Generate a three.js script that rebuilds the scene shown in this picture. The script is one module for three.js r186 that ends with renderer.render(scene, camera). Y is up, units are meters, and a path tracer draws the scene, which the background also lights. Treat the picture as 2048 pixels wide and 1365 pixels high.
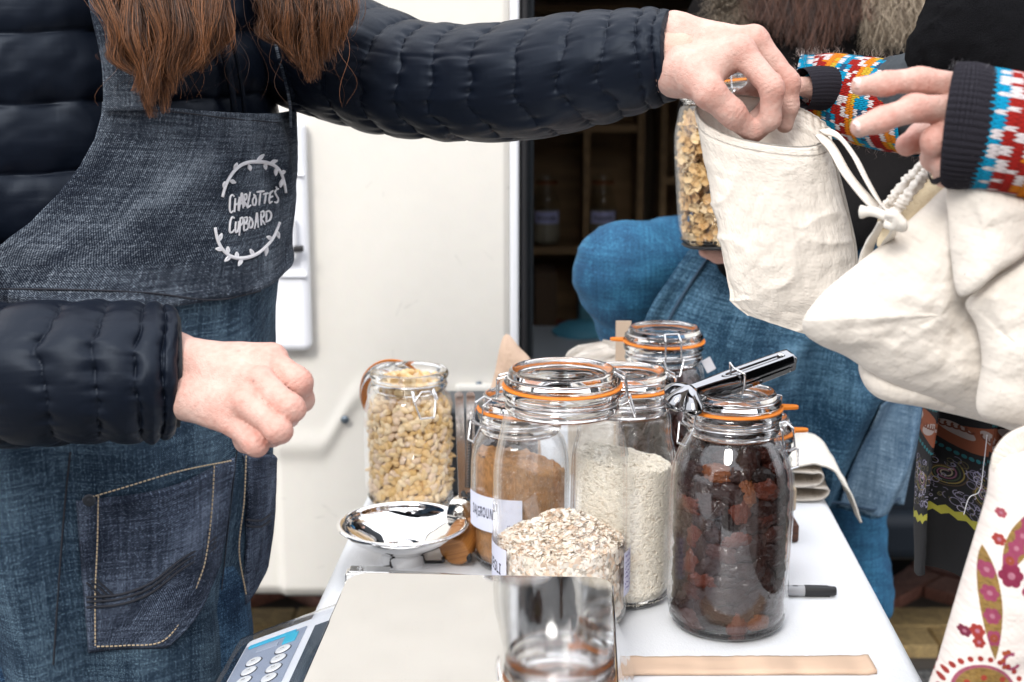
import * as THREE from 'three';
import { mergeGeometries } from 'three/addons/utils/BufferGeometryUtils.js';
import { RoundedBoxGeometry } from 'three/addons/geometries/RoundedBoxGeometry.js';
import { ImprovedNoise } from 'three/addons/math/ImprovedNoise.js';

// ---------------------------------------------------------------- camera, sky, sun, exposure
const scene = new THREE.Scene();
const EYE = new THREE.Vector3(0, 1.32, 0), PITCH = 12 * Math.PI / 180, F = 2844;
const camera = new THREE.PerspectiveCamera(2 * Math.atan(682.5 / F) * 180 / Math.PI, 1024 / 682, 0.05, 200);
camera.position.copy(EYE); camera.rotation.set(-PITCH, 0, 0);
camera.focus = 1.28; camera.userData.fStop = 8;

const renderer = new THREE.WebGLRenderer();
renderer.toneMapping = THREE.LinearToneMapping;
renderer.toneMappingExposure = 1.88;
renderer.shadowMap.enabled = true;

// an even, bright overcast: brighter overhead than at the horizon
{
  const w = 128, h = 64, d = new Float32Array(w * h * 4);
  for (let j = 0; j < h; j++) for (let i = 0; i < w; i++) {
    const el = (j + 0.5) / h * Math.PI - Math.PI / 2, s = Math.sin(el), o = (j * w + i) * 4;
    const L = s > 0 ? 1.3 * (0.62 + 0.6 * s) : 0.2;
    d[o] = L * 0.965; d[o + 1] = L * 0.99; d[o + 2] = L * 1.05; d[o + 3] = 1;
  }
  const t = new THREE.DataTexture(d, w, h, THREE.RGBAFormat, THREE.FloatType);
  t.mapping = THREE.EquirectangularReflectionMapping; t.magFilter = THREE.LinearFilter; t.needsUpdate = true;
  scene.background = t; scene.environment = t;
}
const sun = new THREE.DirectionalLight(new THREE.Color(1, 0.965, 0.91), 1.3);
sun.position.set(-1.6, 4.6, 3.4); sun.target.position.set(0, 0.7, -1.5); sun.castShadow = true; sun.shadow.radius = 32;
Object.assign(sun.shadow.camera, { left: -4, right: 4, top: 4, bottom: -4, near: 0.5, far: 15 });
scene.add(sun, sun.target);

// ---------------------------------------------------------------- helpers
const V = (x, y, z) => new THREE.Vector3(x, y, z), R = (d) => d * Math.PI / 180, TAU = Math.PI * 2;
const lerp = (a, b, t) => a + (b - a) * t, clamp = (x, a = 0, b = 1) => Math.min(b, Math.max(a, x));
const sstep = (a, b, x) => { const t = clamp((x - a) / (b - a)); return t * t * (3 - 2 * t); };
function rng(seed) { let s = seed >>> 0; return () => { s = (s + 0x6d2b79f5) | 0; let t = Math.imul(s ^ (s >>> 15), 1 | s); t = (t + Math.imul(t ^ (t >>> 7), 61 | t)) ^ t; return ((t ^ (t >>> 14)) >>> 0) / 4294967296; }; }
const perlin = new ImprovedNoise(), noise = (x, y, z = 0) => perlin.noise(x + 31.7, y + 17.3, z + 9.1);
const fbm = (x, y, z = 0, o = 4) => { let a = 0, k = 0.5; for (let i = 0; i < o; i++) { a += k * noise(x, y, z); x *= 2.03; y *= 2.03; z *= 2.03; k *= 0.5; } return a; };
const CP = Math.cos(PITCH), SP = Math.sin(PITCH);
// a place in the room, from a sighting through the lens (pixels of the 2048 x 1365 photograph) and its depth in metres
function at(px, py, D) { const x = (px - 1024) / F * D, y = -(py - 682.5) / F * D; return V(x, EYE.y + y * CP - D * SP, -(D * CP + y * SP)); }
// the same, where the line of sight meets the level h
function onLevel(px, py, h) { const p = at(px, py, 1).sub(EYE), t = (h - EYE.y) / p.y; return p.multiplyScalar(t).add(EYE); }
const TABLE = 0.74;
const at3 = (a) => (a.isVector3 ? a : at(a[0], a[1], a[2]));
function pix(p) { const q = p.clone().sub(EYE), D = -q.z * CP - q.y * SP, yc = q.y * CP - q.z * SP; return [1024 + q.x / D * F, 682.5 - yc / D * F, D]; }

// names, things, parts
const taken = new Map();
function numbered(n) { const k = taken.get(n) ?? 0; taken.set(n, k + 1); return k ? `${n}_${String(k).padStart(3, '0')}` : n; }
function tag(o, label, category, group, kind) { o.userData = { label, category }; if (group) o.userData.group = group; if (kind) o.userData.kind = kind; return o; }
function thing(name, label, category, pos = [0, 0, 0], turn = 0, group) {
  const o = new THREE.Group(); o.name = numbered(name); scene.add(o);
  if (pos.isVector3) o.position.copy(pos); else o.position.set(...pos);
  o.rotation.y = turn; return tag(o, label, category, group);
}
function part(name, geo, mat, parent) { const m = new THREE.Mesh(Array.isArray(geo) ? merge(geo) : geo, mat); m.name = name; m.castShadow = m.receiveShadow = true; parent.add(m); return m; }
function single(name, geo, mat, label, category, group) { const m = part(numbered(name), geo, mat, scene); return tag(m, label, category, group); }
function structure(name, geo, mat) { const m = part(name, geo, mat, scene); m.userData.kind = 'structure'; return m; }
function merge(list) {
  const keep = list.map((g) => { g = g.index ? g.toNonIndexed() : g; for (const k of Object.keys(g.attributes)) if (!['position', 'normal', 'uv', 'color'].includes(k)) g.deleteAttribute(k); if (!g.attributes.uv) g.setAttribute('uv', new THREE.BufferAttribute(new Float32Array(g.attributes.position.count * 2), 2)); return g; });
  const col = keep.some((g) => g.attributes.color);
  if (col) for (const g of keep) if (!g.attributes.color) g.setAttribute('color', new THREE.BufferAttribute(new Float32Array(g.attributes.position.count * 3).fill(1), 3));
  return mergeGeometries(keep);
}
// move a set of world-space geometries so that a group at `base` holds them
function rebase(group, base) { group.position.copy(base); group.traverse((m) => { if (m.isMesh && !m.userData.moved) { m.geometry.translate(-base.x, -base.y, -base.z); m.userData.moved = 1; } }); group.traverse((m) => { if (m.isMesh) delete m.userData.moved; }); }

const box = (w, h, d, x = 0, y = 0, z = 0) => new THREE.BoxGeometry(w, h, d).translate(x, y, z);
const rbox = (w, h, d, r, x = 0, y = 0, z = 0, seg = 3) => new RoundedBoxGeometry(w, h, d, seg, r).translate(x, y, z);

// a grid surface P(u, v); with t > 0 a closed sheet of that thickness (to the back of its normal)
function sheet(nu, nv, P, t = 0, uvScale = [1, 1]) {
  const pos = [], uv = [], idx = [], N = (nu + 1) * (nv + 1), p = [];
  for (let j = 0; j <= nv; j++) for (let i = 0; i <= nu; i++) { const q = P(i / nu, j / nv); p.push(q); pos.push(q.x, q.y, q.z); uv.push(i / nu * uvScale[0], (1 - j / nv) * uvScale[1]); }
  const id = (i, j) => j * (nu + 1) + i;
  for (let j = 0; j < nv; j++) for (let i = 0; i < nu; i++) idx.push(id(i, j), id(i, j + 1), id(i + 1, j), id(i + 1, j), id(i, j + 1), id(i + 1, j + 1));
  let g = new THREE.BufferGeometry();
  g.setAttribute('position', new THREE.Float32BufferAttribute(pos, 3)); g.setAttribute('uv', new THREE.Float32BufferAttribute(uv, 2)); g.setIndex(idx); g.computeVertexNormals();
  if (t) {
    const n = g.attributes.normal.array, pb = pos.concat(pos.map((x, k) => x - n[k] * t)), ub = uv.concat(uv), ib = idx.slice();
    for (let k = 0; k < idx.length; k += 3) ib.push(idx[k] + N, idx[k + 2] + N, idx[k + 1] + N);
    const rim = []; for (let i = 0; i < nu; i++) rim.push([id(i + 1, 0), id(i, 0)], [id(i, nv), id(i + 1, nv)]); for (let j = 0; j < nv; j++) rim.push([id(0, j), id(0, j + 1)], [id(nu, j + 1), id(nu, j)]);
    for (const [a, b] of rim) ib.push(a, a + N, b, b, a + N, b + N);
    g = new THREE.BufferGeometry();
    g.setAttribute('position', new THREE.Float32BufferAttribute(pb, 3)); g.setAttribute('uv', new THREE.Float32BufferAttribute(ub, 2)); g.setIndex(ib); g.computeVertexNormals();
  }
  return g;
}
// a tube along points (Catmull-Rom) with a radius function r(t) or r(t, angle); capped
function tube(pts, r, seg = 40, rad = 10, opt = {}) {
  const P = pts.map(at3), c = opt.straight ? null : new THREE.CatmullRomCurve3(P, !!opt.closed, 'centripetal');
  const rf = typeof r === 'function' ? r : () => r, pos = [], uv = [], idx = [];
  let cum = 0;
  const C = [], T = [];
  for (let i = 0; i <= seg; i++) { C.push(c.getPoint(i / seg)); T.push(c.getTangent(i / seg)); }
  let N = opt.up ? opt.up.clone() : (Math.abs(T[0].y) < 0.9 ? V(0, 1, 0) : V(1, 0, 0));
  for (let i = 0; i <= seg; i++) {
    N.addScaledVector(T[i], -N.dot(T[i])).normalize(); const B = V().crossVectors(T[i], N);
    if (i) cum += C[i].distanceTo(C[i - 1]);
    for (let k = 0; k <= rad; k++) {
      const a = k / rad * TAU, q = rf(i / seg, a), rn = opt.flat ? opt.flat : 1, x = Math.cos(a) * q * rn, y = Math.sin(a) * q;
      pos.push(C[i].x + N.x * x + B.x * y, C[i].y + N.y * x + B.y * y, C[i].z + N.z * x + B.z * y); uv.push(k / rad * (opt.around ?? 1), cum * (opt.along ?? 1));
    }
  }
  for (let i = 0; i < seg; i++) for (let k = 0; k < rad; k++) { const a = i * (rad + 1) + k, b = a + rad + 1; idx.push(a, a + 1, b, b, a + 1, b + 1); }
  if (!opt.open && !opt.closed) for (const [i, s] of [[0, 1], [seg, -1]]) {
    const m = pos.length / 3; pos.push(C[i].x, C[i].y, C[i].z); uv.push(0.5, i ? cum : 0);
    for (let k = 0; k < rad; k++) { const a = i * (rad + 1) + k; s > 0 ? idx.push(m, a + 1, a) : idx.push(m, a, a + 1); }
  }
  const g = new THREE.BufferGeometry();
  g.setAttribute('position', new THREE.Float32BufferAttribute(pos, 3)); g.setAttribute('uv', new THREE.Float32BufferAttribute(uv, 2)); g.setIndex(idx); g.computeVertexNormals();
  const n = g.attributes.normal; // close the seam
  for (let i = 0; i <= seg; i++) { const a = i * (rad + 1), b = a + rad, v = V(n.getX(a) + n.getX(b), n.getY(a) + n.getY(b), n.getZ(a) + n.getZ(b)).normalize(); n.setXYZ(a, v.x, v.y, v.z); n.setXYZ(b, v.x, v.y, v.z); }
  return g;
}
const wire = (pts, r, seg = 0, rad = 6, opt = {}) => tube(pts, r, seg || pts.length * 5, rad, opt);
// straight-edged wire: bends kept tight
function bend(pts, r, rad = 6) { const P = pts.map(at3), q = []; P.forEach((p, i) => { if (i && i < P.length - 1) { q.push(p.clone().lerp(P[i - 1], Math.min(0.25, 0.003 / p.distanceTo(P[i - 1]))), p, p.clone().lerp(P[i + 1], Math.min(0.25, 0.003 / p.distanceTo(P[i + 1])))); } else q.push(p); }); return tube(q, r, q.length * 4, rad); }
const lathe = (pts, seg = 64, a0 = 0, a1 = TAU) => new THREE.LatheGeometry(pts.map(([r, y]) => new THREE.Vector2(Math.max(r, 0), y)), seg, a0, a1);
function smoothProfile(pts, n = 60) { const c = new THREE.SplineCurve(pts.map(([r, y]) => new THREE.Vector2(r, y))); return c.getPoints(n).map((p) => [p.x, p.y]); }
function colored(geo, fn) { const p = geo.attributes.position, n = geo.attributes.normal, a = new Float32Array(p.count * 3), v = V(), w = V(); for (let i = 0; i < p.count; i++) { const c = fn(v.fromBufferAttribute(p, i), w.fromBufferAttribute(n, i), i); a[i * 3] = c[0]; a[i * 3 + 1] = c[1]; a[i * 3 + 2] = c[2]; } geo.setAttribute('color', new THREE.BufferAttribute(a, 3)); return geo; }
function warp(geo, fn) { const p = geo.attributes.position, v = V(); for (let i = 0; i < p.count; i++) { v.fromBufferAttribute(p, i); fn(v, i); p.setXYZ(i, v.x, v.y, v.z); } geo.computeVertexNormals(); return geo; }
// orient: x axis along dir
function along(geo, from, to, up = V(0, 1, 0)) { const x = to.clone().sub(from).normalize(), z = V().crossVectors(x, up).normalize(), y = V().crossVectors(z, x); return geo.applyMatrix4(new THREE.Matrix4().makeBasis(x, y, z).setPosition(from)); }

// ------------------------------------------------ soft bodies: distance fields meshed by surface nets
function body(groups, cell, bump, pad = 0.012) {
  // groups: [{k, prims:[[a, b, ra, rb]...]}]; each group is joined smoothly in itself and then to the rest
  const all = groups.flatMap((g) => g.prims), lo = V(1e9, 1e9, 1e9), hi = V(-1e9, -1e9, -1e9);
  for (const [a, b, ra, rb] of all) { const r = Math.max(ra, rb) + pad; for (const p of [a, b]) { lo.min(V(p.x - r, p.y - r, p.z - r)); hi.max(V(p.x + r, p.y + r, p.z + r)); } }
  const nx = Math.ceil((hi.x - lo.x) / cell) + 1, ny = Math.ceil((hi.y - lo.y) / cell) + 1, nz = Math.ceil((hi.z - lo.z) / cell) + 1, n = nx * ny * nz;
  const total = new Float32Array(n).fill(1), f = new Float32Array(n);
  const smin = (a, b, k) => { const h = Math.max(k - Math.abs(a - b), 0) / k; return Math.min(a, b) - h * h * k * 0.25; };
  for (const g of groups) {
    f.fill(1);
    const gb = [nx, ny, nz, 0, 0, 0];
    for (const [a, b, ra, rb] of g.prims) {
      const m = Math.max(ra, rb) + pad + g.k, ab = b.clone().sub(a), L = ab.lengthSq() || 1e-9;
      const i0 = Math.max(0, Math.floor((Math.min(a.x, b.x) - m - lo.x) / cell)), i1 = Math.min(nx - 1, Math.ceil((Math.max(a.x, b.x) + m - lo.x) / cell));
      const j0 = Math.max(0, Math.floor((Math.min(a.y, b.y) - m - lo.y) / cell)), j1 = Math.min(ny - 1, Math.ceil((Math.max(a.y, b.y) + m - lo.y) / cell));
      const k0 = Math.max(0, Math.floor((Math.min(a.z, b.z) - m - lo.z) / cell)), k1 = Math.min(nz - 1, Math.ceil((Math.max(a.z, b.z) + m - lo.z) / cell));
      [gb[0], gb[1], gb[2]] = [Math.min(gb[0], i0), Math.min(gb[1], j0), Math.min(gb[2], k0)]; [gb[3], gb[4], gb[5]] = [Math.max(gb[3], i1), Math.max(gb[4], j1), Math.max(gb[5], k1)];
      for (let k = k0; k <= k1; k++) for (let j = j0; j <= j1; j++) for (let i = i0; i <= i1; i++) {
        const x = lo.x + i * cell - a.x, y = lo.y + j * cell - a.y, z = lo.z + k * cell - a.z, t = clamp((x * ab.x + y * ab.y + z * ab.z) / L);
        const d = Math.hypot(x - ab.x * t, y - ab.y * t, z - ab.z * t) - (ra + (rb - ra) * t), o = (k * ny + j) * nx + i;
        f[o] = smin(f[o], d, g.k);
      }
    }
    const kk = g.join ?? g.k;
    for (let k = gb[2]; k <= gb[5]; k++) for (let j = gb[1]; j <= gb[4]; j++) for (let i = gb[0]; i <= gb[3]; i++) { const o = (k * ny + j) * nx + i; total[o] = smin(total[o], f[o], kk); }
  }
  if (bump) for (let k = 0; k < nz; k++) for (let j = 0; j < ny; j++) for (let i = 0; i < nx; i++) { const o = (k * ny + j) * nx + i; if (Math.abs(total[o]) < 0.03) total[o] -= bump(lo.x + i * cell, lo.y + j * cell, lo.z + k * cell); }
  const vid = new Int32Array(n).fill(-1), pos = [], idx = [];
  const C = [[0, 0, 0], [1, 0, 0], [0, 1, 0], [1, 1, 0], [0, 0, 1], [1, 0, 1], [0, 1, 1], [1, 1, 1]], E = [[0, 1], [2, 3], [4, 5], [6, 7], [0, 2], [1, 3], [4, 6], [5, 7], [0, 4], [1, 5], [2, 6], [3, 7]];
  for (let k = 0; k < nz - 1; k++) for (let j = 0; j < ny - 1; j++) for (let i = 0; i < nx - 1; i++) {
    const o = (k * ny + j) * nx + i, v = C.map(([a, b, c]) => total[o + a + b * nx + c * nx * ny]);
    let s = 0; for (const x of v) if (x < 0) s++;
    if (s === 0 || s === 8) continue;
    let X = 0, Y = 0, Z = 0, m = 0;
    for (const [a, b] of E) if ((v[a] < 0) !== (v[b] < 0)) { const t = v[a] / (v[a] - v[b]); X += lerp(C[a][0], C[b][0], t); Y += lerp(C[a][1], C[b][1], t); Z += lerp(C[a][2], C[b][2], t); m++; }
    vid[o] = pos.length / 3; pos.push(lo.x + (i + X / m) * cell, lo.y + (j + Y / m) * cell, lo.z + (k + Z / m) * cell);
  }
  const sx = 1, sy = nx, sz = nx * ny;
  const quad = (a, b, c, d, flip) => { if (a < 0 || b < 0 || c < 0 || d < 0) return; flip ? idx.push(a, c, b, a, d, c) : idx.push(a, b, c, a, c, d); };
  for (let k = 1; k < nz - 1; k++) for (let j = 1; j < ny - 1; j++) for (let i = 1; i < nx - 1; i++) {
    const o = (k * ny + j) * nx + i, s = total[o] < 0;
    if (s !== (total[o + sx] < 0)) quad(vid[o - sy - sz], vid[o - sz], vid[o], vid[o - sy], !s);
    if (s !== (total[o + sy] < 0)) quad(vid[o - sx - sz], vid[o - sx], vid[o], vid[o - sz], !s);
    if (s !== (total[o + sz] < 0)) quad(vid[o - sx - sy], vid[o - sy], vid[o], vid[o - sx], !s);
  }
  const g = new THREE.BufferGeometry();
  g.setAttribute('position', new THREE.Float32BufferAttribute(pos, 3)); g.setIndex(idx);
  g.setAttribute('uv', new THREE.Float32BufferAttribute(new Float32Array(pos.length / 3 * 2), 2)); g.computeVertexNormals();
  return g;
}
// uv in metres from the place and the way a face points (box mapping), after splitting vertices
function boxUV(geo, s = 1) {
  const g = geo.index ? geo.toNonIndexed() : geo, p = g.attributes.position, uv = new Float32Array(p.count * 2), a = V(), b = V(), c = V();
  for (let i = 0; i < p.count; i += 3) {
    a.fromBufferAttribute(p, i); b.fromBufferAttribute(p, i + 1); c.fromBufferAttribute(p, i + 2);
    const n = V().crossVectors(b.clone().sub(a), c.clone().sub(a)), x = Math.abs(n.x), y = Math.abs(n.y), z = Math.abs(n.z);
    [a, b, c].forEach((q, k) => { const [u, w] = x >= y && x >= z ? [q.z, q.y] : y >= z ? [q.x, q.z] : [q.x, q.y]; uv[(i + k) * 2] = u * s; uv[(i + k) * 2 + 1] = w * s; });
  }
  g.setAttribute('uv', new THREE.BufferAttribute(uv, 2)); return g;
}

// ---------------------------------------------------------------- textures and materials
function tex(w, h, fn, srgb = true, rep) {
  const d = new Uint8Array(w * h * 4);
  for (let j = 0; j < h; j++) for (let i = 0; i < w; i++) { const c = fn(i, j), o = (j * w + i) * 4; d[o] = clamp(c[0]) * 255; d[o + 1] = clamp(c[1]) * 255; d[o + 2] = clamp(c[2]) * 255; d[o + 3] = 255; }
  const t = new THREE.DataTexture(d, w, h); t.wrapS = t.wrapT = THREE.RepeatWrapping; t.magFilter = THREE.LinearFilter; if (srgb) t.colorSpace = THREE.SRGBColorSpace; if (rep) t.repeat.set(...rep); t.needsUpdate = true; return t;
}
const gray = (w, h, fn, rep) => tex(w, h, (i, j) => { const v = fn(i, j); return [v, v, v]; }, false, rep);
function drawn(w, h, fn, srgb = true) { const c = document.createElement('canvas'); c.width = w; c.height = h; fn(c.getContext('2d'), w, h); const t = new THREE.CanvasTexture(c); t.wrapS = t.wrapT = THREE.RepeatWrapping; t.magFilter = THREE.LinearFilter; if (srgb) t.colorSpace = THREE.SRGBColorSpace; return t; }
// tiling noise: value noise on a wrapped lattice
function tiled(seed) { const r = rng(seed), L = new Float32Array(65536).map(() => r()); return (x, y, px, py) => { const i = Math.floor(x), j = Math.floor(y), u = x - i, v = y - j, s = u * u * (3 - 2 * u), t = v * v * (3 - 2 * v), g = (a, b) => L[(((a % px) + px) % px * 251 + ((b % py) + py) % py * 131) & 65535]; return lerp(lerp(g(i, j), g(i + 1, j), s), lerp(g(i, j + 1), g(i + 1, j + 1), s), t); }; }
const S = (o) => new THREE.MeshStandardMaterial(o), Ph = (o) => new THREE.MeshPhysicalMaterial(o), rgb = (r, g, b) => new THREE.Color().setRGB(r, g, b);

function denim(seed, base, pale, contrast) {
  const T = tiled(seed), N = 1024, m = (i, j) => {
    const u = i / N, v = j / N;
    const blot = T(u * 5, v * 4, 5, 4) * 0.55 + T(u * 13, v * 9, 13, 9) * 0.45, slubH = T(u * 9, v * 200, 9, 200), slubV = T(u * 230, v * 8, 230, 8);
    const tw = ((i * 1.0 + j * 1.0) % 8) / 8, twill = tw < 0.45 ? 1 : 0.2, fleck = T(u * 340, v * 340, 340, 340);
    return clamp(0.1 + contrast * (0.62 * (blot - 0.38) + 0.3 * (slubH - 0.5) + 0.26 * (slubV - 0.5) + 0.4 * (twill - 0.5) + 0.8 * Math.pow(fleck, 4)));
  };
  return { map: tex(N, N, (i, j) => { const k = m(i, j); return [lerp(base[0], pale[0], k), lerp(base[1], pale[1], k), lerp(base[2], pale[2], k)]; }), bump: gray(512, 512, (i, j) => ((i + j * 2) % 6) / 6 * 0.6 + 0.4 * T(i / 512 * 100, j / 512 * 100, 100, 100)) };
}
const weaveT = tiled(5);
const weave = gray(512, 512, (i, j) => 0.35 * ((i >> 1) + (j >> 1) & 1) + 0.4 * weaveT(i / 512 * 60, j / 512 * 4, 60, 4) + 0.4 * weaveT(i / 512 * 4, j / 512 * 60, 4, 60));
const speck = (seed, n, lo, hi) => { const T = tiled(seed); return gray(512, 512, (i, j) => lerp(lo, hi, T(i / 512 * n, j / 512 * n, n, n) * 0.5 + T(i / 512 * n * 4, j / 512 * n * 4, n * 4, n * 4) * 0.5)); };
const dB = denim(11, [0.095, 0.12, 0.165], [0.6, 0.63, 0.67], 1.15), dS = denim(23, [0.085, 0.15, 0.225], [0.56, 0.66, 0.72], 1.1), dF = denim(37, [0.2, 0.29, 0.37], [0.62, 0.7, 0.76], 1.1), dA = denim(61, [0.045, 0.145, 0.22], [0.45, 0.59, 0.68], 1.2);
const blotchRough = speck(3, 8, 0.32, 0.52), cottonT = tiled(71);
const cottonMap = tex(512, 512, (i, j) => { const u = i / 512, v = j / 512, k = 0.955 + 0.035 * cottonT(u * 6, v * 6, 6, 6) + 0.03 * cottonT(u * 120, v * 9, 120, 9) + 0.03 * cottonT(u * 9, v * 120, 9, 120) - 0.06; const f = cottonT(u * 170 + 9, v * 170, 170, 170) > 0.985 ? 0.75 : 1; return [0.885 * k * f, 0.85 * k * f, 0.805 * k * f]; });
const cottonBump = (() => { const T = tiled(91); return gray(512, 512, (i, j) => { const u = i / 512, v = j / 512; return 0.5 * Math.abs(T(u * 7, v * 7, 7, 7) - 0.5) * 2 + 0.3 * Math.abs(T(u * 17, v * 17, 17, 17) - 0.5) * 2 + 0.2 * T(u * 90, v * 90, 90, 90); }); })();
const rep = (t, x, y = x) => { const c = t.clone(); c.repeat.set(x, y); c.needsUpdate = true; return c; };

const M = {
  pane: Ph({ color: rgb(0.995, 0.997, 0.996), roughness: 0.01, transmission: 1, thickness: 0, ior: 1.5 }),
  glass: Ph({ color: rgb(0.992, 0.997, 0.995), roughness: 0.015, transmission: 1, thickness: 0.003, ior: 1.5 }),
  steel: S({ color: rgb(0.78, 0.77, 0.75), metalness: 1, roughness: 0.1 }),
  mirror: S({ color: rgb(0.86, 0.85, 0.84), metalness: 1, roughness: 0.035 }),
  wire: S({ color: rgb(0.72, 0.72, 0.73), metalness: 1, roughness: 0.22 }),
  brushed: S({ color: rgb(0.6, 0.6, 0.6), metalness: 1, roughness: 0.32 }),
  rubber: S({ color: rgb(0.82, 0.23, 0.015), roughness: 0.5 }),
  nylon: Ph({ color: rgb(0.0035, 0.0055, 0.011), roughness: 0.42, specularIntensity: 0.4, specularColor: rgb(0.75, 0.85, 1), bumpMap: rep(weave, 6), bumpScale: 0.0002 }),
  nylonSeam: S({ color: rgb(0.004, 0.005, 0.008), roughness: 0.7 }),
  bib: Ph({ specularIntensity: 0.3, map: rep(dB.map, 4), color: rgb(0.8, 0.83, 0.84), roughness: 0.85, bumpMap: rep(dB.bump, 8), bumpScale: 0.0006 }),
  skirt: Ph({ specularIntensity: 0.3, map: rep(dS.map, 4), color: rgb(0.62, 0.64, 0.66), roughness: 0.85, bumpMap: rep(dS.bump, 8), bumpScale: 0.0006 }),
  pocket: Ph({ specularIntensity: 0.3, map: rep(dB.map, 4), color: rgb(0.62, 0.68, 0.8), roughness: 0.85, bumpMap: rep(dB.bump, 8), bumpScale: 0.0006 }),
  jeans: Ph({ specularIntensity: 0.3, map: rep(dS.map, 4), color: rgb(0.42, 0.56, 0.7), roughness: 0.85 }),
  apronDenim: Ph({ specularIntensity: 0.3, map: rep(dA.map, 4), roughness: 0.88 }),
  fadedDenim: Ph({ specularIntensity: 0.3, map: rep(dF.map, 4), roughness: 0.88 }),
  tan: S({ color: rgb(0.42, 0.33, 0.22), roughness: 0.8 }), darkThread: S({ color: rgb(0.012, 0.014, 0.022), roughness: 0.8 }),
  thread: S({ color: rgb(0.9, 0.89, 0.93), roughness: 0.6, bumpMap: rep(weave, 40), bumpScale: 0.0004 }),
  skin: Ph({ color: rgb(1, 1, 1), vertexColors: true, roughness: 0.56, specularIntensity: 0.6, bumpMap: rep(speck(8, 40, 0, 1), 9), bumpScale: 0.0006 }),
  nail: Ph({ color: rgb(0.7, 0.5, 0.45), roughness: 0.4 }), nailTip: Ph({ color: rgb(0.86, 0.82, 0.8), roughness: 0.25, clearcoat: 0.5 }),
  hair: Ph({ color: rgb(1, 1, 1), vertexColors: true, roughness: 0.36, specularIntensity: 0.9 }),
  cotton: Ph({ map: rep(cottonMap, 5), roughness: 0.95, specularIntensity: 0.3, bumpMap: rep(cottonBump, 5), bumpScale: 0.0016 }),
  backlitCotton: Ph({ map: rep(cottonMap, 5), color: rgb(1, 0.9, 0.68), roughness: 0.95, bumpMap: rep(cottonBump, 7), bumpScale: 0.0016 }),  // same cotton, tinted yellow to paint in light coming through the cloth
  cord: S({ color: rgb(0.72, 0.67, 0.6), roughness: 0.95 }),
  white: S({ color: rgb(0.78, 0.79, 0.81), roughness: 0.45 }),
  table: S({ color: rgb(0.79, 0.805, 0.83), roughness: 0.42, bumpMap: rep(speck(9, 60, 0, 1), 6), bumpScale: 0.0003 }),
  paper: S({ color: rgb(0.8, 0.8, 0.84), roughness: 0.85 }),
  ink: S({ color: rgb(0.02, 0.02, 0.06), roughness: 0.6 }),
  black: S({ color: rgb(0.012, 0.012, 0.014), roughness: 0.5 }),
  gloss: S({ color: rgb(0.012, 0.012, 0.014), roughness: 0.2 }),
};
const cordPts = (list, D) => list.map(([x, y, d]) => at(x, y, d ?? D));
// ---------------------------------------------------------------- the setting: ground, paving
const asphaltT = tiled(44);
const asphalt = tex(512, 512, (i, j) => { const u = i / 512, v = j / 512, k = 0.2 + 0.34 * Math.pow(asphaltT(u * 130, v * 130, 130, 130), 1.5) + 0.12 * asphaltT(u * 6, v * 6, 6, 6); return [k, k * 0.99, k * 0.97]; });
structure('ground', new THREE.PlaneGeometry(120, 120).rotateX(-Math.PI / 2), S({ map: rep(asphalt, 120), roughness: 0.92, bumpMap: rep(asphalt, 120), bumpScale: 0.003 }));
{ // brick paving beside the van: each paver is laid on its own, joints left open
  const bed = structure('paving', box(3.4, 0.018, 2.2, 0.75, 0.009, -3.93), S({ color: rgb(0.1, 0.085, 0.07), roughness: 1 }));
  const pT = tiled(52), grain = tex(256, 256, (i, j) => { const u = i / 256, v = j / 256, k = 0.78 + 0.3 * pT(u * 9, v * 9, 9, 9) * 0.6 + 0.3 * (pT(u * 70, v * 70, 70, 70) - 0.5); return [k, k, k]; });
  const mats = [[0.42, 0.17, 0.115], [0.46, 0.2, 0.14], [0.37, 0.145, 0.1], [0.44, 0.22, 0.165]].map((c) => S({ map: rep(grain, 1), color: rgb(...c), roughness: 0.85, bumpMap: rep(grain, 1), bumpScale: 0.002 }));
  const yellow = [[0.6, 0.4, 0.16], [0.66, 0.46, 0.2]].map((c) => S({ map: rep(grain, 1), color: rgb(...c), roughness: 0.85, bumpMap: rep(grain, 1), bumpScale: 0.002 }));
  const gs = [0, 1, 2].map((k) => boxUV(rbox(0.212, 0.05, 0.104, 0.006, 0, 0, 0, 1), 5 + k));
  const r = rng(7), W = 0.107, c45 = Math.SQRT1_2, red = gs.map(() => 0);
  const lay = (x, z, turn, set) => { const m = part('paver', gs[(r() * 3) | 0], set[(r() * set.length) | 0], bed); m.position.set(x, 0.02 + r() * 0.003, z); m.rotation.set((r() - 0.5) * 0.012, turn + (r() - 0.5) * 0.015, (r() - 0.5) * 0.012); };
  for (let i = -26; i < 26; i++) for (let j = -26; j < 26; j++) { // herringbone, laid on the diagonal
    const k = (((i - j) % 4) + 4) % 4; if (k !== 0 && k !== 3) continue;
    const cx = (i + (k ? 0.5 : 1)) * W, cz = (j + (k ? 1 : 0.5)) * W, x = 0.75 + (cx - cz) * c45, z = -3.87 + (cx + cz) * c45;
    if (z > -3.12 || z < -4.75 || x < -0.85 || x > 1.85) continue;
    lay(x, z, (k ? Math.PI / 2 : 0) - Math.PI / 4, mats);
  }
  for (let i = 0; i < 13; i++) lay(-0.7 + i * 0.216, -2.9, 0.0, yellow), lay(-0.7 + i * 0.216 + 0.1, -3.01, 0, yellow);
}

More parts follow.
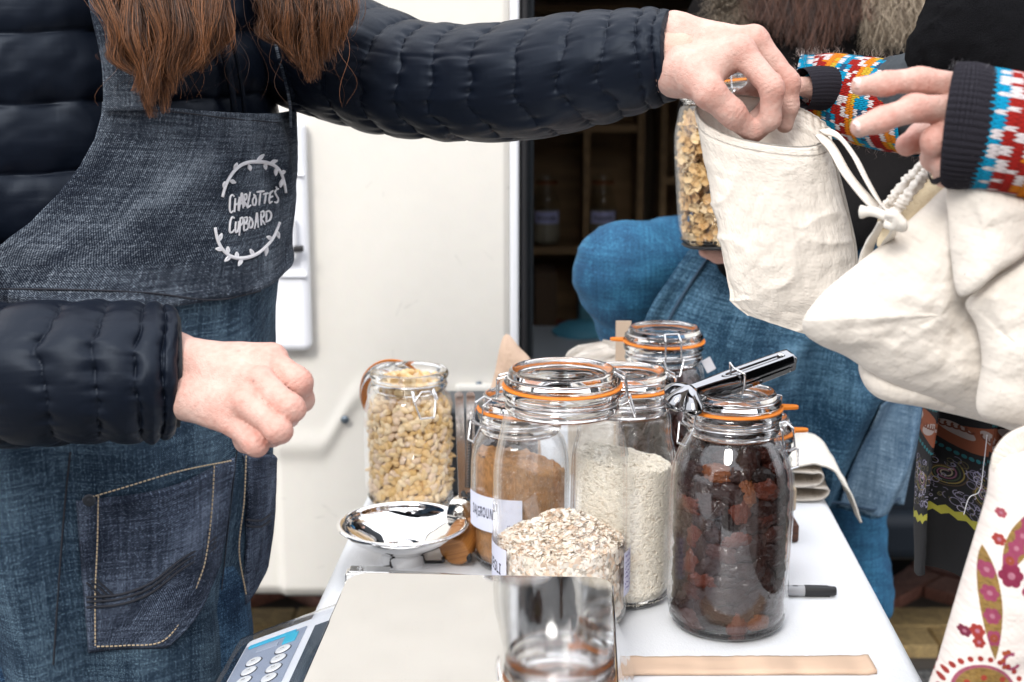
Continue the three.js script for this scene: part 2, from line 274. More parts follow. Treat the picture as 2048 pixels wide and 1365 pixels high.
// ---------------------------------------------------------------- the van and its open door
{
  const Z = -2.62, navy = Ph({ color: rgb(0.012, 0.016, 0.022), roughness: 0.5, specularIntensity: 0.3 });
  const inside = S({ color: rgb(0.42, 0.33, 0.23), roughness: 0.85 }), floorM = S({ color: rgb(0.3, 0.34, 0.38), roughness: 0.6, bumpMap: rep(speck(33, 30, 0, 1), 4), bumpScale: 0.001 });
  const van = thing('van', 'dark van with its cream-lined door open beside wooden shelves', 'van', [1.2, 0, Z]);
  const o = [-1.2, 0, -Z];
  part('body', [ // shell with the doorway left open between x = 0.03 and 0.62
    box(1.6, 2.0, 0.07, -0.81, 1.35, Z - 0.12).translate(...o), box(2.63, 2.0, 0.07, 1.935, 1.35, Z - 0.12).translate(...o), box(0.6, 0.55, 0.07, 0.32, 2.08, Z - 0.12).translate(...o),
    box(5.0, 0.06, 2.0, 0.8, 2.36, Z - 1.1).translate(...o), box(5.0, 2.0, 0.05, 0.8, 1.35, Z - 2.1).translate(...o), box(0.05, 2.0, 2.0, -1.62, 1.35, Z - 1.1).translate(...o), box(0.05, 2.0, 2.0, 3.27, 1.35, Z - 1.1).translate(...o)], navy, van);
  part('floor', rbox(4.8, 0.05, 1.95, 0.01, 0.8, 0.375, Z - 1.1).translate(...o), floorM, van);
  part('sill', rbox(4.9, 0.1, 0.1, 0.03, 0.8, 0.35, Z - 0.1).translate(...o), navy, van);
  part('lining', [box(4.7, 1.8, 0.02, 0.8, 1.42, Z - 2.05).translate(...o), box(1.0, 1.8, 0.02, -0.6, 1.42, Z - 0.17).translate(...o)], inside, van);
  part('door_pillar', rbox(0.018, 1.9, 0.1, 0.006, 0.031, 1.4, Z - 0.05).translate(...o), S({ color: rgb(0.006, 0.01, 0.014), roughness: 0.5 }), van);
  for (const wx of [0.7]) {
    const c = at(1650, 965, 3.3), w = part('wheel', lathe(smoothProfile([[0.17, -0.1], [0.26, -0.105], [0.305, -0.09], [0.318, -0.05], [0.32, 0], [0.318, 0.05], [0.305, 0.09], [0.26, 0.105], [0.17, 0.1]], 30), 48).rotateX(Math.PI / 2), Ph({ color: rgb(0.007, 0.007, 0.008), roughness: 0.85, specularIntensity: 0.3 }), van);
    w.position.set(0.74 + o[0], 0.325, -3.28 + o[2]);
    part('rim', new THREE.CylinderGeometry(0.18, 0.18, 0.12, 32).rotateX(Math.PI / 2), M.brushed, w);
  }
  // the open door: its cream inner skin faces the table
  const cream = S({ color: rgb(1, 1, 1), map: (() => { const T = tiled(19), r = rng(8), sm = Array.from({ length: 60 }, () => [r(), r(), 0.004 + r() * 0.02, r() * 3]); return rep(tex(512, 512, (i, j) => { const u = i / 512, v = j / 512; let k = 0.99 + 0.014 * (T(u * 5, v * 5, 5, 5) - 0.5) + 0.01 * (T(u * 60, v * 60, 60, 60) - 0.5); for (const [a, b, q, o] of sm) { const dx = (u - a) * Math.cos(o) + (v - b) * Math.sin(o), dy = (v - b) * Math.cos(o) - (u - a) * Math.sin(o); if (Math.abs(dx) < q && Math.abs(dy) < 0.0016) k -= 0.07 * T(u * 90, v * 90, 90, 90); } return [0.862 * k, 0.845 * k, 0.812 * k]; }), 1); })(), roughness: 0.5, bumpMap: rep(speck(13, 40, 0, 1), 5), bumpScale: 0.00015 });
  const door = new THREE.Group(); door.name = 'door'; door.userData.label = 'open van door showing its cream moulded inner face'; van.add(door); door.position.set(-0.6, 0.32, -2.44).sub(van.position);
  const dz = -2.44, T = (g) => g.translate(0.6, -0.32, -dz);
  // pressed relief: a raised field with a stepped outline
  const field = (x, y) => { // signed "height" of the pressing, metres
    const e = (q, w) => sstep(-w, w, q);
    const stepY = lerp(0.609, 0.707, sstep(-0.345, -0.262, x)); // the moulded line that steps up behind the jars
    let h = 0.006 * e(y - stepY, 0.03);
    const p = Math.exp(-((y - stepY) ** 2) / 0.0005) * 0.0065; h += p;
    h -= 0.01 * e(-0.42 - x, 0.006) * (y < 0.9 ? 1 : 0);
    h -= 0.008 * e(Math.abs(x - (-0.02)) < 0.02 ? 0.02 - Math.abs(x + 0.02) : -0.02, 0.004) * 0;
    return h;
  };
  part('panel', T(sheet(220, 260, (u, v) => { const x = lerp(-1.25, 0.0, u), y = lerp(1.9, 0.32, v), r = sstep(0, 0.012, -x) * sstep(0, 0.02, y - 0.32); return V(x, y, dz + field(x, y) - 0.014 * (1 - r)); }, 0.035, [1.25, 1.58])), cream, door);
  const edge = part('edge_strip', T(rbox(0.016, 1.6, 0.05, 0.006, 0.004, 1.12, dz - 0.02)), S({ color: rgb(0.75, 0.76, 0.79), roughness: 0.35 }), door);
  part('rubber_seal', T(rbox(0.012, 1.6, 0.05, 0.005, 0.021, 1.12, dz - 0.035)), M.black, door);
  part('grip', T(warp(rbox(0.085, 0.032, 0.02, 0.009, 0, 0, 0, 4), () => {}).translate(-0.058, 0.712, dz + 0.014)), cream, door);
  for (const [px, py] of [[684, 852], [957, 779], [980, 792]]) { const p = at(px, py, 2.47); part('bolt', T(new THREE.SphereGeometry(0.0075, 16, 12).scale(1, 1, 0.6).translate(p.x, p.y, dz + 0.014)), S({ color: rgb(0.13, 0.16, 0.19), roughness: 0.35, metalness: 0.6 }), door); }
  // white lock housing with its lever
  const wp = S({ color: rgb(0.78, 0.79, 0.83), roughness: 0.35 });
  const hA = at(545, 235, 2.45), hB = at(621, 706, 2.45), hw = hB.x - hA.x, hh = hA.y - hB.y, hc = [(hA.x + hB.x) / 2, (hA.y + hB.y) / 2];
  const hous = part('lock_housing', T(rbox(hw, hh, 0.035, 0.014, hc[0], hc[1], dz + 0.025, 5)), wp, door);
  part('latch_block', [T(rbox(0.034, 0.075, 0.03, 0.008, hB.x - 0.034, hc[1] + 0.0, dz + 0.05, 4)), T(rbox(0.05, 0.006, 0.012, 0.002, hB.x - 0.027, hc[1] - 0.064, dz + 0.044)), T(rbox(0.05, 0.004, 0.008, 0.0015, hB.x - 0.027, hc[1] + 0.107, dz + 0.044))], wp, door);
  part('latch_slot', T(rbox(0.018, 0.011, 0.012, 0.003, hB.x - 0.014, hc[1] - 0.016, dz + 0.06)), M.black, door);

  // pigeon-hole shelves at the far side
  const woodT = tiled(61), wood = tex(256, 256, (i, j) => { const k = 0.7 + 0.25 * woodT(i / 256 * 3, j / 256 * 50, 3, 50) + 0.1 * woodT(i / 256 * 9, j / 256 * 9, 9, 9); return [0.62 * k, 0.5 * k, 0.36 * k]; });
  const wm = S({ map: rep(wood, 1), color: rgb(1, 0.97, 0.9), roughness: 0.8 });
  const zs = at(1100, 490, 4.25).z, X = (px) => at(px, 490, 4.25).x, Y = (py) => at(1100, py, 4.25).y;
  const sh = thing('shelf_unit', 'wooden pigeon-hole shelf unit inside the dark van', 'shelf', [X(1160), 0.402, zs]);
  const tz = 0.22, q = (g) => g.translate(-X(1160), -0.402, -zs);
  const xs = [1055, 1168, 1272], ys = [668, 492, 250, 20];
  for (const px of xs) part('upright', q(box(0.018, Y(20) - 0.402, tz, X(px), (Y(20) + 0.402) / 2, zs)), wm, sh);
  for (const py of ys) part('shelf_board', q(box(X(1272) - X(1055) - 0.02, 0.02, tz - 0.006, (X(1272) + X(1055)) / 2, Y(py), zs)), wm, sh);
  part('back_board', q(box(X(1272) - X(1055), Y(20) - 0.402, 0.01, (X(1272) + X(1055)) / 2, (Y(20) + 0.402) / 2, zs - tz / 2 - 0.006)), wm, sh);
  const sh2 = thing('shelf_unit', 'second wooden shelf unit by the doorway behind the flake jar', 'shelf', [X(1420), 0.402, zs]);
  const q2 = (g) => g.translate(-X(1420), -0.402, -zs);
  for (const px of [1316, 1440, 1560]) part('upright', q2(box(0.018, Y(20) - 0.402, tz, X(px), (Y(20) + 0.402) / 2, zs)), wm, sh2);
  for (const py of [640, 520, 352, 190, 30]) part('shelf_board', q2(box(X(1560) - X(1316) - 0.02, 0.02, tz - 0.006, (X(1316) + X(1560)) / 2, Y(py), zs)), wm, sh2);
  part('back_board', q2(box(X(1560) - X(1316), Y(20) - 0.402, 0.01, (X(1316) + X(1560)) / 2, (Y(20) + 0.402) / 2, zs - tz / 2 - 0.006)), wm, sh2);
  // jars standing on the shelf
  const lab = (txt) => drawn(256, 96, (c, w, h) => { c.fillStyle = '#b9b9e0'; c.fillRect(0, 0, w, h); c.strokeStyle = '#26263a'; c.lineWidth = 9; const r = rng(txt); for (let x = 34; x < w - 40; x += 24) { c.beginPath(); c.moveTo(x + r() * 6, 32 + r() * 8); c.lineTo(x + r() * 12, 62 + r() * 6); c.lineTo(x + 14, 40 + r() * 20); c.stroke(); } });
  for (const [px, txt, fillc, lbl] of [[1092, 3, [0.42, 0.36, 0.26], 'small lidded jar with lilac label on the shelf beside the door seal'], [1203, 4, [0.4, 0.33, 0.22], 'small jar of pale grain with lilac label, right of the shelf upright']]) {
    const j = thing('shelf_jar', lbl, 'jar', [X(px), Y(492) + 0.011, zs + 0.04], 0, 'jars on the van shelves');
    const rr = 0.04;
    part('glass', lathe(smoothProfile([[0.001, 0.003], [rr * 0.8, 0.003], [rr, 0.012], [rr, 0.1], [rr * 0.93, 0.135], [rr * 0.7, 0.155], [rr * 0.72, 0.18]], 30), 32), Ph({ color: rgb(0.95, 0.97, 0.97), transmission: 1, thickness: 0, roughness: 0.03 }), j);
    part('filling', lathe([[0, 0.005], [rr * 0.9, 0.005], [rr * 0.96, 0.012], [rr * 0.96, 0.1], [0, 0.104]], 32), S({ color: rgb(...fillc), roughness: 1, bumpMap: rep(speck(2, 50, 0, 1), 3), bumpScale: 0.003 }), j);
    part('lid', lathe([[0, 0.205], [rr * 0.62, 0.205], [rr * 0.76, 0.2], [rr * 0.76, 0.186], [0, 0.184]], 32), Ph({ color: rgb(0.95, 0.97, 0.97), transmission: 1, thickness: 0, roughness: 0.03 }), j);
    part('seal_ring', lathe([[rr * 0.7, 0.18], [rr * 0.84, 0.18], [rr * 0.84, 0.184], [rr * 0.7, 0.184]], 32), S({ color: rgb(0.3, 0.08, 0.02), roughness: 0.6 }), j);
    const g = new THREE.CylinderGeometry(rr + 0.0012, rr + 0.0012, 0.036, 24, 1, true, -R(58), R(116)).translate(0, 0.083, 0);
    part('label', g, S({ map: lab(txt), roughness: 0.8, side: THREE.DoubleSide }), j);
  }
  const crate = (name, label, cat, px0, px1, py0, py1, D, c) => { const a = at(px0, py1, D), b = at(px1, py0, D); return single(name, rbox(b.x - a.x, b.y - a.y, 0.16, 0.008).translate((a.x + b.x) / 2, (a.y + b.y) / 2, a.z), S({ color: rgb(...c), roughness: 0.8, bumpMap: rep(speck(12, 20, 0, 1), 2), bumpScale: 0.002 }), label, cat); };
  crate('cardboard_box', 'brown cardboard box in the lowest shelf compartment', 'box', 1068, 1112, 535, 645, 4.2, [0.16, 0.1, 0.06]);
  crate('carton', 'pale teal carton on the van floor behind the bent knee', 'carton', 1156, 1200, 572, 735, 3.98, [0.12, 0.32, 0.4]);
  crate('tray', 'flat red tray on the van floor under the shelves', 'tray', 1064, 1150, 648, 664, 4.22, [0.3, 0.05, 0.03]);
  { const a = at(1050, 690, 3.62), b = at(1204, 690, 3.62), hh = a.y - 0.402; const cr = thing('storage_crate', 'pale grey plastic storage crate on the van floor by the doorway', 'crate', [(a.x + b.x) / 2, 0.402, a.z]); const pm = S({ color: rgb(0.42, 0.46, 0.5), roughness: 0.55 }); part('tub', rbox(b.x - a.x - 0.012, hh - 0.02, 0.49, 0.012, 0, (hh - 0.02) / 2, 0), pm, cr); part('lid', rbox(b.x - a.x, 0.02, 0.5, 0.006, 0, hh - 0.01, 0), pm, cr); }
  { const p = at(1172, 664, 3.74); single('folded_bag', warp(new THREE.SphereGeometry(1, 40, 24).scale(0.085, 0.03, 0.06), (v) => { const k = 1 + 0.35 * fbm(v.x * 30, v.y * 30, v.z * 30); v.multiplyScalar(k); v.y = Math.max(v.y, -0.018); }).translate(p.x, p.y, p.z), S({ color: rgb(0.08, 0.3, 0.42), roughness: 0.6 }), 'crumpled teal bag lying on the pale grey storage crate', 'bag'); }
}

// ---------------------------------------------------------------- the terrace across the street, behind the viewer: it is what the steel and glass mirror
{
  const bT = tiled(29), brick = tex(512, 512, (i, j) => { const k = 0.8 + 0.35 * (bT(i / 512 * 60, j / 512 * 90, 60, 90) - 0.5) + 0.2 * (bT(i / 512 * 7, j / 512 * 7, 7, 7) - 0.5); return [0.4 * k, 0.3 * k, 0.26 * k]; });
  const bm = S({ map: rep(brick, 4), roughness: 0.9 }), fm = S({ color: rgb(0.6, 0.6, 0.58), roughness: 0.5 }), pm = S({ color: rgb(0.03, 0.035, 0.04), roughness: 0.08 });
  [[-9, 'brick terrace house across the street with white sash windows, beside the gap'], [0.2, 'brick terrace house across the street facing the stall'], [9.4, 'brick terrace house across the street beyond the scarf']].forEach(([x, label], h) => {
    const b = thing('terrace_house', label, 'building', [x, 0, 12.5], Math.PI, 'houses across the street');
    part('wall', box(8.9, 6.2, 0.3, 0, 3.1, -0.2), bm, b); part('roof', new THREE.CylinderGeometry(0.02, 1.2, 1.1, 4, 1).rotateY(Math.PI / 4).scale(5.2, 1, 2).translate(0, 6.75, -1.6), S({ color: rgb(0.05, 0.055, 0.065), roughness: 0.7 }), b);
    for (const y of [1.6, 4.4]) for (const wx of [-3, 0, 3]) { if (y < 2 && wx === 0) { const d = part('door', box(1, 2.2, 0.08, 0, 1.1, 0), S({ color: rgb(0.02, 0.04, 0.05), roughness: 0.3 }), b); continue; } const w = part('window', [box(1.2, 0.08, 0.1, wx, y + 0.8, 0), box(1.2, 0.08, 0.1, wx, y - 0.8, 0), box(0.08, 1.6, 0.1, wx - 0.6, y, 0), box(0.08, 1.6, 0.1, wx + 0.6, y, 0), box(1.1, 0.05, 0.08, wx, y, 0)], fm, b); part('pane', box(1.12, 1.52, 0.02, wx, y, -0.025), pm, w); }
  });
}
// ---------------------------------------------------------------- the folding table
const tableYaw = 0.045;
{
  const bl = onLevel(690, 1080, TABLE), fr = onLevel(1773, 1329, TABLE), br = onLevel(1646, 1014, TABLE), fl = onLevel(608, 1228, TABLE);
  const t = thing('folding_table', 'white plastic folding table crowded with jars', 'table', [0.098, 0, -1.53], -tableYaw);
  part('top', [rbox(0.6, 0.04, 1.2, 0.014, 0, TABLE - 0.02, 0, 4)], M.table, t);
  const leg = S({ color: rgb(0.28, 0.29, 0.3), metalness: 0.6, roughness: 0.4 });
  for (const s of [-1, 1]) for (const e of [-1, 1]) part('leg', tube([V(s * 0.24, TABLE - 0.04, e * 0.5), V(s * 0.25, 0.4, e * 0.52), V(s * 0.26, 0.01, e * 0.54)], 0.0125, 12, 10), leg, t);
  for (const e of [-1, 1]) part('leg_brace', tube([V(-0.256, 0.2, e * 0.53), V(0, 0.2, e * 0.53), V(0.256, 0.2, e * 0.53)], 0.009, 8, 8), leg, t);
}
// ---------------------------------------------------------------- clip-top glass jars
// local frame: base at the origin; H to the lid's top; clasp towards angle `turn`
function jarBody(Rb, Rn, H) {
  const n = H - 0.0185, w = 0.0028;
  const outer = smoothProfile([[Rb * 0.5, 0.0022], [Rb * 0.72, 0.0006], [Rb - 0.016, 0.0006], [Rb - 0.006, 0.004], [Rb - 0.0012, 0.014], [Rb, 0.03], [Rb + 0.0006, H * 0.4], [Rb - 0.0004, H * 0.62], [Rb - 0.005, H * 0.72], [Rn + 0.0005, n - 0.03], [Rn - 0.004, n - 0.0245]], 90);
  const flange = [[Rn - 0.0035, n - 0.023], [Rn - 0.001, n - 0.021], [Rn - 0.0003, n - 0.018], [Rn - 0.002, n - 0.0152], [Rn - 0.004, n - 0.0135], [Rn - 0.002, n - 0.011], [Rn + 0.0008, n - 0.008], [Rn + 0.0012, n - 0.005], [Rn, n - 0.0015], [Rn - 0.002, n]];
  const inner = smoothProfile([[Rn - 0.009, n - 0.001], [Rn - 0.0098, n - 0.012], [Rn - 0.0085, n - 0.026], [Rb - 0.0085, H * 0.715], [Rb - w - 0.0008, H * 0.61], [Rb - w, H * 0.4], [Rb - w - 0.0003, 0.032], [Rb - w - 0.003, 0.015], [Rb - 0.015, 0.0072], [Rb * 0.5, 0.0066]], 70);
  return lathe([[0, 0.0026], ...outer, ...flange, ...inner, [0, 0.0066]], 96);
}
// the same jar in three blown pieces: thick base, thin wall, heavy neck
function jarPieces(Rb, Rn, H) {
  const n = H - 0.0185;
  const wall = smoothProfile([[Rb - 0.0022, 0.011], [Rb - 0.0008, 0.018], [Rb, 0.03], [Rb + 0.0006, H * 0.4], [Rb - 0.0004, H * 0.62], [Rb - 0.005, H * 0.72], [Rn + 0.0005, n - 0.03], [Rn - 0.0035, n - 0.0255]], 80), inw = wall.map(([r, y]) => [r - 0.0026, y]);
  const base = [[0, 0.0026], [Rb * 0.5, 0.0022], [Rb * 0.72, 0.0006], [Rb - 0.016, 0.0006], [Rb - 0.009, 0.0024], [Rb - 0.0048, 0.006], [Rb - 0.0024, 0.0108], [Rb - 0.0046, 0.0112], [Rb - 0.0075, 0.0085], [Rb - 0.015, 0.0068], [Rb * 0.5, 0.006], [0, 0.006]];
  const neck = [[Rn - 0.0035, n - 0.025], [Rn - 0.0035, n - 0.023], [Rn - 0.001, n - 0.021], [Rn - 0.0003, n - 0.018], [Rn - 0.002, n - 0.0152], [Rn - 0.004, n - 0.0135], [Rn - 0.002, n - 0.011], [Rn + 0.0008, n - 0.008], [Rn + 0.0012, n - 0.005], [Rn, n - 0.0015], [Rn - 0.002, n], [Rn - 0.0085, n - 0.0005], [Rn - 0.0095, n - 0.003], [Rn - 0.0095, n - 0.012], [Rn - 0.008, n - 0.0245], [Rn - 0.0035, n - 0.025]];
  return { wall: merge([lathe(wall, 96), lathe(inw, 96)]), base: lathe(base, 80), neck: lathe(neck, 96) };
}
function lidGeo(Rn, y0) { // y0: underside
  return lathe([[0, y0 + 0.0015], [Rn - 0.013, y0 + 0.001], [Rn - 0.011, y0 - 0.004], [Rn - 0.0095, y0 - 0.0045], [Rn - 0.008, y0 + 0.0002], [Rn - 0.001, y0 + 0.0003], [Rn + 0.0004, y0 + 0.003], [Rn - 0.0005, y0 + 0.0062], [Rn - 0.0035, y0 + 0.0075], [Rn - 0.0045, y0 + 0.0095], [Rn - 0.0048, y0 + 0.013], [Rn - 0.0068, y0 + 0.0152], [Rn - 0.0095, y0 + 0.0152], [Rn - 0.0115, y0 + 0.0128], [Rn - 0.0165, y0 + 0.0112], [Rn * 0.52, y0 + 0.0104], [Rn * 0.48, y0 + 0.0118], [Rn * 0.3, y0 + 0.0112], [0, y0 + 0.0108]], 96);
}
function gasketGeo(Rn, y) { const g = [lathe([[Rn - 0.008, y], [Rn + 0.0016, y], [Rn + 0.0022, y + 0.0012], [Rn + 0.0016, y + 0.0026], [Rn - 0.008, y + 0.0026], [Rn - 0.008, y]], 80)]; return g; }
const tab = (Rn, y, a) => { const sh = new THREE.Shape(); sh.moveTo(-0.007, 0); sh.lineTo(-0.005, 0.012); sh.absarc(0, 0.013, 0.0052, Math.PI, 0, true); sh.lineTo(0.007, 0); return new THREE.ExtrudeGeometry(sh, { depth: 0.0022, bevelEnabled: true, bevelSize: 0.0004, bevelThickness: 0.0004, bevelSegments: 1, curveSegments: 10 }).rotateX(-Math.PI / 2).rotateY(Math.PI).translate(0, y, Rn - 0.001).rotateX(0.0).rotateY(a); };
function claspWires(Rn, H, open) {
  const n = H - 0.0185, r = 0.00115, ring = []; // towards +z
  for (let k = 0; k <= 40; k++) { const a = k / 40 * TAU; ring.push(V(Math.sin(a) * (Rn - 0.0024), n - 0.0142, Math.cos(a) * (Rn - 0.0024))); }
  const out = { neck: tube(ring.slice(0, 40), r, 80, 6, { closed: true }) };
  const w = 0.009, zf = Rn + 0.003;
  if (!open) {
    out.bail = bend([V(-w, n - 0.015, Rn - 0.001), V(-w * 1.05, n - 0.008, zf + 0.004), V(-w, n + 0.012, zf + 0.001), V(-w * 0.9, n + 0.0175, zf - 0.009), V(w * 0.9, n + 0.0175, zf - 0.009), V(w, n + 0.012, zf + 0.001), V(w * 1.05, n - 0.008, zf + 0.004), V(w, n - 0.015, Rn - 0.001)], r);
    out.lever = bend([V(-w * 1.3, n - 0.0145, Rn + 0.001), V(-w * 1.35, n - 0.01, zf + 0.006), V(-w * 0.7, n - 0.028, zf + 0.012), V(w * 0.7, n - 0.028, zf + 0.012), V(w * 1.35, n - 0.01, zf + 0.006), V(w * 1.3, n - 0.0145, Rn + 0.001)], r);
    const lr = []; for (let k = 0; k <= 24; k++) { const a = R(40) + k / 24 * R(280); lr.push(V(Math.sin(a) * (Rn - 0.0038), n + 0.0105, Math.cos(a) * (Rn - 0.0038))); }
    out.lid_wire = tube(lr, r, 60, 6);
    out.hinge = bend([V(-0.008, n + 0.0105, -Rn + 0.003), V(-0.008, n + 0.008, -Rn - 0.006), V(-0.007, n - 0.012, -Rn - 0.007), V(0.007, n - 0.012, -Rn - 0.007), V(0.008, n + 0.008, -Rn - 0.006), V(0.008, n + 0.0105, -Rn + 0.003)], r);
  } else {
    out.bail = bend([V(-w * 1.4, n - 0.016, Rn + 0.001), V(-w * 1.5, n - 0.03, zf + 0.005), V(-w, n - 0.048, zf + 0.012), V(w, n - 0.048, zf + 0.012), V(w * 1.5, n - 0.03, zf + 0.005), V(w * 1.4, n - 0.016, Rn + 0.001)], r);
    out.lever = bend([V(-w * 1.6, n - 0.016, Rn), V(-w * 1.7, n - 0.027, zf + 0.008), V(-w * 0.6, n - 0.016, zf + 0.007), V(w * 0.6, n - 0.016, zf + 0.007), V(w * 1.7, n - 0.027, zf + 0.008), V(w * 1.6, n - 0.016, Rn)], r);
  }
  return out;
}
function jar({ px, py, Rb, Rn, H, turn, label, open, tabAt, base, solid }) {
  const p = base ?? onLevel(px, py, TABLE + 0.001), j = thing('storage_jar', label, 'jar', p, turn);
  if (solid) part('glass_body', jarBody(Rb, Rn, H), M.glass, j); else { const q = jarPieces(Rb, Rn, H), g = part('glass_body', q.wall, M.pane, j); part('glass_base', q.base, M.glass, g); part('glass_neck', q.neck, M.glass, g); }
  const y = H - 0.0185, w = claspWires(Rn, H, open);
  if (!open) {
    const lid = part('lid', lidGeo(Rn, y + 0.0032), M.glass, j); part('lid_wire', w.lid_wire, M.wire, lid);
    part('rubber_ring', merge([...gasketGeo(Rn, y + 0.0002), ...(tabAt === undefined ? [] : [tab(Rn, y + 0.0002, tabAt)])]), M.rubber, j);
    part('hinge_wire', w.hinge, M.wire, j);
  }
  part('neck_wire', w.neck, M.wire, j); part('clasp_bail', w.bail, M.wire, j); part('clasp_lever', w.lever, M.wire, j);
  return j;
}
function stuff(name, label, category, pos) { const o = thing(name, label, category, pos); o.userData.kind = 'stuff'; return o; }
function scatter(name, geo, mat, n, place, parent, tint) { // many small pieces: real geometry, one object
  const im = new THREE.InstancedMesh(geo, mat, n), m = new THREE.Matrix4(), q = new THREE.Quaternion(), e = new THREE.Euler(), p = V(), s = V(), c = new THREE.Color();
  for (let i = 0; i < n; i++) { place(i, p, e, s); m.compose(p, q.setFromEuler(e), s); im.setMatrixAt(i, m); if (tint) im.setColorAt(i, tint(i, c)); }
  im.name = name; im.castShadow = im.receiveShadow = true; im.userData.kind = 'stuff'; parent.add(im); return im;
}
const innerR = (Rb, Rn, H) => (y) => y < 0.02 ? Rb - 0.0036 - 0.006 * sstep(0.02, 0.006, y) : y < H * 0.62 ? Rb - 0.0042 : lerp(Rb - 0.0046, Rn - 0.009, sstep(H * 0.62, H - 0.045, y));
function curvedLabel(name, Rb, y0, y1, a0, a1, mat, j) { const g = new THREE.CylinderGeometry(Rb + 0.0016, Rb + 0.0016, y1 - y0, 28, 1, true, a0, a1 - a0).translate(0, (y0 + y1) / 2, 0); return part(name, g, mat, j); }
const hand = (c, txt, x, y, size, seed, color = '#14142e') => { const r = rng(seed); c.save(); c.font = `bold ${size}px sans-serif`; c.fillStyle = color; let X = x; for (const ch of txt) { c.save(); c.translate(X, y + (r() - 0.5) * size * 0.12); c.rotate((r() - 0.5) * 0.22); c.scale(0.86, 1); c.fillText(ch, 0, 0); c.restore(); X += c.measureText(ch).width * 0.84; } c.restore(); };

// --- oats, in the tallest jar behind the scale
{
  const Rb = 0.0685, Rn = 0.0575, H = 0.262, j = jar({ px: 1121, py: 1236, Rb, Rn, H, turn: R(84), label: 'largest clip-top glass jar, a third full of oat flakes, behind the steel scale plate' });
  const lm = S({ map: drawn(512, 256, (c, w, h) => { c.fillStyle = '#dfe0f0'; c.fillRect(0, 0, w, h); hand(c, 'MUESLI', 150, 165, 96, 5); }), roughness: 0.8, side: THREE.DoubleSide });
  const d = j.rotation.y; // label angles are measured from the camera's side
  curvedLabel('label', Rb, 0.045, 0.088, -R(112) - d, -R(52) - d, lm, j);
  curvedLabel('price_label', Rb, 0.036, 0.082, R(61) - d, R(86) - d, S({ map: drawn(256, 512, (c, w, h) => { c.fillStyle = '#dcdcf0'; c.fillRect(0, 0, w, h); c.strokeStyle = '#5a50a0'; c.lineWidth = 8; const r = rng(6); for (let y = 60; y < h - 40; y += 62) { c.beginPath(); for (let x = 30; x < w - 30; x += 14) c.lineTo(x, y + (r() - 0.5) * 40); c.stroke(); } }), roughness: 0.8, side: THREE.DoubleSide }), j);
  const o = stuff('oat_flakes', 'heap of pale oat flakes in the largest glass jar', 'oats', j.position), ir = innerR(Rb, Rn, H), r = rng(21);
  const top = (x, z) => 0.078 + 0.034 * Math.exp(-((x - 0.004) ** 2 + z ** 2) / 0.0021) + 0.006 * fbm(x * 60, z * 60);
  const om = S({ color: rgb(0.78, 0.67, 0.54), roughness: 0.95, bumpMap: rep(speck(17, 60, 0, 1), 3), bumpScale: 0.004 });
  part('bed', sheet(60, 30, (u, v) => { const a = u * TAU, q = v < 0.6 ? v / 0.6 : 1; if (v < 0.6) { const rr = q * (ir(0.075) - 0.0015); return V(Math.sin(a) * rr, top(Math.sin(a) * rr, Math.cos(a) * rr) - 0.003, Math.cos(a) * rr); } const t = (v - 0.6) / 0.4, rr = ir(0.07) - 0.0015, y = lerp(top(Math.sin(a) * rr, Math.cos(a) * rr) - 0.003, 0.009, t); return V(Math.sin(a) * (ir(y) - 0.0015), y, Math.cos(a) * (ir(y) - 0.0015)); }), om, o).userData.kind = 'stuff';
  const fl = warp(new THREE.CircleGeometry(0.0036, 7), (v) => { v.z = 0.0009 * Math.sin(v.x * 900) + 0.0006 * Math.cos(v.y * 1100); v.x *= 0.82; });
  const fs = S({ color: rgb(1, 1, 1), roughness: 0.9, side: THREE.DoubleSide }), tc = [[0.84, 0.74, 0.62], [0.88, 0.8, 0.7], [0.74, 0.56, 0.42], [0.9, 0.84, 0.76]];
  scatter('flakes', fl, fs, 7500, (i, p, e, s) => {
    const a = r() * TAU, k = 0.7 + r() * 0.7; s.set(k, k, k);
    if (i < 3600) { const rr = Math.sqrt(r()) * (ir(0.075) - 0.003), x = Math.sin(a) * rr, z = Math.cos(a) * rr; p.set(x, top(x, z) + r() * 0.0015 - 0.0005, z); e.set(-Math.PI / 2 + (r() - 0.5) * 1.6, (r() - 0.5) * 1.6, r() * 6); } else { const x = Math.sin(a), z = Math.cos(a), y = lerp(0.008, top(x * 0.063, z * 0.063), r()); const rr = ir(y) - 0.0012 - r() * 0.001; p.set(x * rr, y, z * rr); e.set((r() - 0.5) * 0.9, a + (r() - 0.5) * 0.9, r() * 6); }
  }, o, (i, c) => { const t = tc[(r() * 4) | 0]; return c.setRGB(t[0], t[1], t[2]); });
  scatter('flour_dust', new THREE.IcosahedronGeometry(0.00035, 0), fs, 900, (i, p, e, s) => { const a = r() * TAU, y = 0.1 + 0.1 * Math.pow(r(), 1.6), rr = ir(y) + 0.0008; p.set(Math.sin(a) * rr, y, Math.cos(a) * rr); e.set(r() * 6, r() * 6, 0); const k = 0.4 + 1.3 * r() * r(); s.set(k, k, k * 0.6); }, o, (i, c) => c.setRGB(0.85, 0.8, 0.72));
}
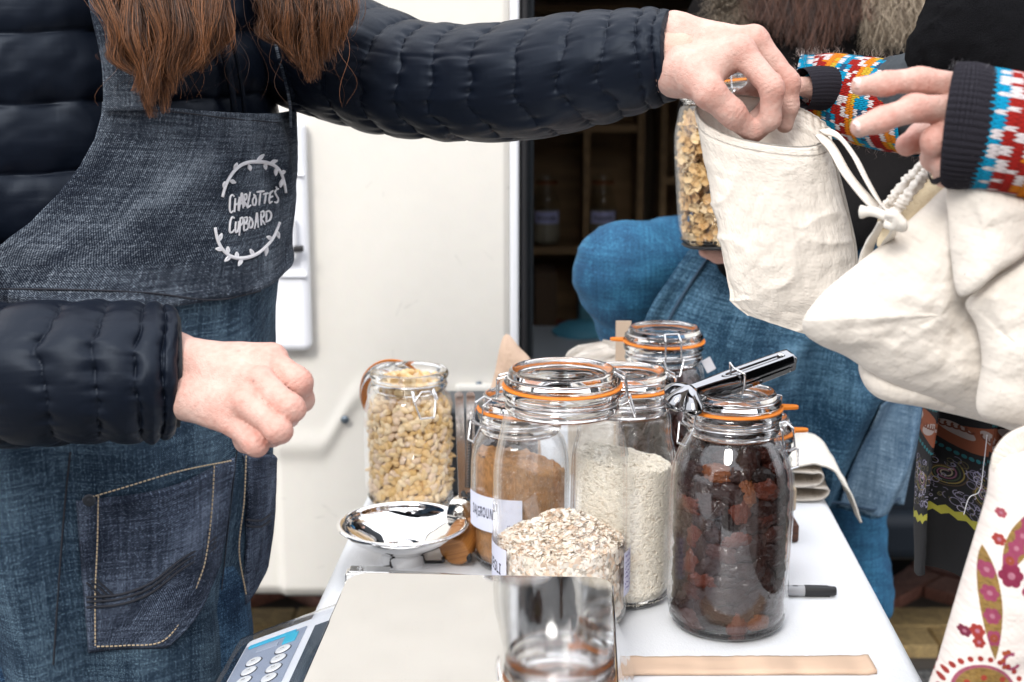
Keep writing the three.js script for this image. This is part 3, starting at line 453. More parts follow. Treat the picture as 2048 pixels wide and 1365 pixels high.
// --- rice
{
  const Rb = 0.0545, Rn = 0.0475, H = 0.246, j = jar({ px: 1243, py: 1190, Rb, Rn, H, turn: R(88), label: 'clip-top glass jar three quarters full of white rice', tabAt: R(-150) });
  const o = stuff('rice_grains', 'white rice filling the glass jar beside the dates', 'rice', j.position), ir = innerR(Rb, Rn, H), r = rng(31);
  const top = (x, z) => 0.157 - 0.18 * (x - 0.0) + 0.05 * z + 0.008 * fbm(x * 40, z * 40) - 2.5 * (x * x + z * z);
  part('bed', sheet(60, 30, (u, v) => { const a = u * TAU; if (v < 0.5) { const rr = v / 0.5 * (ir(0.14) - 0.0012), x = Math.sin(a) * rr, z = Math.cos(a) * rr; return V(x, top(x, z) - 0.002, z); } const t = (v - 0.5) / 0.5, rr = ir(0.14), x = Math.sin(a), z = Math.cos(a), y = lerp(top(x * rr, z * rr) - 0.002, 0.009, t); return V(x * (ir(y) - 0.0012), y, z * (ir(y) - 0.0012)); }), S({ color: rgb(0.66, 0.58, 0.48), roughness: 0.9 }), o).userData.kind = 'stuff';
  const gr = new THREE.SphereGeometry(1, 6, 5).scale(0.0009, 0.0009, 0.0031);
  scatter('grains', gr, S({ color: rgb(1, 1, 1), roughness: 0.6 }), 15000, (i, p, e, s) => {
    const a = r() * TAU, k = 0.8 + r() * 0.4; s.set(k, k, k);
    if (i < 3000) { const rr = Math.sqrt(r()) * (ir(0.14) - 0.002), x = Math.sin(a) * rr, z = Math.cos(a) * rr; p.set(x, top(x, z) - 0.001 + r() * 0.0015, z); e.set((r() - 0.5) * 0.9, r() * 6, 0); } else { const x = Math.sin(a), z = Math.cos(a), y = lerp(0.008, top(x * 0.048, z * 0.048), r()), rr = ir(y) - 0.0011; p.set(x * rr, y, z * rr); e.set(0, 0, 0); e.order = 'YXZ'; e.set((r() - 0.5) * 0.3 + Math.PI / 2 * (r() < 0.5 ? 0 : 0), a + Math.PI / 2 + (r() - 0.5) * 0.5, (r() - 0.5) * 2.2); const tilt = (r() - 0.5) * 2.4; e.set(tilt, a + Math.PI / 2, 0); }
  }, o, (i, c) => { const k = 0.82 + r() * 0.22; return c.setRGB(0.88 * k, 0.81 * k, 0.7 * k); });
}
// --- dates: wrinkled, glossy, piled to the neck
{
  const Rb = 0.0605, Rn = 0.0462, H = 0.243, j = jar({ px: 1453, py: 1246, Rb, Rn, H, turn: R(-62), label: 'clip-top glass jar packed with dark dates under the tongs', tabAt: R(152) });
  const ir = innerR(Rb, Rn, H), r = rng(41);
  const geos = [1, 2, 3, 4].map((k) => warp(new THREE.SphereGeometry(1, 40, 28), (v) => { const n = 0.3 * fbm(v.x * 1.5 + k * 7, v.y * 1.5, v.z * 1.5, 2), w = 0.26 * Math.pow(1 - Math.abs(noise(v.x * 3.4 + k * 9, v.y * 1.1, v.z * 3.4)) * 1.6, 2) * 0.7; v.multiplyScalar(1.06 + n - w); v.x *= 0.0108; v.z *= 0.0098; v.y *= 0.0172; }));
  const mats = [[0.022, 0.006, 0.004], [0.042, 0.009, 0.005], [0.012, 0.005, 0.004], [0.085, 0.018, 0.008], [0.14, 0.042, 0.013]].map((c) => Ph({ color: rgb(...c), roughness: 0.45, specularIntensity: 0.35, clearcoat: 0.3, clearcoatRoughness: 0.1, bumpMap: rep(cottonBump, 2), bumpScale: 0.0015 }));
  const put = (m, a, y, rr) => { m.position.set(j.position.x + Math.sin(a) * rr, j.position.y + y, j.position.z + Math.cos(a) * rr); };
  const rest = stuff('dates_within', 'dark dates packed behind those against the glass', 'dates', j.position), deep = [];
  let n = 0;
  const levels = []; for (let y = 0.018; y < 0.188; y += 0.0148) levels.push(y);
  levels.forEach((y0, L) => {
    const rr0 = ir(y0) - 0.0102, count = Math.floor(TAU * rr0 / 0.0205);
    for (let k = 0; k < count; k++) {
      const a = (k + (L % 2) * 0.5 + (r() - 0.5) * 0.35) / count * TAU, y = y0 + (r() - 0.5) * 0.006, flat = r() < 0.62, rr = ir(y) - 0.0097;
      let an = a; while (an > Math.PI) an -= TAU;
      const front = an > R(-88) && an < R(88), g = geos[(r() * 4) | 0], mt = mats[Math.min(4, (Math.pow(r(), 2.6) * 5) | 0)], roll = (flat ? Math.PI / 2 : 0) + (r() - 0.5) * 0.9;
      if (front) { const m = single('date', g, mt, 'glossy dark dried date against the glass of its jar', 'date', 'dates in the glass jar'); put(m, a, y, rr); m.rotation.order = 'YXZ'; m.rotation.set((r() - 0.5) * 0.3, a, roll); m.scale.setScalar(0.9 + r() * 0.22); n++; } else deep.push([a, y, rr, roll]);
      deep.push([a + 0.2, y + (r() - 0.5) * 0.006, rr - 0.019, roll + 1]);
      if (k % 2) deep.push([a, y, Math.max(0, rr - 0.038), roll + 2]);
    }
  });
  scatter('dates', geos[0], mats[0], deep.length, (i, p, e, s) => { const [a, y, rr, roll] = deep[i]; p.set(Math.sin(a) * rr, y, Math.cos(a) * rr); e.order = 'YXZ'; e.set(0, a, roll); s.set(1, 1, 1); }, rest);
}
// --- ground spice, labelled
{
  const Rb = 0.055, Rn = 0.0462, H = 0.196, j = jar({ px: 1040, py: 1122, Rb, Rn, H, turn: R(-62), label: 'clip-top jar of brown ground spice with a handwritten paper label' });
  const lm = S({ map: drawn(1024, 256, (c, w, h) => { c.fillStyle = '#dcdff0'; c.beginPath(); c.moveTo(0, 0); c.lineTo(w, 0); c.lineTo(w, h); c.lineTo(0, h); c.fill(); hand(c, 'DA(GROUND)', 130, 160, 104, 8); hand(c, '130', 800, 232, 62, 9, '#3a3a6a'); }), roughness: 0.85, side: THREE.DoubleSide });
  curvedLabel('label', Rb, 0.05, 0.09, -R(78) - j.rotation.y, R(2) - j.rotation.y, lm, j);
  const o = stuff('ground_spice', 'ochre brown ground spice settled in the labelled jar', 'spice', j.position), ir = innerR(Rb, Rn, H);
  const top = (x, z) => 0.116 - 0.22 * x + 0.05 * z + 0.012 * fbm(x * 55, z * 55, 3) + 0.006 * Math.abs(noise(x * 90, z * 90));
  const powder = tex(256, 256, (i, j2) => { const k = 0.86 + 0.2 * weaveT(i / 256 * 60, j2 / 256 * 20, 60, 20) + 0.15 * weaveT(i / 256 * 9, j2 / 256 * 9, 9, 9) - 0.1; return [0.68 * k, 0.49 * k, 0.3 * k]; });
  part('powder', sheet(90, 60, (u, v) => { const a = u * TAU; if (v < 0.4) { const rr = v / 0.4 * (ir(0.12) - 0.0008), x = Math.sin(a) * rr, z = Math.cos(a) * rr; return V(x, top(x, z), z); } const t = (v - 0.4) / 0.6, rr = ir(0.12), x = Math.sin(a), z = Math.cos(a), y = lerp(top(x * rr, z * rr), 0.0085, t); return V(x * (ir(y) - 0.0008), y, z * (ir(y) - 0.0008)); }, 0, [1, 1]), S({ map: rep(powder, 3, 3), roughness: 0.95, bumpMap: rep(powder, 3), bumpScale: 0.002 }), o).userData.kind = 'stuff';
}
// --- cashews: the jar stands open, its lid hangs behind
{
  const Rb = 0.0575, Rn = 0.0485, H = 0.192, j = jar({ px: 822, py: 1003, Rb, Rn, H, turn: R(24), open: true, label: 'open glass jar full of cashew pieces beside the steel funnel' });
  const n = H - 0.0185; // the lid, swung over on its hinge
  const lid = part('lid', lidGeo(Rn, 0).rotateX(Math.PI / 2), M.glass, j); lid.position.set(0.004, n - 0.05, -Rn - 0.016); lid.rotation.set(R(8), R(-40), 0, 'YXZ');
  part('rubber_ring', merge(gasketGeo(Rn, -0.003)).rotateX(Math.PI / 2), M.rubber, lid);
  const ir = innerR(Rb, Rn, H), r = rng(51);
  const nut = (k) => { const pts = []; for (let i = 0; i <= 8; i++) { const a = lerp(-1.15, 1.15, i / 8); pts.push(V(Math.sin(a) * 0.0075, Math.cos(a) * 0.006 - 0.004, 0)); } return tube(pts, (t) => (0.0036 + 0.0011 * Math.sin(t * Math.PI)) * Math.sqrt(Math.max(0.02, 1 - Math.pow(2 * t - 1, 4))) * (1 + 0.15 * Math.sin(t * 9 + k)), 8, 7); };
  const chip = (k) => warp(new THREE.IcosahedronGeometry(0.0056, 1), (v) => { const q = 1 + 0.5 * noise(v.x * 160 + k * 5, v.y * 160, v.z * 160); v.multiplyScalar(q); v.z *= 0.62; v.y *= 1.15; });
  const half = (k) => warp(new THREE.SphereGeometry(0.0066, 10, 8), (v) => { v.z *= v.z > 0 ? 0.6 : 0.22; v.y *= 1.3; v.x *= 0.8; v.x += 70 * v.y * v.y; });
  const geos = [nut(1), nut(3), chip(1), chip(2), chip(3), half(1)];
  const mats = [[0.72, 0.49, 0.23], [0.76, 0.56, 0.3], [0.66, 0.43, 0.17], [0.8, 0.63, 0.4], [0.72, 0.54, 0.38]].map((c) => S({ color: rgb(...c), roughness: 0.55 }));
  const rest = stuff('cashews_within', 'cashew pieces packed behind those against the glass', 'cashews', j.position), deep = [];
  const rows = []; for (let y = 0.011; y < 0.158; y += 0.0071) rows.push(y);
  let made = 0;
  rows.forEach((y0, L) => { const rr0 = ir(y0) - 0.005, c = Math.floor(TAU * rr0 / 0.0088);
    for (let k = 0; k < c; k++) {
      const a = (k + (L % 2) * 0.5 + (r() - 0.5) * 0.6) / c * TAU, y = y0 + (r() - 0.5) * 0.004, g = (r() * 6) | 0, rr = ir(y) - 0.0048 - r() * 0.0015; let an = a > Math.PI ? a - TAU : a;
      if (an > R(-80) && an < R(80) && made < 300) { const m = single('cashew', geos[g], mats[(r() * 5) | 0], 'pale cashew piece in the open jar beside the funnel', 'nut', 'cashews in the open jar'); m.position.set(j.position.x + Math.sin(a) * rr, j.position.y + y, j.position.z + Math.cos(a) * rr); m.rotation.order = 'YXZ'; m.rotation.set((r() - 0.5) * 1.0, a + (r() - 0.5) * 0.8, r() * 6); m.scale.setScalar(0.72 + r() * 0.38); made++; } else deep.push([a, y, rr, r() * 6]);
      deep.push([a + 0.08, y + 0.003, rr - 0.0075, r() * 6]); if (k % 2) deep.push([a, y, rr - 0.016, r() * 6]);
    } });
  for (let i = 0; i < 170; i++) { const a = r() * TAU, rr = Math.sqrt(r()) * 0.036; deep.push([a, 0.156 + 0.006 * r() + 0.004 * Math.cos(rr * 60), rr, r() * 6]); }
  geos.forEach((g, gi) => { const list = deep.filter((_, i) => i % 6 === gi); scatter('pieces', g, mats[gi % 5], list.length, (i, p, e, s) => { const [a, y, rr, roll] = list[i]; p.set(Math.sin(a) * rr, y, Math.cos(a) * rr); e.order = 'YXZ'; e.set(roll, a, roll * 2); s.setScalar(1.05); }, rest); });
}
// --- chocolate buttons at the back
{
  const Rb = 0.056, Rn = 0.0472, H = 0.242, j = jar({ px: 1320, py: 1039, Rb, Rn, H, turn: R(6), label: 'clip-top jar of dark chocolate buttons in the back row', tabAt: R(-105) });
  const tagp = part('swing_tag', rbox(0.012, 0.017, 0.0012, 0.0005).rotateZ(0.5).translate(0.053, 0.196, 0.01), M.paper, j);
  const ir = innerR(Rb, Rn, H), r = rng(61), g = lathe([[0, -0.002], [0.0085, -0.002], [0.0095, -0.0008], [0.008, 0.001], [0.004, 0.0022], [0, 0.0026]], 18);
  const mats = [[0.025, 0.012, 0.012], [0.06, 0.035, 0.035], [0.1, 0.07, 0.075]].map((c) => S({ color: rgb(...c), roughness: 0.55 }));
  let made = 0; const deep = [], rest = stuff('buttons_within', 'dark chocolate buttons below those near the lid', 'chocolate', j.position);
  for (let L = 0; L < 22; L++) for (let k = 0; k < 19; k++) { const y = 0.012 + L * 0.0082, a = (k + (L % 2) * 0.5 + r() * 0.4) / 19 * TAU, rr = ir(y) - 0.007 - r() * 0.003; const an = a > Math.PI ? a - TAU : a, e = [(r() - 0.5) * 2.4, a, r() * 3]; if (y > 0.14 && Math.abs(an) < R(95)) { const m = single('chocolate_button', g, mats[(r() * 3) | 0], 'dark chocolate button in the back-row jar', 'chocolate', 'chocolate buttons in the back-row jar'); m.position.set(j.position.x + Math.sin(a) * rr, j.position.y + y, j.position.z + Math.cos(a) * rr); m.rotation.order = 'YXZ'; m.rotation.set(...e); } else deep.push([a, y, rr, e]); deep.push([a, y, rr * 0.6, e]); }
  scatter('buttons', g, mats[0], deep.length, (i, p, e, s) => { const [a, y, rr, q] = deep[i]; p.set(Math.sin(a) * rr, y, Math.cos(a) * rr); e.order = 'YXZ'; e.set(...q); s.set(1, 1, 1); }, rest);
}
// --- small jar half hidden behind the dates
{
  const Rb = 0.046, Rn = 0.0425, H = 0.176, j = jar({ px: 1498, py: 1135, Rb, Rn, H, turn: R(40), label: 'small clip-top jar of red pieces half hidden behind the dates', tabAt: R(52) });
  part('filling', lathe([[0, 0.0075], [Rb - 0.012, 0.0085], [Rb - 0.0045, 0.018], [Rb - 0.0045, 0.1], [Rb - 0.012, 0.128], [0, 0.132]], 40), S({ color: rgb(0.45, 0.09, 0.04), roughness: 0.7, bumpMap: rep(speck(14, 24, 0, 1), 2), bumpScale: 0.006 }), j);
}
// ---------------------------------------------------------------- soft shapes: an outline in space, filled out to both sides
function segDist(p, a, b) { const ab = b.clone().sub(a), t = clamp(p.clone().sub(a).dot(ab) / ab.lengthSq()); return p.distanceTo(a.clone().addScaledVector(ab, t)); }
function pillow(outline, centre, T, o = {}) {
  const O = outline.map(at3), C = at3(centre), cv = new THREE.CatmullRomCurve3(O, true, 'centripetal'), nrm = (o.normal ?? V(0, 0.1, 1)).clone().normalize(), nu = o.nu ?? 140, nv = o.nv ?? 64;
  const ridges = (o.ridges ?? []).map(([pts, amp, w]) => [pts.map(at3), amp, w]), pts = cv.getSpacedPoints(nu);
  const base = (u, r) => C.clone().lerp(pts[Math.round(u * nu) % nu], r);
  const g = sheet(nu, nv, (u, v) => {
    const front = v < 0.5, r = front ? v * 2 : (1 - v) * 2, p = base(u, r), th = T * Math.pow(Math.max(0, 1 - Math.pow(r, o.pow ?? 3)), 0.6); let d = th * (front ? 1 : -(o.back ?? 0.8));
    if (front) { for (const [q, amp, w] of ridges) { let m = 1e9; for (let i = 0; i + 1 < q.length; i++) m = Math.min(m, segDist(p, q[i], q[i + 1])); d += amp * Math.exp(-(m * m) / (w * w)) * (1 - Math.pow(r, 8)); } d += (o.rough ?? 0.003) * fbm(p.x * 22 + (o.seed ?? 0), p.y * 22, 1, 4) * (1 - Math.pow(r, 10)); }
    return p.addScaledVector(nrm, d);
  });
  const p = g.attributes.position, uv = g.attributes.uv, ang = o.turnUV ?? 0; for (let i = 0; i < uv.count; i++) { const x = p.getX(i) - C.x, y = p.getY(i) - C.y; uv.setXY(i, x * Math.cos(ang) - y * Math.sin(ang), x * Math.sin(ang) + y * Math.cos(ang)); }
  return g;
}
function tape(pts, w, th, face = V(0, 0, 1), twist = 0) { const P = pts.map(at3), c = new THREE.CatmullRomCurve3(P, false, 'centripetal'); return sheet(4, pts.length * 8, (u, v) => { const p = c.getPoint(v), t = c.getTangent(v), f = face.clone().applyAxisAngle(t, twist * v), s = V().crossVectors(t, f).normalize(); return p.addScaledVector(s, (u - 0.5) * w); }, th, [w, 0.2]); }

// ---------------------------------------------------------------- the open drawstring bag
{
  const s = thing('drawstring_bag', 'small open cotton drawstring bag with a hand reaching in', 'bag');
  // sections from rim to base: left, right, half depth (towards the lens), how far the front sinks
  const sec = [[[1391, 222], [1657, 262], 0.031, 42], [[1396, 262], [1664, 300], 0.031, 28], [[1412, 340], [1678, 352], 0.026, 14], [[1432, 430], [1694, 440], 0.024, 8], [[1452, 520], [1706, 520], 0.021, 4], [[1466, 580], [1706, 590], 0.016, 2], [[1478, 612], [1700, 650], 0.009, 0], [[1500, 632], [1680, 690], 0.002, 0]];
  const D0 = 1.224, L = new THREE.CatmullRomCurve3(sec.map((q) => at(q[0][0], q[0][1], D0))), Rr = new THREE.CatmullRomCurve3(sec.map((q) => at(q[1][0], q[1][1], D0 + 0.01)));
  const dep = (v) => { const k = v * (sec.length - 1), i = Math.min(sec.length - 2, Math.floor(k)); return [lerp(sec[i][2], sec[i + 1][2], k - i), lerp(sec[i][3], sec[i + 1][3], k - i)]; };
  const P = (u, v, off = 0) => {
    const a = u * TAU, l = L.getPoint(v), r = Rr.getPoint(v), c = l.clone().lerp(r, 0.5), h = r.clone().sub(l).multiplyScalar(0.5), [d, sink] = dep(v), ca = Math.cos(a), sa = Math.sin(a);
    const p = c.addScaledVector(h, Math.sign(ca) * Math.pow(Math.abs(ca), 0.8)); p.z += d * sa; p.y -= sa * sink / F * D0;
    const crease = 0.0055 * fbm(p.x * 15 + p.y * 6, p.y * 11, sa > 0 ? 0 : 5, 5) + 0.0028 * Math.pow(1 - Math.abs(noise(p.x * 17 - p.y * 13, p.y * 19 + p.x * 9, 8)), 6) * sstep(0.1, 0.5, v) + 0.0016 * Math.abs(noise(p.x * 60 + p.y * 40, p.y * 50 - p.x * 20, sa > 0 ? 1 : 4)) * sstep(0.05, 0.4, v), hem = v < 0.1 ? 0.0009 * sstep(0, 0.012, v) * sstep(0.1, 0.088, v) : 0, gather = 0.0014 * Math.sin(a * 34 + 3 * noise(a * 3, 2)) * sstep(0.13, 0.03, v) * (0.25 + 0.75 * sstep(0.4, 1, ca));
    const n = V(ca * 0.4, 0, sa).normalize(); return p.addScaledVector(n, crease + hem + gather + off);
  };
  const outer = sheet(200, 160, (u, v) => P(1 - u, v), 0, [0.5, 0.24]), inner = sheet(140, 90, (u, v) => P(u, v, -0.0012), 0, [0.5, 0.24]), rim = sheet(200, 4, (u, v) => { const p = P(1 - u, 0, -0.0006 + 0.0009 * Math.cos(v * Math.PI)); p.y += 0.0012 * Math.sin(v * Math.PI); return p; });
  part('cloth', [outer, inner, rim], M.cotton, s);
  // side seam
  part('side_seam', tube([0.1, 0.25, 0.4, 0.55, 0.7, 0.85].map((v) => P(0.045, v, 0.0012)), 0.0011, 40, 6), M.cotton, s);
  part('drawstring', tape([[1648, 262, 1.215], [1676, 276, 1.19], [1706, 312, 1.14], [1732, 362, 1.08], [1760, 410, 1.02], [1786, 440, 0.975]], 0.0085, 0.0018, V(0.2, 0.1, 1)), M.cotton, s);
  part('drawstring', tape([[1640, 272, 1.212], [1662, 296, 1.19], [1690, 345, 1.14], [1722, 386, 1.08], [1758, 424, 1.02], [1784, 446, 0.973]], 0.0085, 0.0018, V(0.1, 0.2, 1), 0.5), M.cotton, s);
  part('knot', [0, 1, 2].map((k) => tube([at(1774 + k * 9, 428 + k * 7, 0.972), at(1794 + k * 5, 432 + k * 6, 0.967), at(1790 + k * 8, 452 + k * 2, 0.972), at(1772 + k * 9, 447, 0.976)], 0.0034, 16, 10)), M.cord, s);
  rebase(s, at(1560, 640, 1.228));
}
// ---------------------------------------------------------------- the customer's larger cotton bag, gathered in the hand
{
  const s = thing('cotton_bag', 'large crumpled cotton bag hanging from the gloved hand', 'bag'), D = 1.0, N = V(0.05, 0.18, 1), q = (l, d = D) => l.map(([x, y]) => [x, y, d]);
  part('cloth', pillow([[1606, 642, 1.03], [1640, 592, 1.03], [1720, 524, 1.02], [1770, 484, 1.015], [1845, 417, 1.005], [1905, 368, 1.0], [1985, 384, 1.0], [2070, 470, 1.01], [2080, 800, 1.02], [1995, 836, 1.03], [1900, 812, 1.03], [1810, 780, 1.03], [1740, 744, 1.03], [1690, 712, 1.035], [1640, 690, 1.035], [1610, 668, 1.035]], [1850, 630, 1.01], 0.03, { normal: N, seed: 3, rough: 0.014, nu: 220, nv: 110, turnUV: 0.6, ridges: [[q([[1640, 640], [1760, 640], [1900, 600]], 0.985), 0.012, 0.022], [q([[1660, 686], [1780, 700], [1860, 690], [1930, 640]], 0.99), -0.02, 0.012], [q([[1700, 700], [1770, 715]], 0.99), 0.006, 0.005], [q([[1770, 712], [1850, 760], [1960, 820]], 0.99), -0.02, 0.005], [q([[1765, 705], [1800, 745], [1870, 790], [1935, 815]], 0.99), 0.008, 0.006], [q([[1895, 375], [1905, 480], [1925, 600], [1950, 700], [1945, 810]], 0.98), 0.024, 0.012], [q([[1935, 470], [1960, 580], [1975, 720], [1960, 830]], 0.98), -0.034, 0.01], [q([[1810, 560], [1870, 540], [1900, 520]], 0.98), 0.004, 0.02]] }), M.cotton, s);
  part('lower_fold', pillow([[1720, 722, 1.045], [1726, 764, 1.045], [1756, 796, 1.045], [1840, 814, 1.045], [1920, 832, 1.045], [1990, 850, 1.045], [2080, 872, 1.05], [2080, 700, 1.06], [1850, 680, 1.06]], [1890, 770, 1.045], 0.022, { normal: V(0, 0.1, 1), seed: 9, rough: 0.008, ridges: [[q([[1745, 740], [1800, 790], [1920, 825]], 1.03), -0.008, 0.006]] }), M.cotton, s);
  part('turned_flap', pillow([[1898, 368, 0.965], [1945, 364, 0.95], [2010, 384, 0.945], [2090, 420, 0.95], [2060, 500, 0.95], [1995, 548, 0.945], [1950, 585, 0.95], [1920, 592, 0.955], [1904, 520, 0.96], [1898, 440, 0.965]], [1955, 460, 0.952], 0.012, { normal: N, seed: 5, rough: 0.007, turnUV: 0.3 }), M.cotton, s);
  part('hanging_fold', pillow([[1932, 606, 0.97], [1955, 582, 0.962], [2010, 545, 0.958], [2080, 520, 0.958], [2090, 846, 0.97], [2000, 846, 0.975], [1958, 828, 0.978], [1966, 720, 0.97], [1954, 650, 0.968]], [2015, 690, 0.965], 0.016, { normal: N, seed: 11, rough: 0.009, turnUV: 0.2, ridges: [[q([[1975, 600], [1995, 720], [1985, 830]], 0.955), 0.008, 0.008]] }), M.cotton, s);
  // mouth: the lining with its painted-in glow, and the ruched channel round it
  part('mouth', sheet(60, 40, (u, v) => { const a = at(lerp(1760, 1872, u), lerp(446, 306, u), 1.03), b = at(lerp(1778, 1905, u), lerp(520, 372, u), 1.0); const p = a.lerp(b, v); p.z -= 0.022 * Math.sin(Math.PI * v); return p.add(V(0.002, 0.002, 0.003).multiplyScalar(fbm(u * 7, v * 5) * 1.5)); }, 0.0012, [0.08, 0.05]), M.backlitCotton, s);
  for (const [k, dz] of [[0, 0], [1, -0.008]]) part('ruched_channel', tube([[1757 + 16 * k, 434 + 14 * k, 1.025 + dz], [1788 + 14 * k, 396 + 14 * k, 1.02 + dz], [1828 + 12 * k, 350 + 12 * k, 1.015 + dz], [1873 + 8 * k, 306 + 10 * k, 1.01 + dz]], (t, a) => 0.0037 * (1 + 0.13 * Math.sin(t * 88 + 2.4 * Math.sin(a + k) + 7 * noise(t * 5, k * 3)) + 0.6 * noise(t * 17, Math.cos(a) * 1.5, Math.sin(a) * 1.5 + k)), 220, 18), M.cord, s);
  part('mouth_back', sheet(30, 30, (u, v) => at(lerp(1758, 1880, u), lerp(440, 304, u) + v * 120, 1.05 + 0.01 * Math.sin(v * 3)).add(V(0, 0, 0.003 * fbm(u * 6, v * 6))), 0.0012, [0.08, 0.06]), M.backlitCotton, s);
  const ties = [[[1722, 424, 0.99], [1748, 424, 0.985], [1775, 434, 0.98]], [[1768, 440, 0.985], [1742, 480, 1.02], [1724, 540, 1.04], [1706, 590, 1.045]], [[1790, 452, 0.98], [1776, 480, 1.01], [1756, 520, 1.035], [1736, 570, 1.045]], [[1764, 440, 0.985], [1734, 500, 1.03], [1714, 560, 1.045], [1680, 588, 1.05], [1658, 606, 1.05], [1668, 622, 1.045]]];
  ties.forEach((t, i) => part('drawstring', i ? tape(t, 0.0075, 0.0016, V(0.3, 0, 1), i * 0.4) : tube(t, (v) => 0.0034 + 0.0014 * sstep(0.3, 0, v), 16, 10), M.cord, s));
  rebase(s, at(1900, 840, 1.02));
}
// ---------------------------------------------------------------- weighing scale
{
  const PH = TABLE + 0.092, bl = onLevel(702, 1147, PH), br = onLevel(1222, 1155, PH), yaw = -0.05;
  const c = bl.clone().lerp(br, 0.5), W = bl.distanceTo(br), Dp = 0.25;
  const s = thing('weighing_scale', 'shop scale with polished steel plate and keypad facing the apron', 'scale', [c.x, TABLE, c.z], yaw);
  // plate: rounded rectangle with rolled rim, back edge at z = 0
  const sh = new THREE.Shape(), r = 0.02, x0 = -W / 2, x1 = W / 2, y0 = 0, y1 = Dp;
  sh.moveTo(x0 + r, y0); sh.lineTo(x1 - r, y0); sh.absarc(x1 - r, y0 + r, r, -Math.PI / 2, 0); sh.lineTo(x1, y1 - r); sh.absarc(x1 - r, y1 - r, r, 0, Math.PI / 2); sh.lineTo(x0 + r, y1); sh.absarc(x0 + r, y1 - r, r, Math.PI / 2, Math.PI); sh.lineTo(x0, y0 + r); sh.absarc(x0 + r, y0 + r, r, Math.PI, Math.PI * 1.5);
  const pg = new THREE.ExtrudeGeometry(sh, { depth: 0.014, bevelEnabled: true, bevelThickness: 0.0022, bevelSize: 0.0022, bevelSegments: 4, curveSegments: 12 }).rotateX(Math.PI / 2).translate(0, 0.092 - 0.0022, 0);
  part('plate', pg, S({ map: (() => { const T = tiled(78), q = rng(5), d = new Map(); for (let k = 0; k < 900; k++) d.set(((q() * 512) | 0) + 512 * ((q() * 512) | 0), 0.04 + 0.1 * q()); return rep(tex(512, 512, (i, j) => { const k = 0.9 - (d.get(i + 512 * j) ?? 0) - 0.025 * T(i / 64, j / 64, 8, 8); return [k, k * 0.995, k * 0.99]; }), 4); })(), roughnessMap: rep(speck(77, 5, 0.25, 1), 3), metalness: 1, roughness: 0.1 }), s);
  for (const dx of [0.004, 0.021]) part('catch', rbox(0.005, 0.003, 0.004, 0.001, dx, 0.0885, -0.003), M.black, s);
  part('base', rbox(W * 0.9, 0.05, Dp, 0.01, 0, 0.045, Dp / 2), M.white, s);
  // the sloping control panel, on the left, read from the left
  const A = s.worldToLocal.bind(s); s.updateMatrixWorld();
  const xr = x0 + 0.012, xl = x0 - 0.098, yr = 0.074, yl = 0.03, L = (t) => V(lerp(xr, xl, t), lerp(yr, yl, t), 0), nrm = V(-(yr - yl), xr - xl, 0).normalize();
  const zb = 0.03, zf = 0.28; // back, front
  const slab = (t0, t1, za, zc, th, lift = 0, rad = 0.003) => { const a = L(t0), b = L(t1), len = a.distanceTo(b), g = rbox(len, th, zc - za, Math.min(rad, th * 0.45)); g.rotateZ(Math.atan2(a.y - b.y, a.x - b.x)); const m = a.clone().lerp(b, 0.5).addScaledVector(nrm, lift - th / 2); return g.translate(m.x, m.y, (za + zc) / 2); };
  part('panel_housing', slab(0, 1, zb - 0.012, zf, 0.03, 0, 0.008), M.white, s);
  const sil = (c) => S({ color: rgb(...c), roughness: 0.45 });
  part('keypad_panel', slab(0.42, 0.94, zb + 0.012, zf, 0.0012, 0.0012, 0.0005), sil([0.3, 0.34, 0.42]), s);
  part('blue_strip', slab(0.5, 0.9, zb + 0.014, zb + 0.021, 0.0012, 0.0024, 0.0005), sil([0.05, 0.42, 0.62]), s);
  part('blue_patch', slab(0.47, 0.58, zb + 0.021, zb + 0.04, 0.0012, 0.0023, 0.0005), sil([0.05, 0.45, 0.62]), s);
  const lcd = part('display_window', slab(0.04, 0.34, zb + 0.02, zf, 0.0016, 0.0016, 0.0006), Ph({ color: rgb(0.05, 0.07, 0.085), roughness: 0.12, clearcoat: 1, clearcoatRoughness: 0.05 }), s);
  // round keys with their figures
  const figs = ['1', '2', '3', '4', '6', '7', '8', '9', '5', '0'];
  const put = (t, z, f) => {
    const g = lathe([[0, 0.0016], [0.0062, 0.0016], [0.0072, 0.0008], [0.0074, 0]], 28), p = L(t), q = new THREE.Quaternion().setFromUnitVectors(V(0, 1, 0), nrm);
    const k = part('key', g, S({ color: rgb(0.76, 0.76, 0.76), roughness: 0.4 }), s); k.position.set(p.x, p.y, z).addScaledVector(nrm, 0.0013); k.quaternion.copy(q);
    part('key_rim', new THREE.TorusGeometry(0.0077, 0.0006, 6, 28).rotateX(Math.PI / 2), M.black, k);
    const t2 = drawn(64, 64, (c) => { c.fillStyle = '#e0e0dd'; c.fillRect(0, 0, 64, 64); c.fillStyle = '#333'; c.font = 'bold 44px sans-serif'; c.textAlign = 'center'; c.fillText(f, 32, 48); });
    part('figure', new THREE.PlaneGeometry(0.0075, 0.0075).rotateX(-Math.PI / 2).rotateY(-Math.PI / 2).translate(0, 0.0019, 0), S({ map: t2, roughness: 0.5 }), k);
  };
  for (let k = 0; k < 4; k++) { put(0.545, zb + 0.053 + k * 0.0192, figs[k]); put(0.775, zb + 0.058 + k * 0.0192, figs[k + 4]); }
  part('badge', slab(0.62, 0.8, zb + 0.03, zb + 0.038, 0.0012, 0.0024, 0.0005), sil([0.36, 0.4, 0.48]), s);
  // clear dust cover over panel and sides
  const cov = Ph({ color: rgb(0.97, 0.98, 1), roughness: 0.12, transmission: 1, thickness: 0, ior: 1.45, side: THREE.DoubleSide });
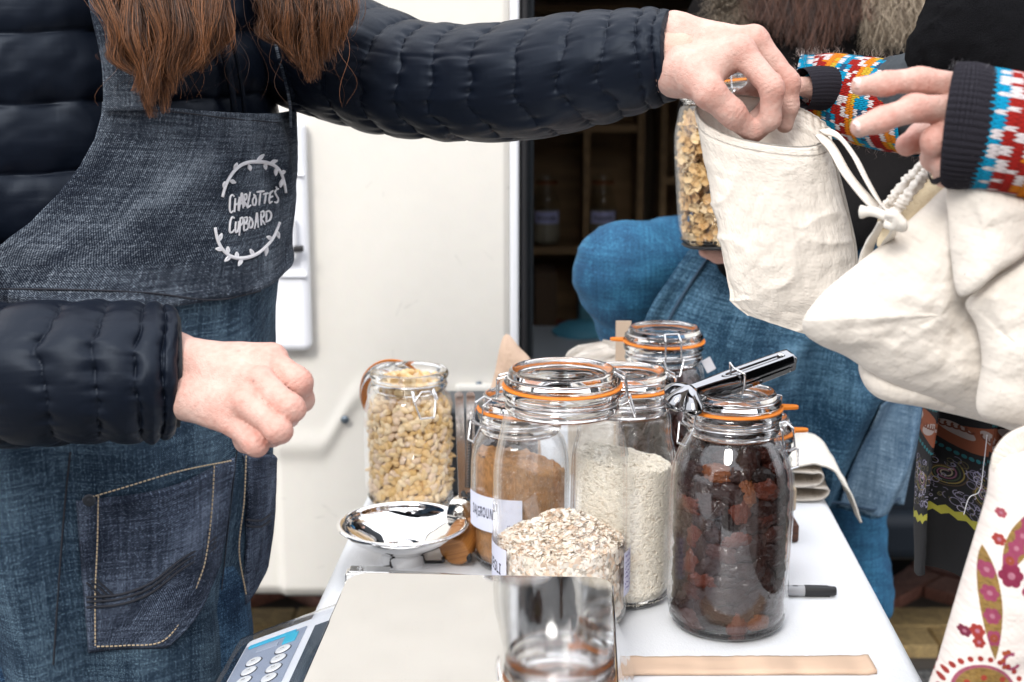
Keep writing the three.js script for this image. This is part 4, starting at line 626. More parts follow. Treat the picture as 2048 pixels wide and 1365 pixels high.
  const cover = part('dust_cover', sheet(40, 30, (u, v) => { const z = lerp(zb - 0.02, zf, v), t = lerp(-0.12, 1.08, u), p = L(t), e = sstep(0, 0.08, u) * sstep(1, 0.93, u) * sstep(0, 0.06, v); return V(p.x, p.y, z).addScaledVector(nrm, -0.006 + 0.013 * e + 0.0015 * fbm(u * 5, v * 5)); }), cov, s);
  part('dust_cover', sheet(16, 24, (u, v) => { const z = lerp(0.01, zf, v); return V(x1 + 0.001 + 0.022 * u + 0.003 * noise(u * 4, v * 6), lerp(0.082, 0.006, Math.pow(u, 0.8)) + 0.002 * noise(v * 7, u * 3), z); }), cov, s);
  for (const [fx, fz] of [[-0.1, 0.02], [0.1, 0.02], [-0.1, 0.23], [0.1, 0.23]]) part('foot', new THREE.CylinderGeometry(0.012, 0.013, 0.021, 18).translate(fx, 0.0105, fz), M.black, s);
}
// ---------------------------------------------------------------- steel jam funnel
{
  const p = onLevel(808, 1122, TABLE + 0.0005), f = thing('funnel', 'wide polished steel jam funnel', 'funnel', p);
  const t = 0.0009, prof = [[0.0265, 0], [0.027, 0.006], [0.0285, 0.0125], [0.034, 0.0165], [0.048, 0.0235], [0.06, 0.031], [0.0668, 0.038], [0.069, 0.0435], [0.0718, 0.0458], [0.0742, 0.0455], [0.075, 0.0438]];
  const up = smoothProfile(prof, 60), dn = up.map(([r, y]) => [r - t, y + t * 0.8]).reverse();
  part('bowl', lathe([...up, ...dn, up[0]], 120), M.mirror, f);
}
// ---------------------------------------------------------------- coffee scoop with bag-clip handle, standing against the cashew jar
{
  const s = thing('clip_scoop', 'steel measuring scoop with serrated bag-clip handle, upright', 'scoop');
  const bar = (a, b, w, th, name, mat) => { const L = a.distanceTo(b), g = rbox(L, th, w, th * 0.45).translate(L / 2, 0, 0); return part(name, along(g, a, b, V(0.25, 0, 1)), mat, s); };
  const D = 1.655, m = S({ color: rgb(0.66, 0.63, 0.6), metalness: 1, roughness: 0.22 });
  const lo = at(926, 1004, D), hi = at(918, 792, D), lo2 = at(940, 985, D + 0.01), hi2 = at(941, 792, D + 0.012);
  bar(lo, hi, 0.0105, 0.0014, 'handle', m); bar(lo2, hi2, 0.0105, 0.0012, 'clip_blade', m);
  part('handle_end', along(new THREE.CylinderGeometry(0.0052, 0.0052, 0.0014, 20), hi, hi.clone().add(hi).sub(lo), V(0.25, 0, 1)), m, s); part('clip_end', along(new THREE.CylinderGeometry(0.0052, 0.0052, 0.0012, 20), hi2, hi2.clone().add(hi2).sub(lo2), V(0.25, 0, 1)), m, s);
  const n2 = V(0, 0, 1); // the dark slot and its teeth, facing the camera
  const a = at(941, 838, D - 0.0), b = at(938, 975, D - 0.0), slot = [], k = 26;
  part('slot', sheet(2, k, (u, v) => { const q = a.clone().lerp(b, v); return q.add(V((u - 0.5) * 0.0046, 0, 0.004)); }, 0.0006), M.black, s);
  const teeth = []; for (let i = 0; i < 20; i++) { const q = a.clone().lerp(b, lerp(0.2, 0.98, i / 19)); teeth.push(new THREE.ConeGeometry(0.0019, 0.0028, 3).rotateZ(-Math.PI / 2).translate(q.x - 0.001, q.y, q.z + 0.0046)); }
  part('teeth', teeth, M.steel, s);
  part('rivet', new THREE.SphereGeometry(0.0019, 12, 8).translate(...at(941, 828, D - 0.005).toArray()), M.steel, s);
  part('clip_spring', tube([at(926, 985, D), at(933, 1000, D - 0.006), at(941, 992, D)], 0.003, 16, 8), M.black, s);
  const c0 = at(913, 1026, D - 0.02), c1 = at(950, 1030, D - 0.03), L = c0.distanceTo(c1), pr = [[0.0195, 0], [0.0198, 0.0004], [0.0192, 0.008], [0.0182, 0.014], [0.014, 0.0195], [0.006, L], [0, L]], g = lathe([...pr, ...pr.slice(0, -1).map(([r, y]) => [r - 0.0009, y + 0.0006]).reverse()], 48).rotateZ(-Math.PI / 2);
  part('cup', along(g, c0, c1.clone().add(V(0, 0, 0.004))), S({ color: rgb(0.7, 0.66, 0.6), metalness: 1, roughness: 0.12 }), s);
  rebase(s, lo.clone());
}
// ---------------------------------------------------------------- turned wooden handle with black cord
{
  const wT = tiled(81), wood = tex(512, 256, (i, j) => { const u = i / 512, v = j / 256, k = wT(u * 4, v * 60, 4, 60) * 0.6 + wT(u * 16, v * 160, 16, 160) * 0.4; return [lerp(0.47, 0.72, k), lerp(0.28, 0.49, k), lerp(0.1, 0.24, k)]; });
  const wm = Ph({ map: wood, roughness: 0.42, clearcoat: 0.25, clearcoatRoughness: 0.3, bumpMap: wood, bumpScale: 0.0008 });
  const a = onLevel(908, 1138, TABLE).add(V(0, 0.0188, 0)), b = a.clone().add(V(0.036, 0.03, -0.11)), L = a.distanceTo(b);
  const w = thing('wooden_handle', 'turned wooden kitchen handle with black cord, lying by the funnel', 'utensil');
  const pr = [[0, 0], [0.011, 0.0003], [0.0162, 0.001], [0.0178, 0.003], [0.0183, 0.012], [0.0185, 0.0262], [0.0172, 0.0268], [0.0172, 0.0282], [0.0185, 0.0288], [0.0185, 0.0318], [0.0172, 0.0324], [0.0172, 0.0338], [0.0185, 0.0344], [0.0183, 0.05], [0.0168, 0.066], [0.013, 0.078], [0.013, 0.086], [0.016, 0.098], [0.015, 0.108], [0, L]];
  const g = lathe(pr, 56); g.attributes.uv && (() => { const uv = g.attributes.uv, p = g.attributes.position; for (let i = 0; i < uv.count; i++) uv.setXY(i, p.getY(i) * 6, p.getX(i) * 14 + p.getZ(i) * 5); })();
  part('handle', along(g.rotateZ(-Math.PI / 2), a, b), wm, w);
  const on = (x, y) => onLevel(x, y, TABLE + 0.0022);
  part('cord', tube([on(766, 1136), on(790, 1133), on(820, 1129), on(850, 1125), on(884, 1124), a.clone().add(V(-0.012, -0.006, 0.001))], 0.0019, 40, 8), M.black, w);
  const side = b.clone().sub(a).normalize(), mk = a.clone().addScaledVector(side, 0.012).add(V(0.0135, -0.008, 0.012)); part('cord_hole', new THREE.SphereGeometry(0.0042, 14, 10).scale(0.8, 1.5, 0.8).translate(mk.x, mk.y, mk.z), M.black, w);
  rebase(w, a.clone().setY(TABLE));
}
// ---------------------------------------------------------------- flat steel tongs/opener beside the scale
{
  const s = thing('serving_tongs', 'flat folded steel serving tongs lying behind the scale', 'tongs');
  const a = onLevel(698, 1140, TABLE + 0.018), b = onLevel(985, 1158, TABLE + 0.012), e = onLevel(780, 1142, TABLE + 0.017);
  const strip = (p, q, w, th) => { const L = p.distanceTo(q); return along(rbox(L, th, w, th * 0.4).translate(L / 2, 0, 0), p, q); };
  part('upper_arm', [strip(a, b, 0.011, 0.0016), strip(a, e, 0.018, 0.003)], M.steel, s);
  part('lower_arm', [strip(a.clone().add(V(-0.004, -0.011, 0.004)), b.clone().add(V(0, -0.006, 0.004)), 0.013, 0.0016)], M.steel, s);
  part('hinge', [rbox(0.022, 0.012, 0.018, 0.002).translate(a.x + 0.008, a.y - 0.006, a.z + 0.004)], M.steel, s);
  part('rivet', new THREE.TorusGeometry(0.0028, 0.0007, 8, 20).rotateX(Math.PI / 2).translate(a.x + 0.012, a.y + 0.0018, a.z), M.brushed, s);
  rebase(s, a.clone().setY(TABLE));
}
// ---------------------------------------------------------------- scalloped tongs lying over the dates' lid
{
  const s = thing('scalloped_tongs', 'shiny steel tongs with scalloped heads resting across the date jar lid', 'tongs');
  const head = at(1362, 802, 1.365), end = at(1578, 722, 1.425), L = head.distanceTo(end);
  const up = V(-0.25, 0.83, 0.5).normalize();
  const lid = S({ color: rgb(0.3, 0.3, 0.31), metalness: 1, roughness: 0.09 });  // steel colour darkened to paint in the dark surroundings it would mirror
  // local: x from the hinge end to the head; y outwards; each arm a channel that opens into a scalloped shell
  const arm = (sgn) => sheet(36, 60, (u, v) => {
    const x = v * L * 0.9, q = (u - 0.5) * 2, w = lerp(0.0094, 0.0072, sstep(0.55, 0.95, v)), depth = 0.0092;
    let y = depth * (1 - Math.pow(Math.abs(q), 6)) - 0.0024 * Math.exp(-(q * q) / 0.08) * sstep(0.05, 0.1, v) * sstep(0.72, 0.66, v);
    return V(x, sgn * (y + 0.0012 + 0.0014 * v), q * w);
  }, 0.0007);
  const shell = (sgn) => sheet(90, 30, (u, v) => { // a fluted shell: scallops along its rim
    const f = lerp(-1.75, 1.75, u), lobe = Math.abs(Math.cos(f * 2.69)), rr = v * 0.0215 * (1 + 0.2 * lobe * v), bowl = 0.0115 - 0.0155 * v * v;
    return V(L * 0.9 + 0.004 + Math.cos(f) * rr * 0.95, sgn * (bowl + 0.0045 * lobe * sstep(0.2, 0.9, v) + 0.002), Math.sin(f) * rr);
  }, 0.0007);
  const M4 = (g) => along(g, end, head, up);
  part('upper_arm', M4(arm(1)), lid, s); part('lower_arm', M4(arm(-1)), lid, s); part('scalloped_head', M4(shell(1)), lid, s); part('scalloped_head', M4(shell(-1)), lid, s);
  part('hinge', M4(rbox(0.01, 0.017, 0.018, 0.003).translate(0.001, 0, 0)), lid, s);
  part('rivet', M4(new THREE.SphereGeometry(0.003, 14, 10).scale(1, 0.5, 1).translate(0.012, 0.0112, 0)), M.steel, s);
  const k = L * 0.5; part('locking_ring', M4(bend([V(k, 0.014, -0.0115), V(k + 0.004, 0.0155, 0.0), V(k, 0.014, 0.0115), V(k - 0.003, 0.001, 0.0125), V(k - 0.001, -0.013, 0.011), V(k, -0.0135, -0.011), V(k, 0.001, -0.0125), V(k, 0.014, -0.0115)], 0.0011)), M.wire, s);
  rebase(s, end.clone());
}
// ---------------------------------------------------------------- marker pen
{
  const a = onLevel(1560, 1192, TABLE).add(V(-0.02, 0.0062, 0)), b = onLevel(1672, 1194, TABLE).add(V(0, 0.0062, 0)), s = thing('marker_pen', 'grey marker pen with black cap lying on the table', 'pen', a);
  const L = a.distanceTo(b), turn = (g) => along(g.rotateZ(-Math.PI / 2), V(0, 0, 0), b.clone().sub(a));
  const print = drawn(256, 128, (c, w, h) => { c.fillStyle = '#a9aaae'; c.fillRect(0, 0, w, h); c.fillStyle = '#15151a'; const r = rng(3); for (let x = 20; x < 236; x += 15) { c.fillRect(x, 50 + r() * 4, 5 + r() * 6, 16); c.fillRect(x + 2, 84 + r() * 3, 4 + r() * 7, 8); } });
  const bg = lathe([[0, 0], [0.005, 0.0005], [0.0058, 0.003], [0.0058, L - 0.033]], 28); const uv = bg.attributes.uv; for (let i = 0; i < uv.count; i++) { const u = uv.getX(i), v = uv.getY(i); uv.setXY(i, v, u * 2); }
  part('barrel', turn(bg), S({ map: print, roughness: 0.45 }), s);
  part('cap', turn(lathe([[0.0061, L - 0.0335], [0.0063, L - 0.033], [0.006, L - 0.01], [0.0052, L - 0.006], [0.005, L - 0.0015], [0.0042, L], [0, L]], 28)), M.black, s);
  part('pocket_clip', turn(rbox(0.0016, 0.026, 0.004, 0.0006).translate(0.0068, L - 0.019, 0)), M.black, s);
}
// ---------------------------------------------------------------- folded cotton bags hanging over the table's edge
{
  const s = thing('folded_cotton_bags', 'stack of folded printed cotton bags, one hanging over the table edge', 'cloth'), r = rng(9);
  const c = onLevel(1600, 1000, TABLE), z0 = c.z + 0.015, zl = 0.15;
  const layer = (pts, th, mat, name, seed) => { const cv = new THREE.CatmullRomCurve3(pts.map(([x, y]) => V(x, y, 0)), false, 'centripetal'); return part(name, sheet(10, 60, (u, v) => { const q = cv.getPoint(v), wob = 0.0022 * fbm(v * 7 + seed, u * 4, seed); return V(q.x + wob + (u - 0.5) * 0.012, q.y + wob, lerp(z0, z0 - zl, u) + 0.003 * noise(v * 5, seed)); }, th, [zl, 0.3]), mat, s); };
  const x = c.x - 0.02, T = TABLE + 0.004, E = 0.392 - 0.0;
  layer([[x - 0.06, T], [x + 0.02, T + 0.001], [x + 0.052, T + 0.004], [x + 0.058, T + 0.012], [x + 0.045, T + 0.016], [x - 0.06, T + 0.016]], 0.0022, M.cotton, 'folded_layer', 1);
  layer([[x - 0.06, T + 0.02], [x + 0.03, T + 0.02], [x + 0.048, T + 0.024], [x + 0.05, T + 0.033], [x + 0.035, T + 0.036], [x - 0.06, T + 0.036]], 0.0022, M.cotton, 'folded_layer', 4);
  const print = drawn(512, 512, (cx, w, h) => { cx.fillStyle = '#e9e2d6'; cx.fillRect(0, 0, w, h); cx.strokeStyle = '#8e877d'; cx.lineWidth = 3; const q = rng(4); for (let k = 0; k < 26; k++) { const X = 90 + (k % 5) * 70, Y = 60 + ((k / 5) | 0) * 34; cx.beginPath(); for (let i = 0; i < 7; i++) cx.lineTo(X + q() * 40, Y + q() * 24); cx.stroke(); } });
  layer([[x - 0.06, T + 0.042], [x + 0.01, T + 0.046], [x + 0.042, T + 0.05], [x + 0.066, T + 0.04], [x + 0.082, T + 0.018], [x + 0.096, T - 0.006], [x + 0.104, T - 0.03]], 0.003, Ph({ map: print, roughness: 0.95, bumpMap: rep(cottonBump, 3), bumpScale: 0.002 }), 'top_bag', 7);
  rebase(s, c.clone());
}
// ---------------------------------------------------------------- wrapped soap on a wooden block
{
  const wT = tiled(83), wal = tex(256, 128, (i, j) => { const k = wT(i / 256 * 4, j / 128 * 40, 4, 40); return [lerp(0.22, 0.4, k), lerp(0.13, 0.24, k), lerp(0.09, 0.16, k)]; });
  const p = onLevel(1575, 1090, TABLE);
  single('wood_block', boxUV(rbox(0.05, 0.022, 0.05, 0.003), 12).translate(p.x - 0.0105, TABLE + 0.0115, p.z - 0.03), S({ map: wal, roughness: 0.6 }), 'small walnut block on the table behind the date jar', 'block');
  single('wood_offcut', boxUV(rbox(0.044, 0.012, 0.045, 0.002), 12).translate(p.x - 0.0155, TABLE + 0.0292, p.z - 0.032), S({ map: wal, color: rgb(2.2, 1.9, 1.2), roughness: 0.55 }), 'honey-coloured wood piece lying on the walnut block', 'block');
  single('wrapped_soap', rbox(0.05, 0.03, 0.06, 0.004).rotateY(0.1).translate(p.x - 0.016, TABLE + 0.051, p.z - 0.04), S({ color: rgb(0.6, 0.47, 0.32), roughness: 0.75, bumpMap: rep(cottonBump, 2), bumpScale: 0.002 }), 'kraft paper wrapped bar stacked on the wood pieces', 'package');
}
// ---------------------------------------------------------------- back row: black box, kraft bag, cotton bundle, tag
{
  const p = onLevel(975, 1000, TABLE), s = thing('cash_box', 'black box standing behind the spice jar', 'box', [p.x, TABLE, p.z - 0.06]);
  part('box', rbox(0.13, 0.1, 0.1, 0.006, 0, 0.051, 0), S({ color: rgb(0.016, 0.022, 0.03), roughness: 0.4 }), s); part('lid', rbox(0.134, 0.016, 0.104, 0.006, 0, 0.1095, 0), S({ color: rgb(0.03, 0.04, 0.05), roughness: 0.4 }), s);
  const k = onLevel(1030, 960, TABLE), km = S({ color: rgb(0.66, 0.47, 0.34), roughness: 0.85, bumpMap: rep(cottonBump, 3), bumpScale: 0.003 });
  const kb = thing('paper_bag', 'brown kraft paper bag with pointed folded top behind the jars', 'bag', [k.x, TABLE, k.z]);
  const D9 = 1.9; part('bag', pillow([[1012, 668, D9], [1040, 696, D9], [1064, 724, D9], [1072, 800, D9], [1074, 960, D9], [1020, 965, D9], [955, 962, D9], [965, 840, D9], [986, 760, D9]], [1020, 850, D9], 0.02, { pow: 6, rough: 0.004, nu: 90, nv: 40 }).translate(-k.x, -TABLE, -k.z), km, kb); if (0) part('bag', sheet(40, 30, (u, v) => { const a = u * TAU, f = Math.pow(1 - v, 0.8), w = lerp(0.055, 0.006, Math.pow(1 - v, 1.4)), d = lerp(0.03, 0.002, 1 - v); const sq = (q) => Math.sign(q) * Math.pow(Math.abs(q), 0.5); return V(sq(Math.cos(a)) * w - 0.012 * (1 - v), lerp(0.235, 0.001, v) + 0.003 * fbm(u * 8, v * 8), sq(Math.sin(a)) * d + 0.003 * fbm(u * 6, v * 6, 4)); }), km, kb);
  const c = onLevel(1222, 1000, TABLE), cb = thing('cotton_bundle', 'upright bundle of pale cotton bags behind the rice jar', 'cloth', [c.x, TABLE, c.z - 0.09]);
  for (let i = 0; i < 3; i++) part('folded_bag', sheet(60, 30, (u, v) => { const a = u * TAU, w = lerp(0.05, 0.044, v) * (1 + 0.05 * noise(u * 6 + i * 5, v * 3)), d = 0.011 + 0.003 * noise(u * 4, i); const cap = Math.pow(Math.max(0.0, 1 - Math.pow(1 - Math.min(1, v * 9), 2)), 0.5), sq = (q) => Math.sign(q) * Math.pow(Math.abs(q), 0.45); return V(sq(Math.cos(a)) * w * cap + 0.006 * (i - 1), lerp(0.185 - i * 0.006, 0.001, v) + 0.006 * noise(u * 5, i * 4), sq(Math.sin(a)) * d * cap + (i - 1) * 0.022); }), M.cotton, cb);
  const q = at(1247, 668, 1.84); single('card_tag', rbox(0.02, 0.19, 0.0016, 0.0005).translate(q.x, q.y - 0.078, q.z), S({ color: rgb(0.68, 0.52, 0.38), roughness: 0.85 }), 'narrow kraft card standing beside the back-row jar', 'card');
}
// ---------------------------------------------------------------- cardboard at the front of the table
{
  const a = onLevel(1240, 1313, TABLE + 0.005), b = onLevel(1738, 1311, TABLE + 0.005);
  const g = sheet(60, 8, (u, v) => { const q = a.clone().lerp(b, u); return V(q.x, q.y + 0.001 * noise(u * 6, v * 3), q.z + v * 0.034 + (v === 0 ? 0.0016 * noise(u * 40, 2) : 0) - (u > 0.97 ? 0.002 : 0)); }, 0.004, [0.24, 0.16]);
  const T = tiled(15); single('cardboard_sheet', g, S({ map: tex(256, 256, (i, j) => { const k = 0.92 + 0.14 * (T(i / 256 * 70, j / 256 * 3, 70, 3) - 0.5) + 0.06 * T(i / 256 * 6, j / 256 * 6, 6, 6); return [0.86 * k, 0.74 * k, 0.64 * k]; }), roughness: 0.85 }), 'flat piece of brown cardboard at the table edge below the date jar', 'cardboard');
}
// ---------------------------------------------------------------- hands
// joints are given by sight and depth; every finger is its own chain, rooted in the palm
const J = (list) => list.map((a) => at(...a));
function chain(pts, rad) { const out = []; for (let i = 0; i + 1 < pts.length; i++) out.push([pts[i], pts[i + 1], rad[i], rad[i + 1]]); return out; }
function skinTone(knuckles, seed = 0, moles = []) { // pale skin, pinker over the joints, mottled
  return (p) => { let k = 0; for (const q of knuckles) k = Math.max(k, Math.exp(-p.distanceToSquared(q) / 0.00016)); const m = fbm(p.x * 55 + seed, p.y * 55, p.z * 55, 3) * 0.5 + 0.25 * noise(p.x * 260, p.y * 260, p.z * 260); k = clamp(0.62 * k + 0.22 + m * 0.95); let mo = 1; for (const q of moles) mo -= 0.6 * Math.exp(-p.distanceToSquared(q) / 0.0000011); return [mo * lerp(0.57, 0.5, k), mo * lerp(0.385, 0.205, k), mo * lerp(0.325, 0.155, k)]; };
}
const creaseNoise = (x, y, z) => 0.00025 * noise(x * 190, y * 190, z * 190) + 0.0006 * noise(x * 70, y * 70, z * 70);
// skin creases across the joints of each finger: [joint, direction of the finger]
const creased = (joints) => { const list = joints.map(([j, d]) => [j, d.clone().normalize()]); return (x, y, z) => { let b = creaseNoise(x, y, z); for (const [j, d] of list) { const dx = x - j.x, dy = y - j.y, dz = z - j.z; if (dx * dx + dy * dy + dz * dz > 0.00034) continue; const s = dx * d.x + dy * d.y + dz * d.z + 0.0009 * noise(x * 160, y * 160, z * 160); b -= 0.00075 * (Math.exp(-((s / 0.0009) ** 2)) + 0.8 * Math.exp(-(((s - 0.0034) / 0.0009) ** 2)) + 0.8 * Math.exp(-(((s + 0.0036) / 0.0009) ** 2))); } return b; }; };
const jd = (f, i) => [f[i], f[Math.min(i + 1, f.length - 1)].clone().sub(f[i - 1])];
function nail(tip, dir, up, w, len, parent, mat = M.nail) { // a curved plate on the back of the fingertip
  const x = dir.clone().normalize(), y = up.clone().addScaledVector(x, -up.dot(x)).normalize(), z = V().crossVectors(x, y);
  const g = sheet(12, 12, (u, v) => { const a = (u - 0.5) * 2, b = v * 2 - 1, e = Math.sqrt(Math.max(0, 1 - Math.pow(Math.abs(b), 4))); return V(b * len / 2, w * 0.5 * (Math.cos(a * 1.05) - 1) + 0.0003, a * w * 0.52 * (0.55 + 0.45 * e)); }, 0.0005);
  g.applyMatrix4(new THREE.Matrix4().makeBasis(x, y, z).setPosition(tip)); return part('fingernail', g, mat, parent);
}

// ---------------------------------------------------------------- hair
function strands(n, root, tip, opt) { // each strand a thin three-sided tube; colours vary from strand to strand
  const r = rng(opt.seed), pos = [], col = [], idx = [], S_ = opt.seg ?? 14, tmp = V();
  for (let i = 0; i < n; i++) {
    const k = r(), a = root(r, k), b = tip(r, k, a), rad = (opt.r ?? 0.0004) * (0.7 + r() * 0.6), w = opt.wave ?? 0.012, ph = r() * 6, fr = (opt.freq ?? 1.6) * (0.7 + r() * 0.7), fly = r() < (opt.fly ?? 0.07) ? (opt.flyBy ?? 2.6) : 1, tone = Math.pow(r(), 1.4), c0 = opt.c0, c1 = opt.c1, side = (r() - 0.5) * 2, b0 = pos.length / 3;
    for (let s = 0; s <= S_; s++) {
      const t = s / S_, p = a.clone().lerp(b, t); if (opt.mid) p.add(opt.mid(t, k, r));
      const cl = Math.floor(k * (opt.locks ?? 9));
      p.x += w * t * (Math.sin(t * fr * 6 + ph * 0.35 + cl * 2.1) * fly + 0.35 * side * fly * t); p.z += 0.6 * w * t * Math.cos(t * fr * 5 + cl * 1.7) * fly; p.y += 0.2 * w * Math.sin(t * 7 + ph);
      const rr = rad * (1 - 0.7 * t * t);
      for (let q = 0; q < 3; q++) { const an = q / 3 * TAU + ph; pos.push(p.x + Math.cos(an) * rr, p.y, p.z + Math.sin(an) * rr); const g = tone * (0.75 + 0.35 * t); col.push(lerp(c0[0], c1[0], g), lerp(c0[1], c1[1], g), lerp(c0[2], c1[2], g)); }
    }
    for (let s = 0; s < S_; s++) for (let q = 0; q < 3; q++) { const A = b0 + s * 3 + q, B = b0 + s * 3 + (q + 1) % 3; idx.push(A, B, A + 3, B, B + 3, A + 3); }
  }
  const g = new THREE.BufferGeometry(); g.setAttribute('position', new THREE.Float32BufferAttribute(pos, 3)); g.setAttribute('color', new THREE.Float32BufferAttribute(col, 3)); g.setAttribute('uv', new THREE.Float32BufferAttribute(new Float32Array(pos.length / 3 * 2), 2)); g.setIndex(idx); g.computeVertexNormals(); return g;
}
// ---------------------------------------------------------------- quilted sleeve: baffles that puff between stitched rings, gathers that run out of the stitching
function puffer(pts, rad, o) {
  const P = pts.map(at3), c = new THREE.CatmullRomCurve3(P, false, 'centripetal'), len = c.getLength(), nB = Math.max(2, Math.round(len / o.baffle)), jit = rng(o.seed), off = Array.from({ length: nB + 3 }, () => (jit() - 0.5) * 0.3);
  const rf = (t, a) => {
    const s = t * nB, wob = 0.3 * noise(Math.cos(a) * 1.1 + o.seed, Math.sin(a) * 1.1, t * 4) + 0.12 * noise(Math.cos(a) * 3 + o.seed, Math.sin(a) * 3, t * 7), f = ((s + wob) % 1 + 1) % 1, puff = Math.pow(Math.sin(Math.PI * f), 0.42);
    const near = Math.pow(Math.abs(2 * f - 1), 2.2), edge = Math.pow(Math.abs(2 * f - 1), 6), ca = Math.cos(a), sa = Math.sin(a);
    const gather = near * (noise(ca * 7 + o.seed, sa * 7, Math.floor(s + wob + 0.5) * 3.3) * 0.055 + noise(ca * 16, sa * 16 + o.seed, s * 0.7) * 0.014) + edge * 0.03 * noise(ca * 13 - o.seed, sa * 13, Math.floor(s + wob + 0.5) * 1.7) - (o.line ? 0.013 * Math.exp(-(((a - o.line) / 0.028) ** 2)) : 0);
    const dent = 0.05 * noise(ca * 1.6 + o.seed, sa * 1.6, t * nB * 0.45) + 0.06 * Math.max(0, noise(ca * 2.6 - o.seed, sa * 2.6, t * nB * 1.1) - 0.15);
    const base = rad(t);
    return base * (0.9 + (o.puff ?? 0.11) * puff * (1 + 1.1 * off[Math.floor(s)]) + gather + dent) * (t > 0.985 ? lerp(1, o.endK ?? 0.96, (t - 0.985) / 0.015) : 1);
  };
  return tube(P, rf, o.seg ?? 260, o.rad ?? 120, { open: true, around: 0.4, up: o.up });
}

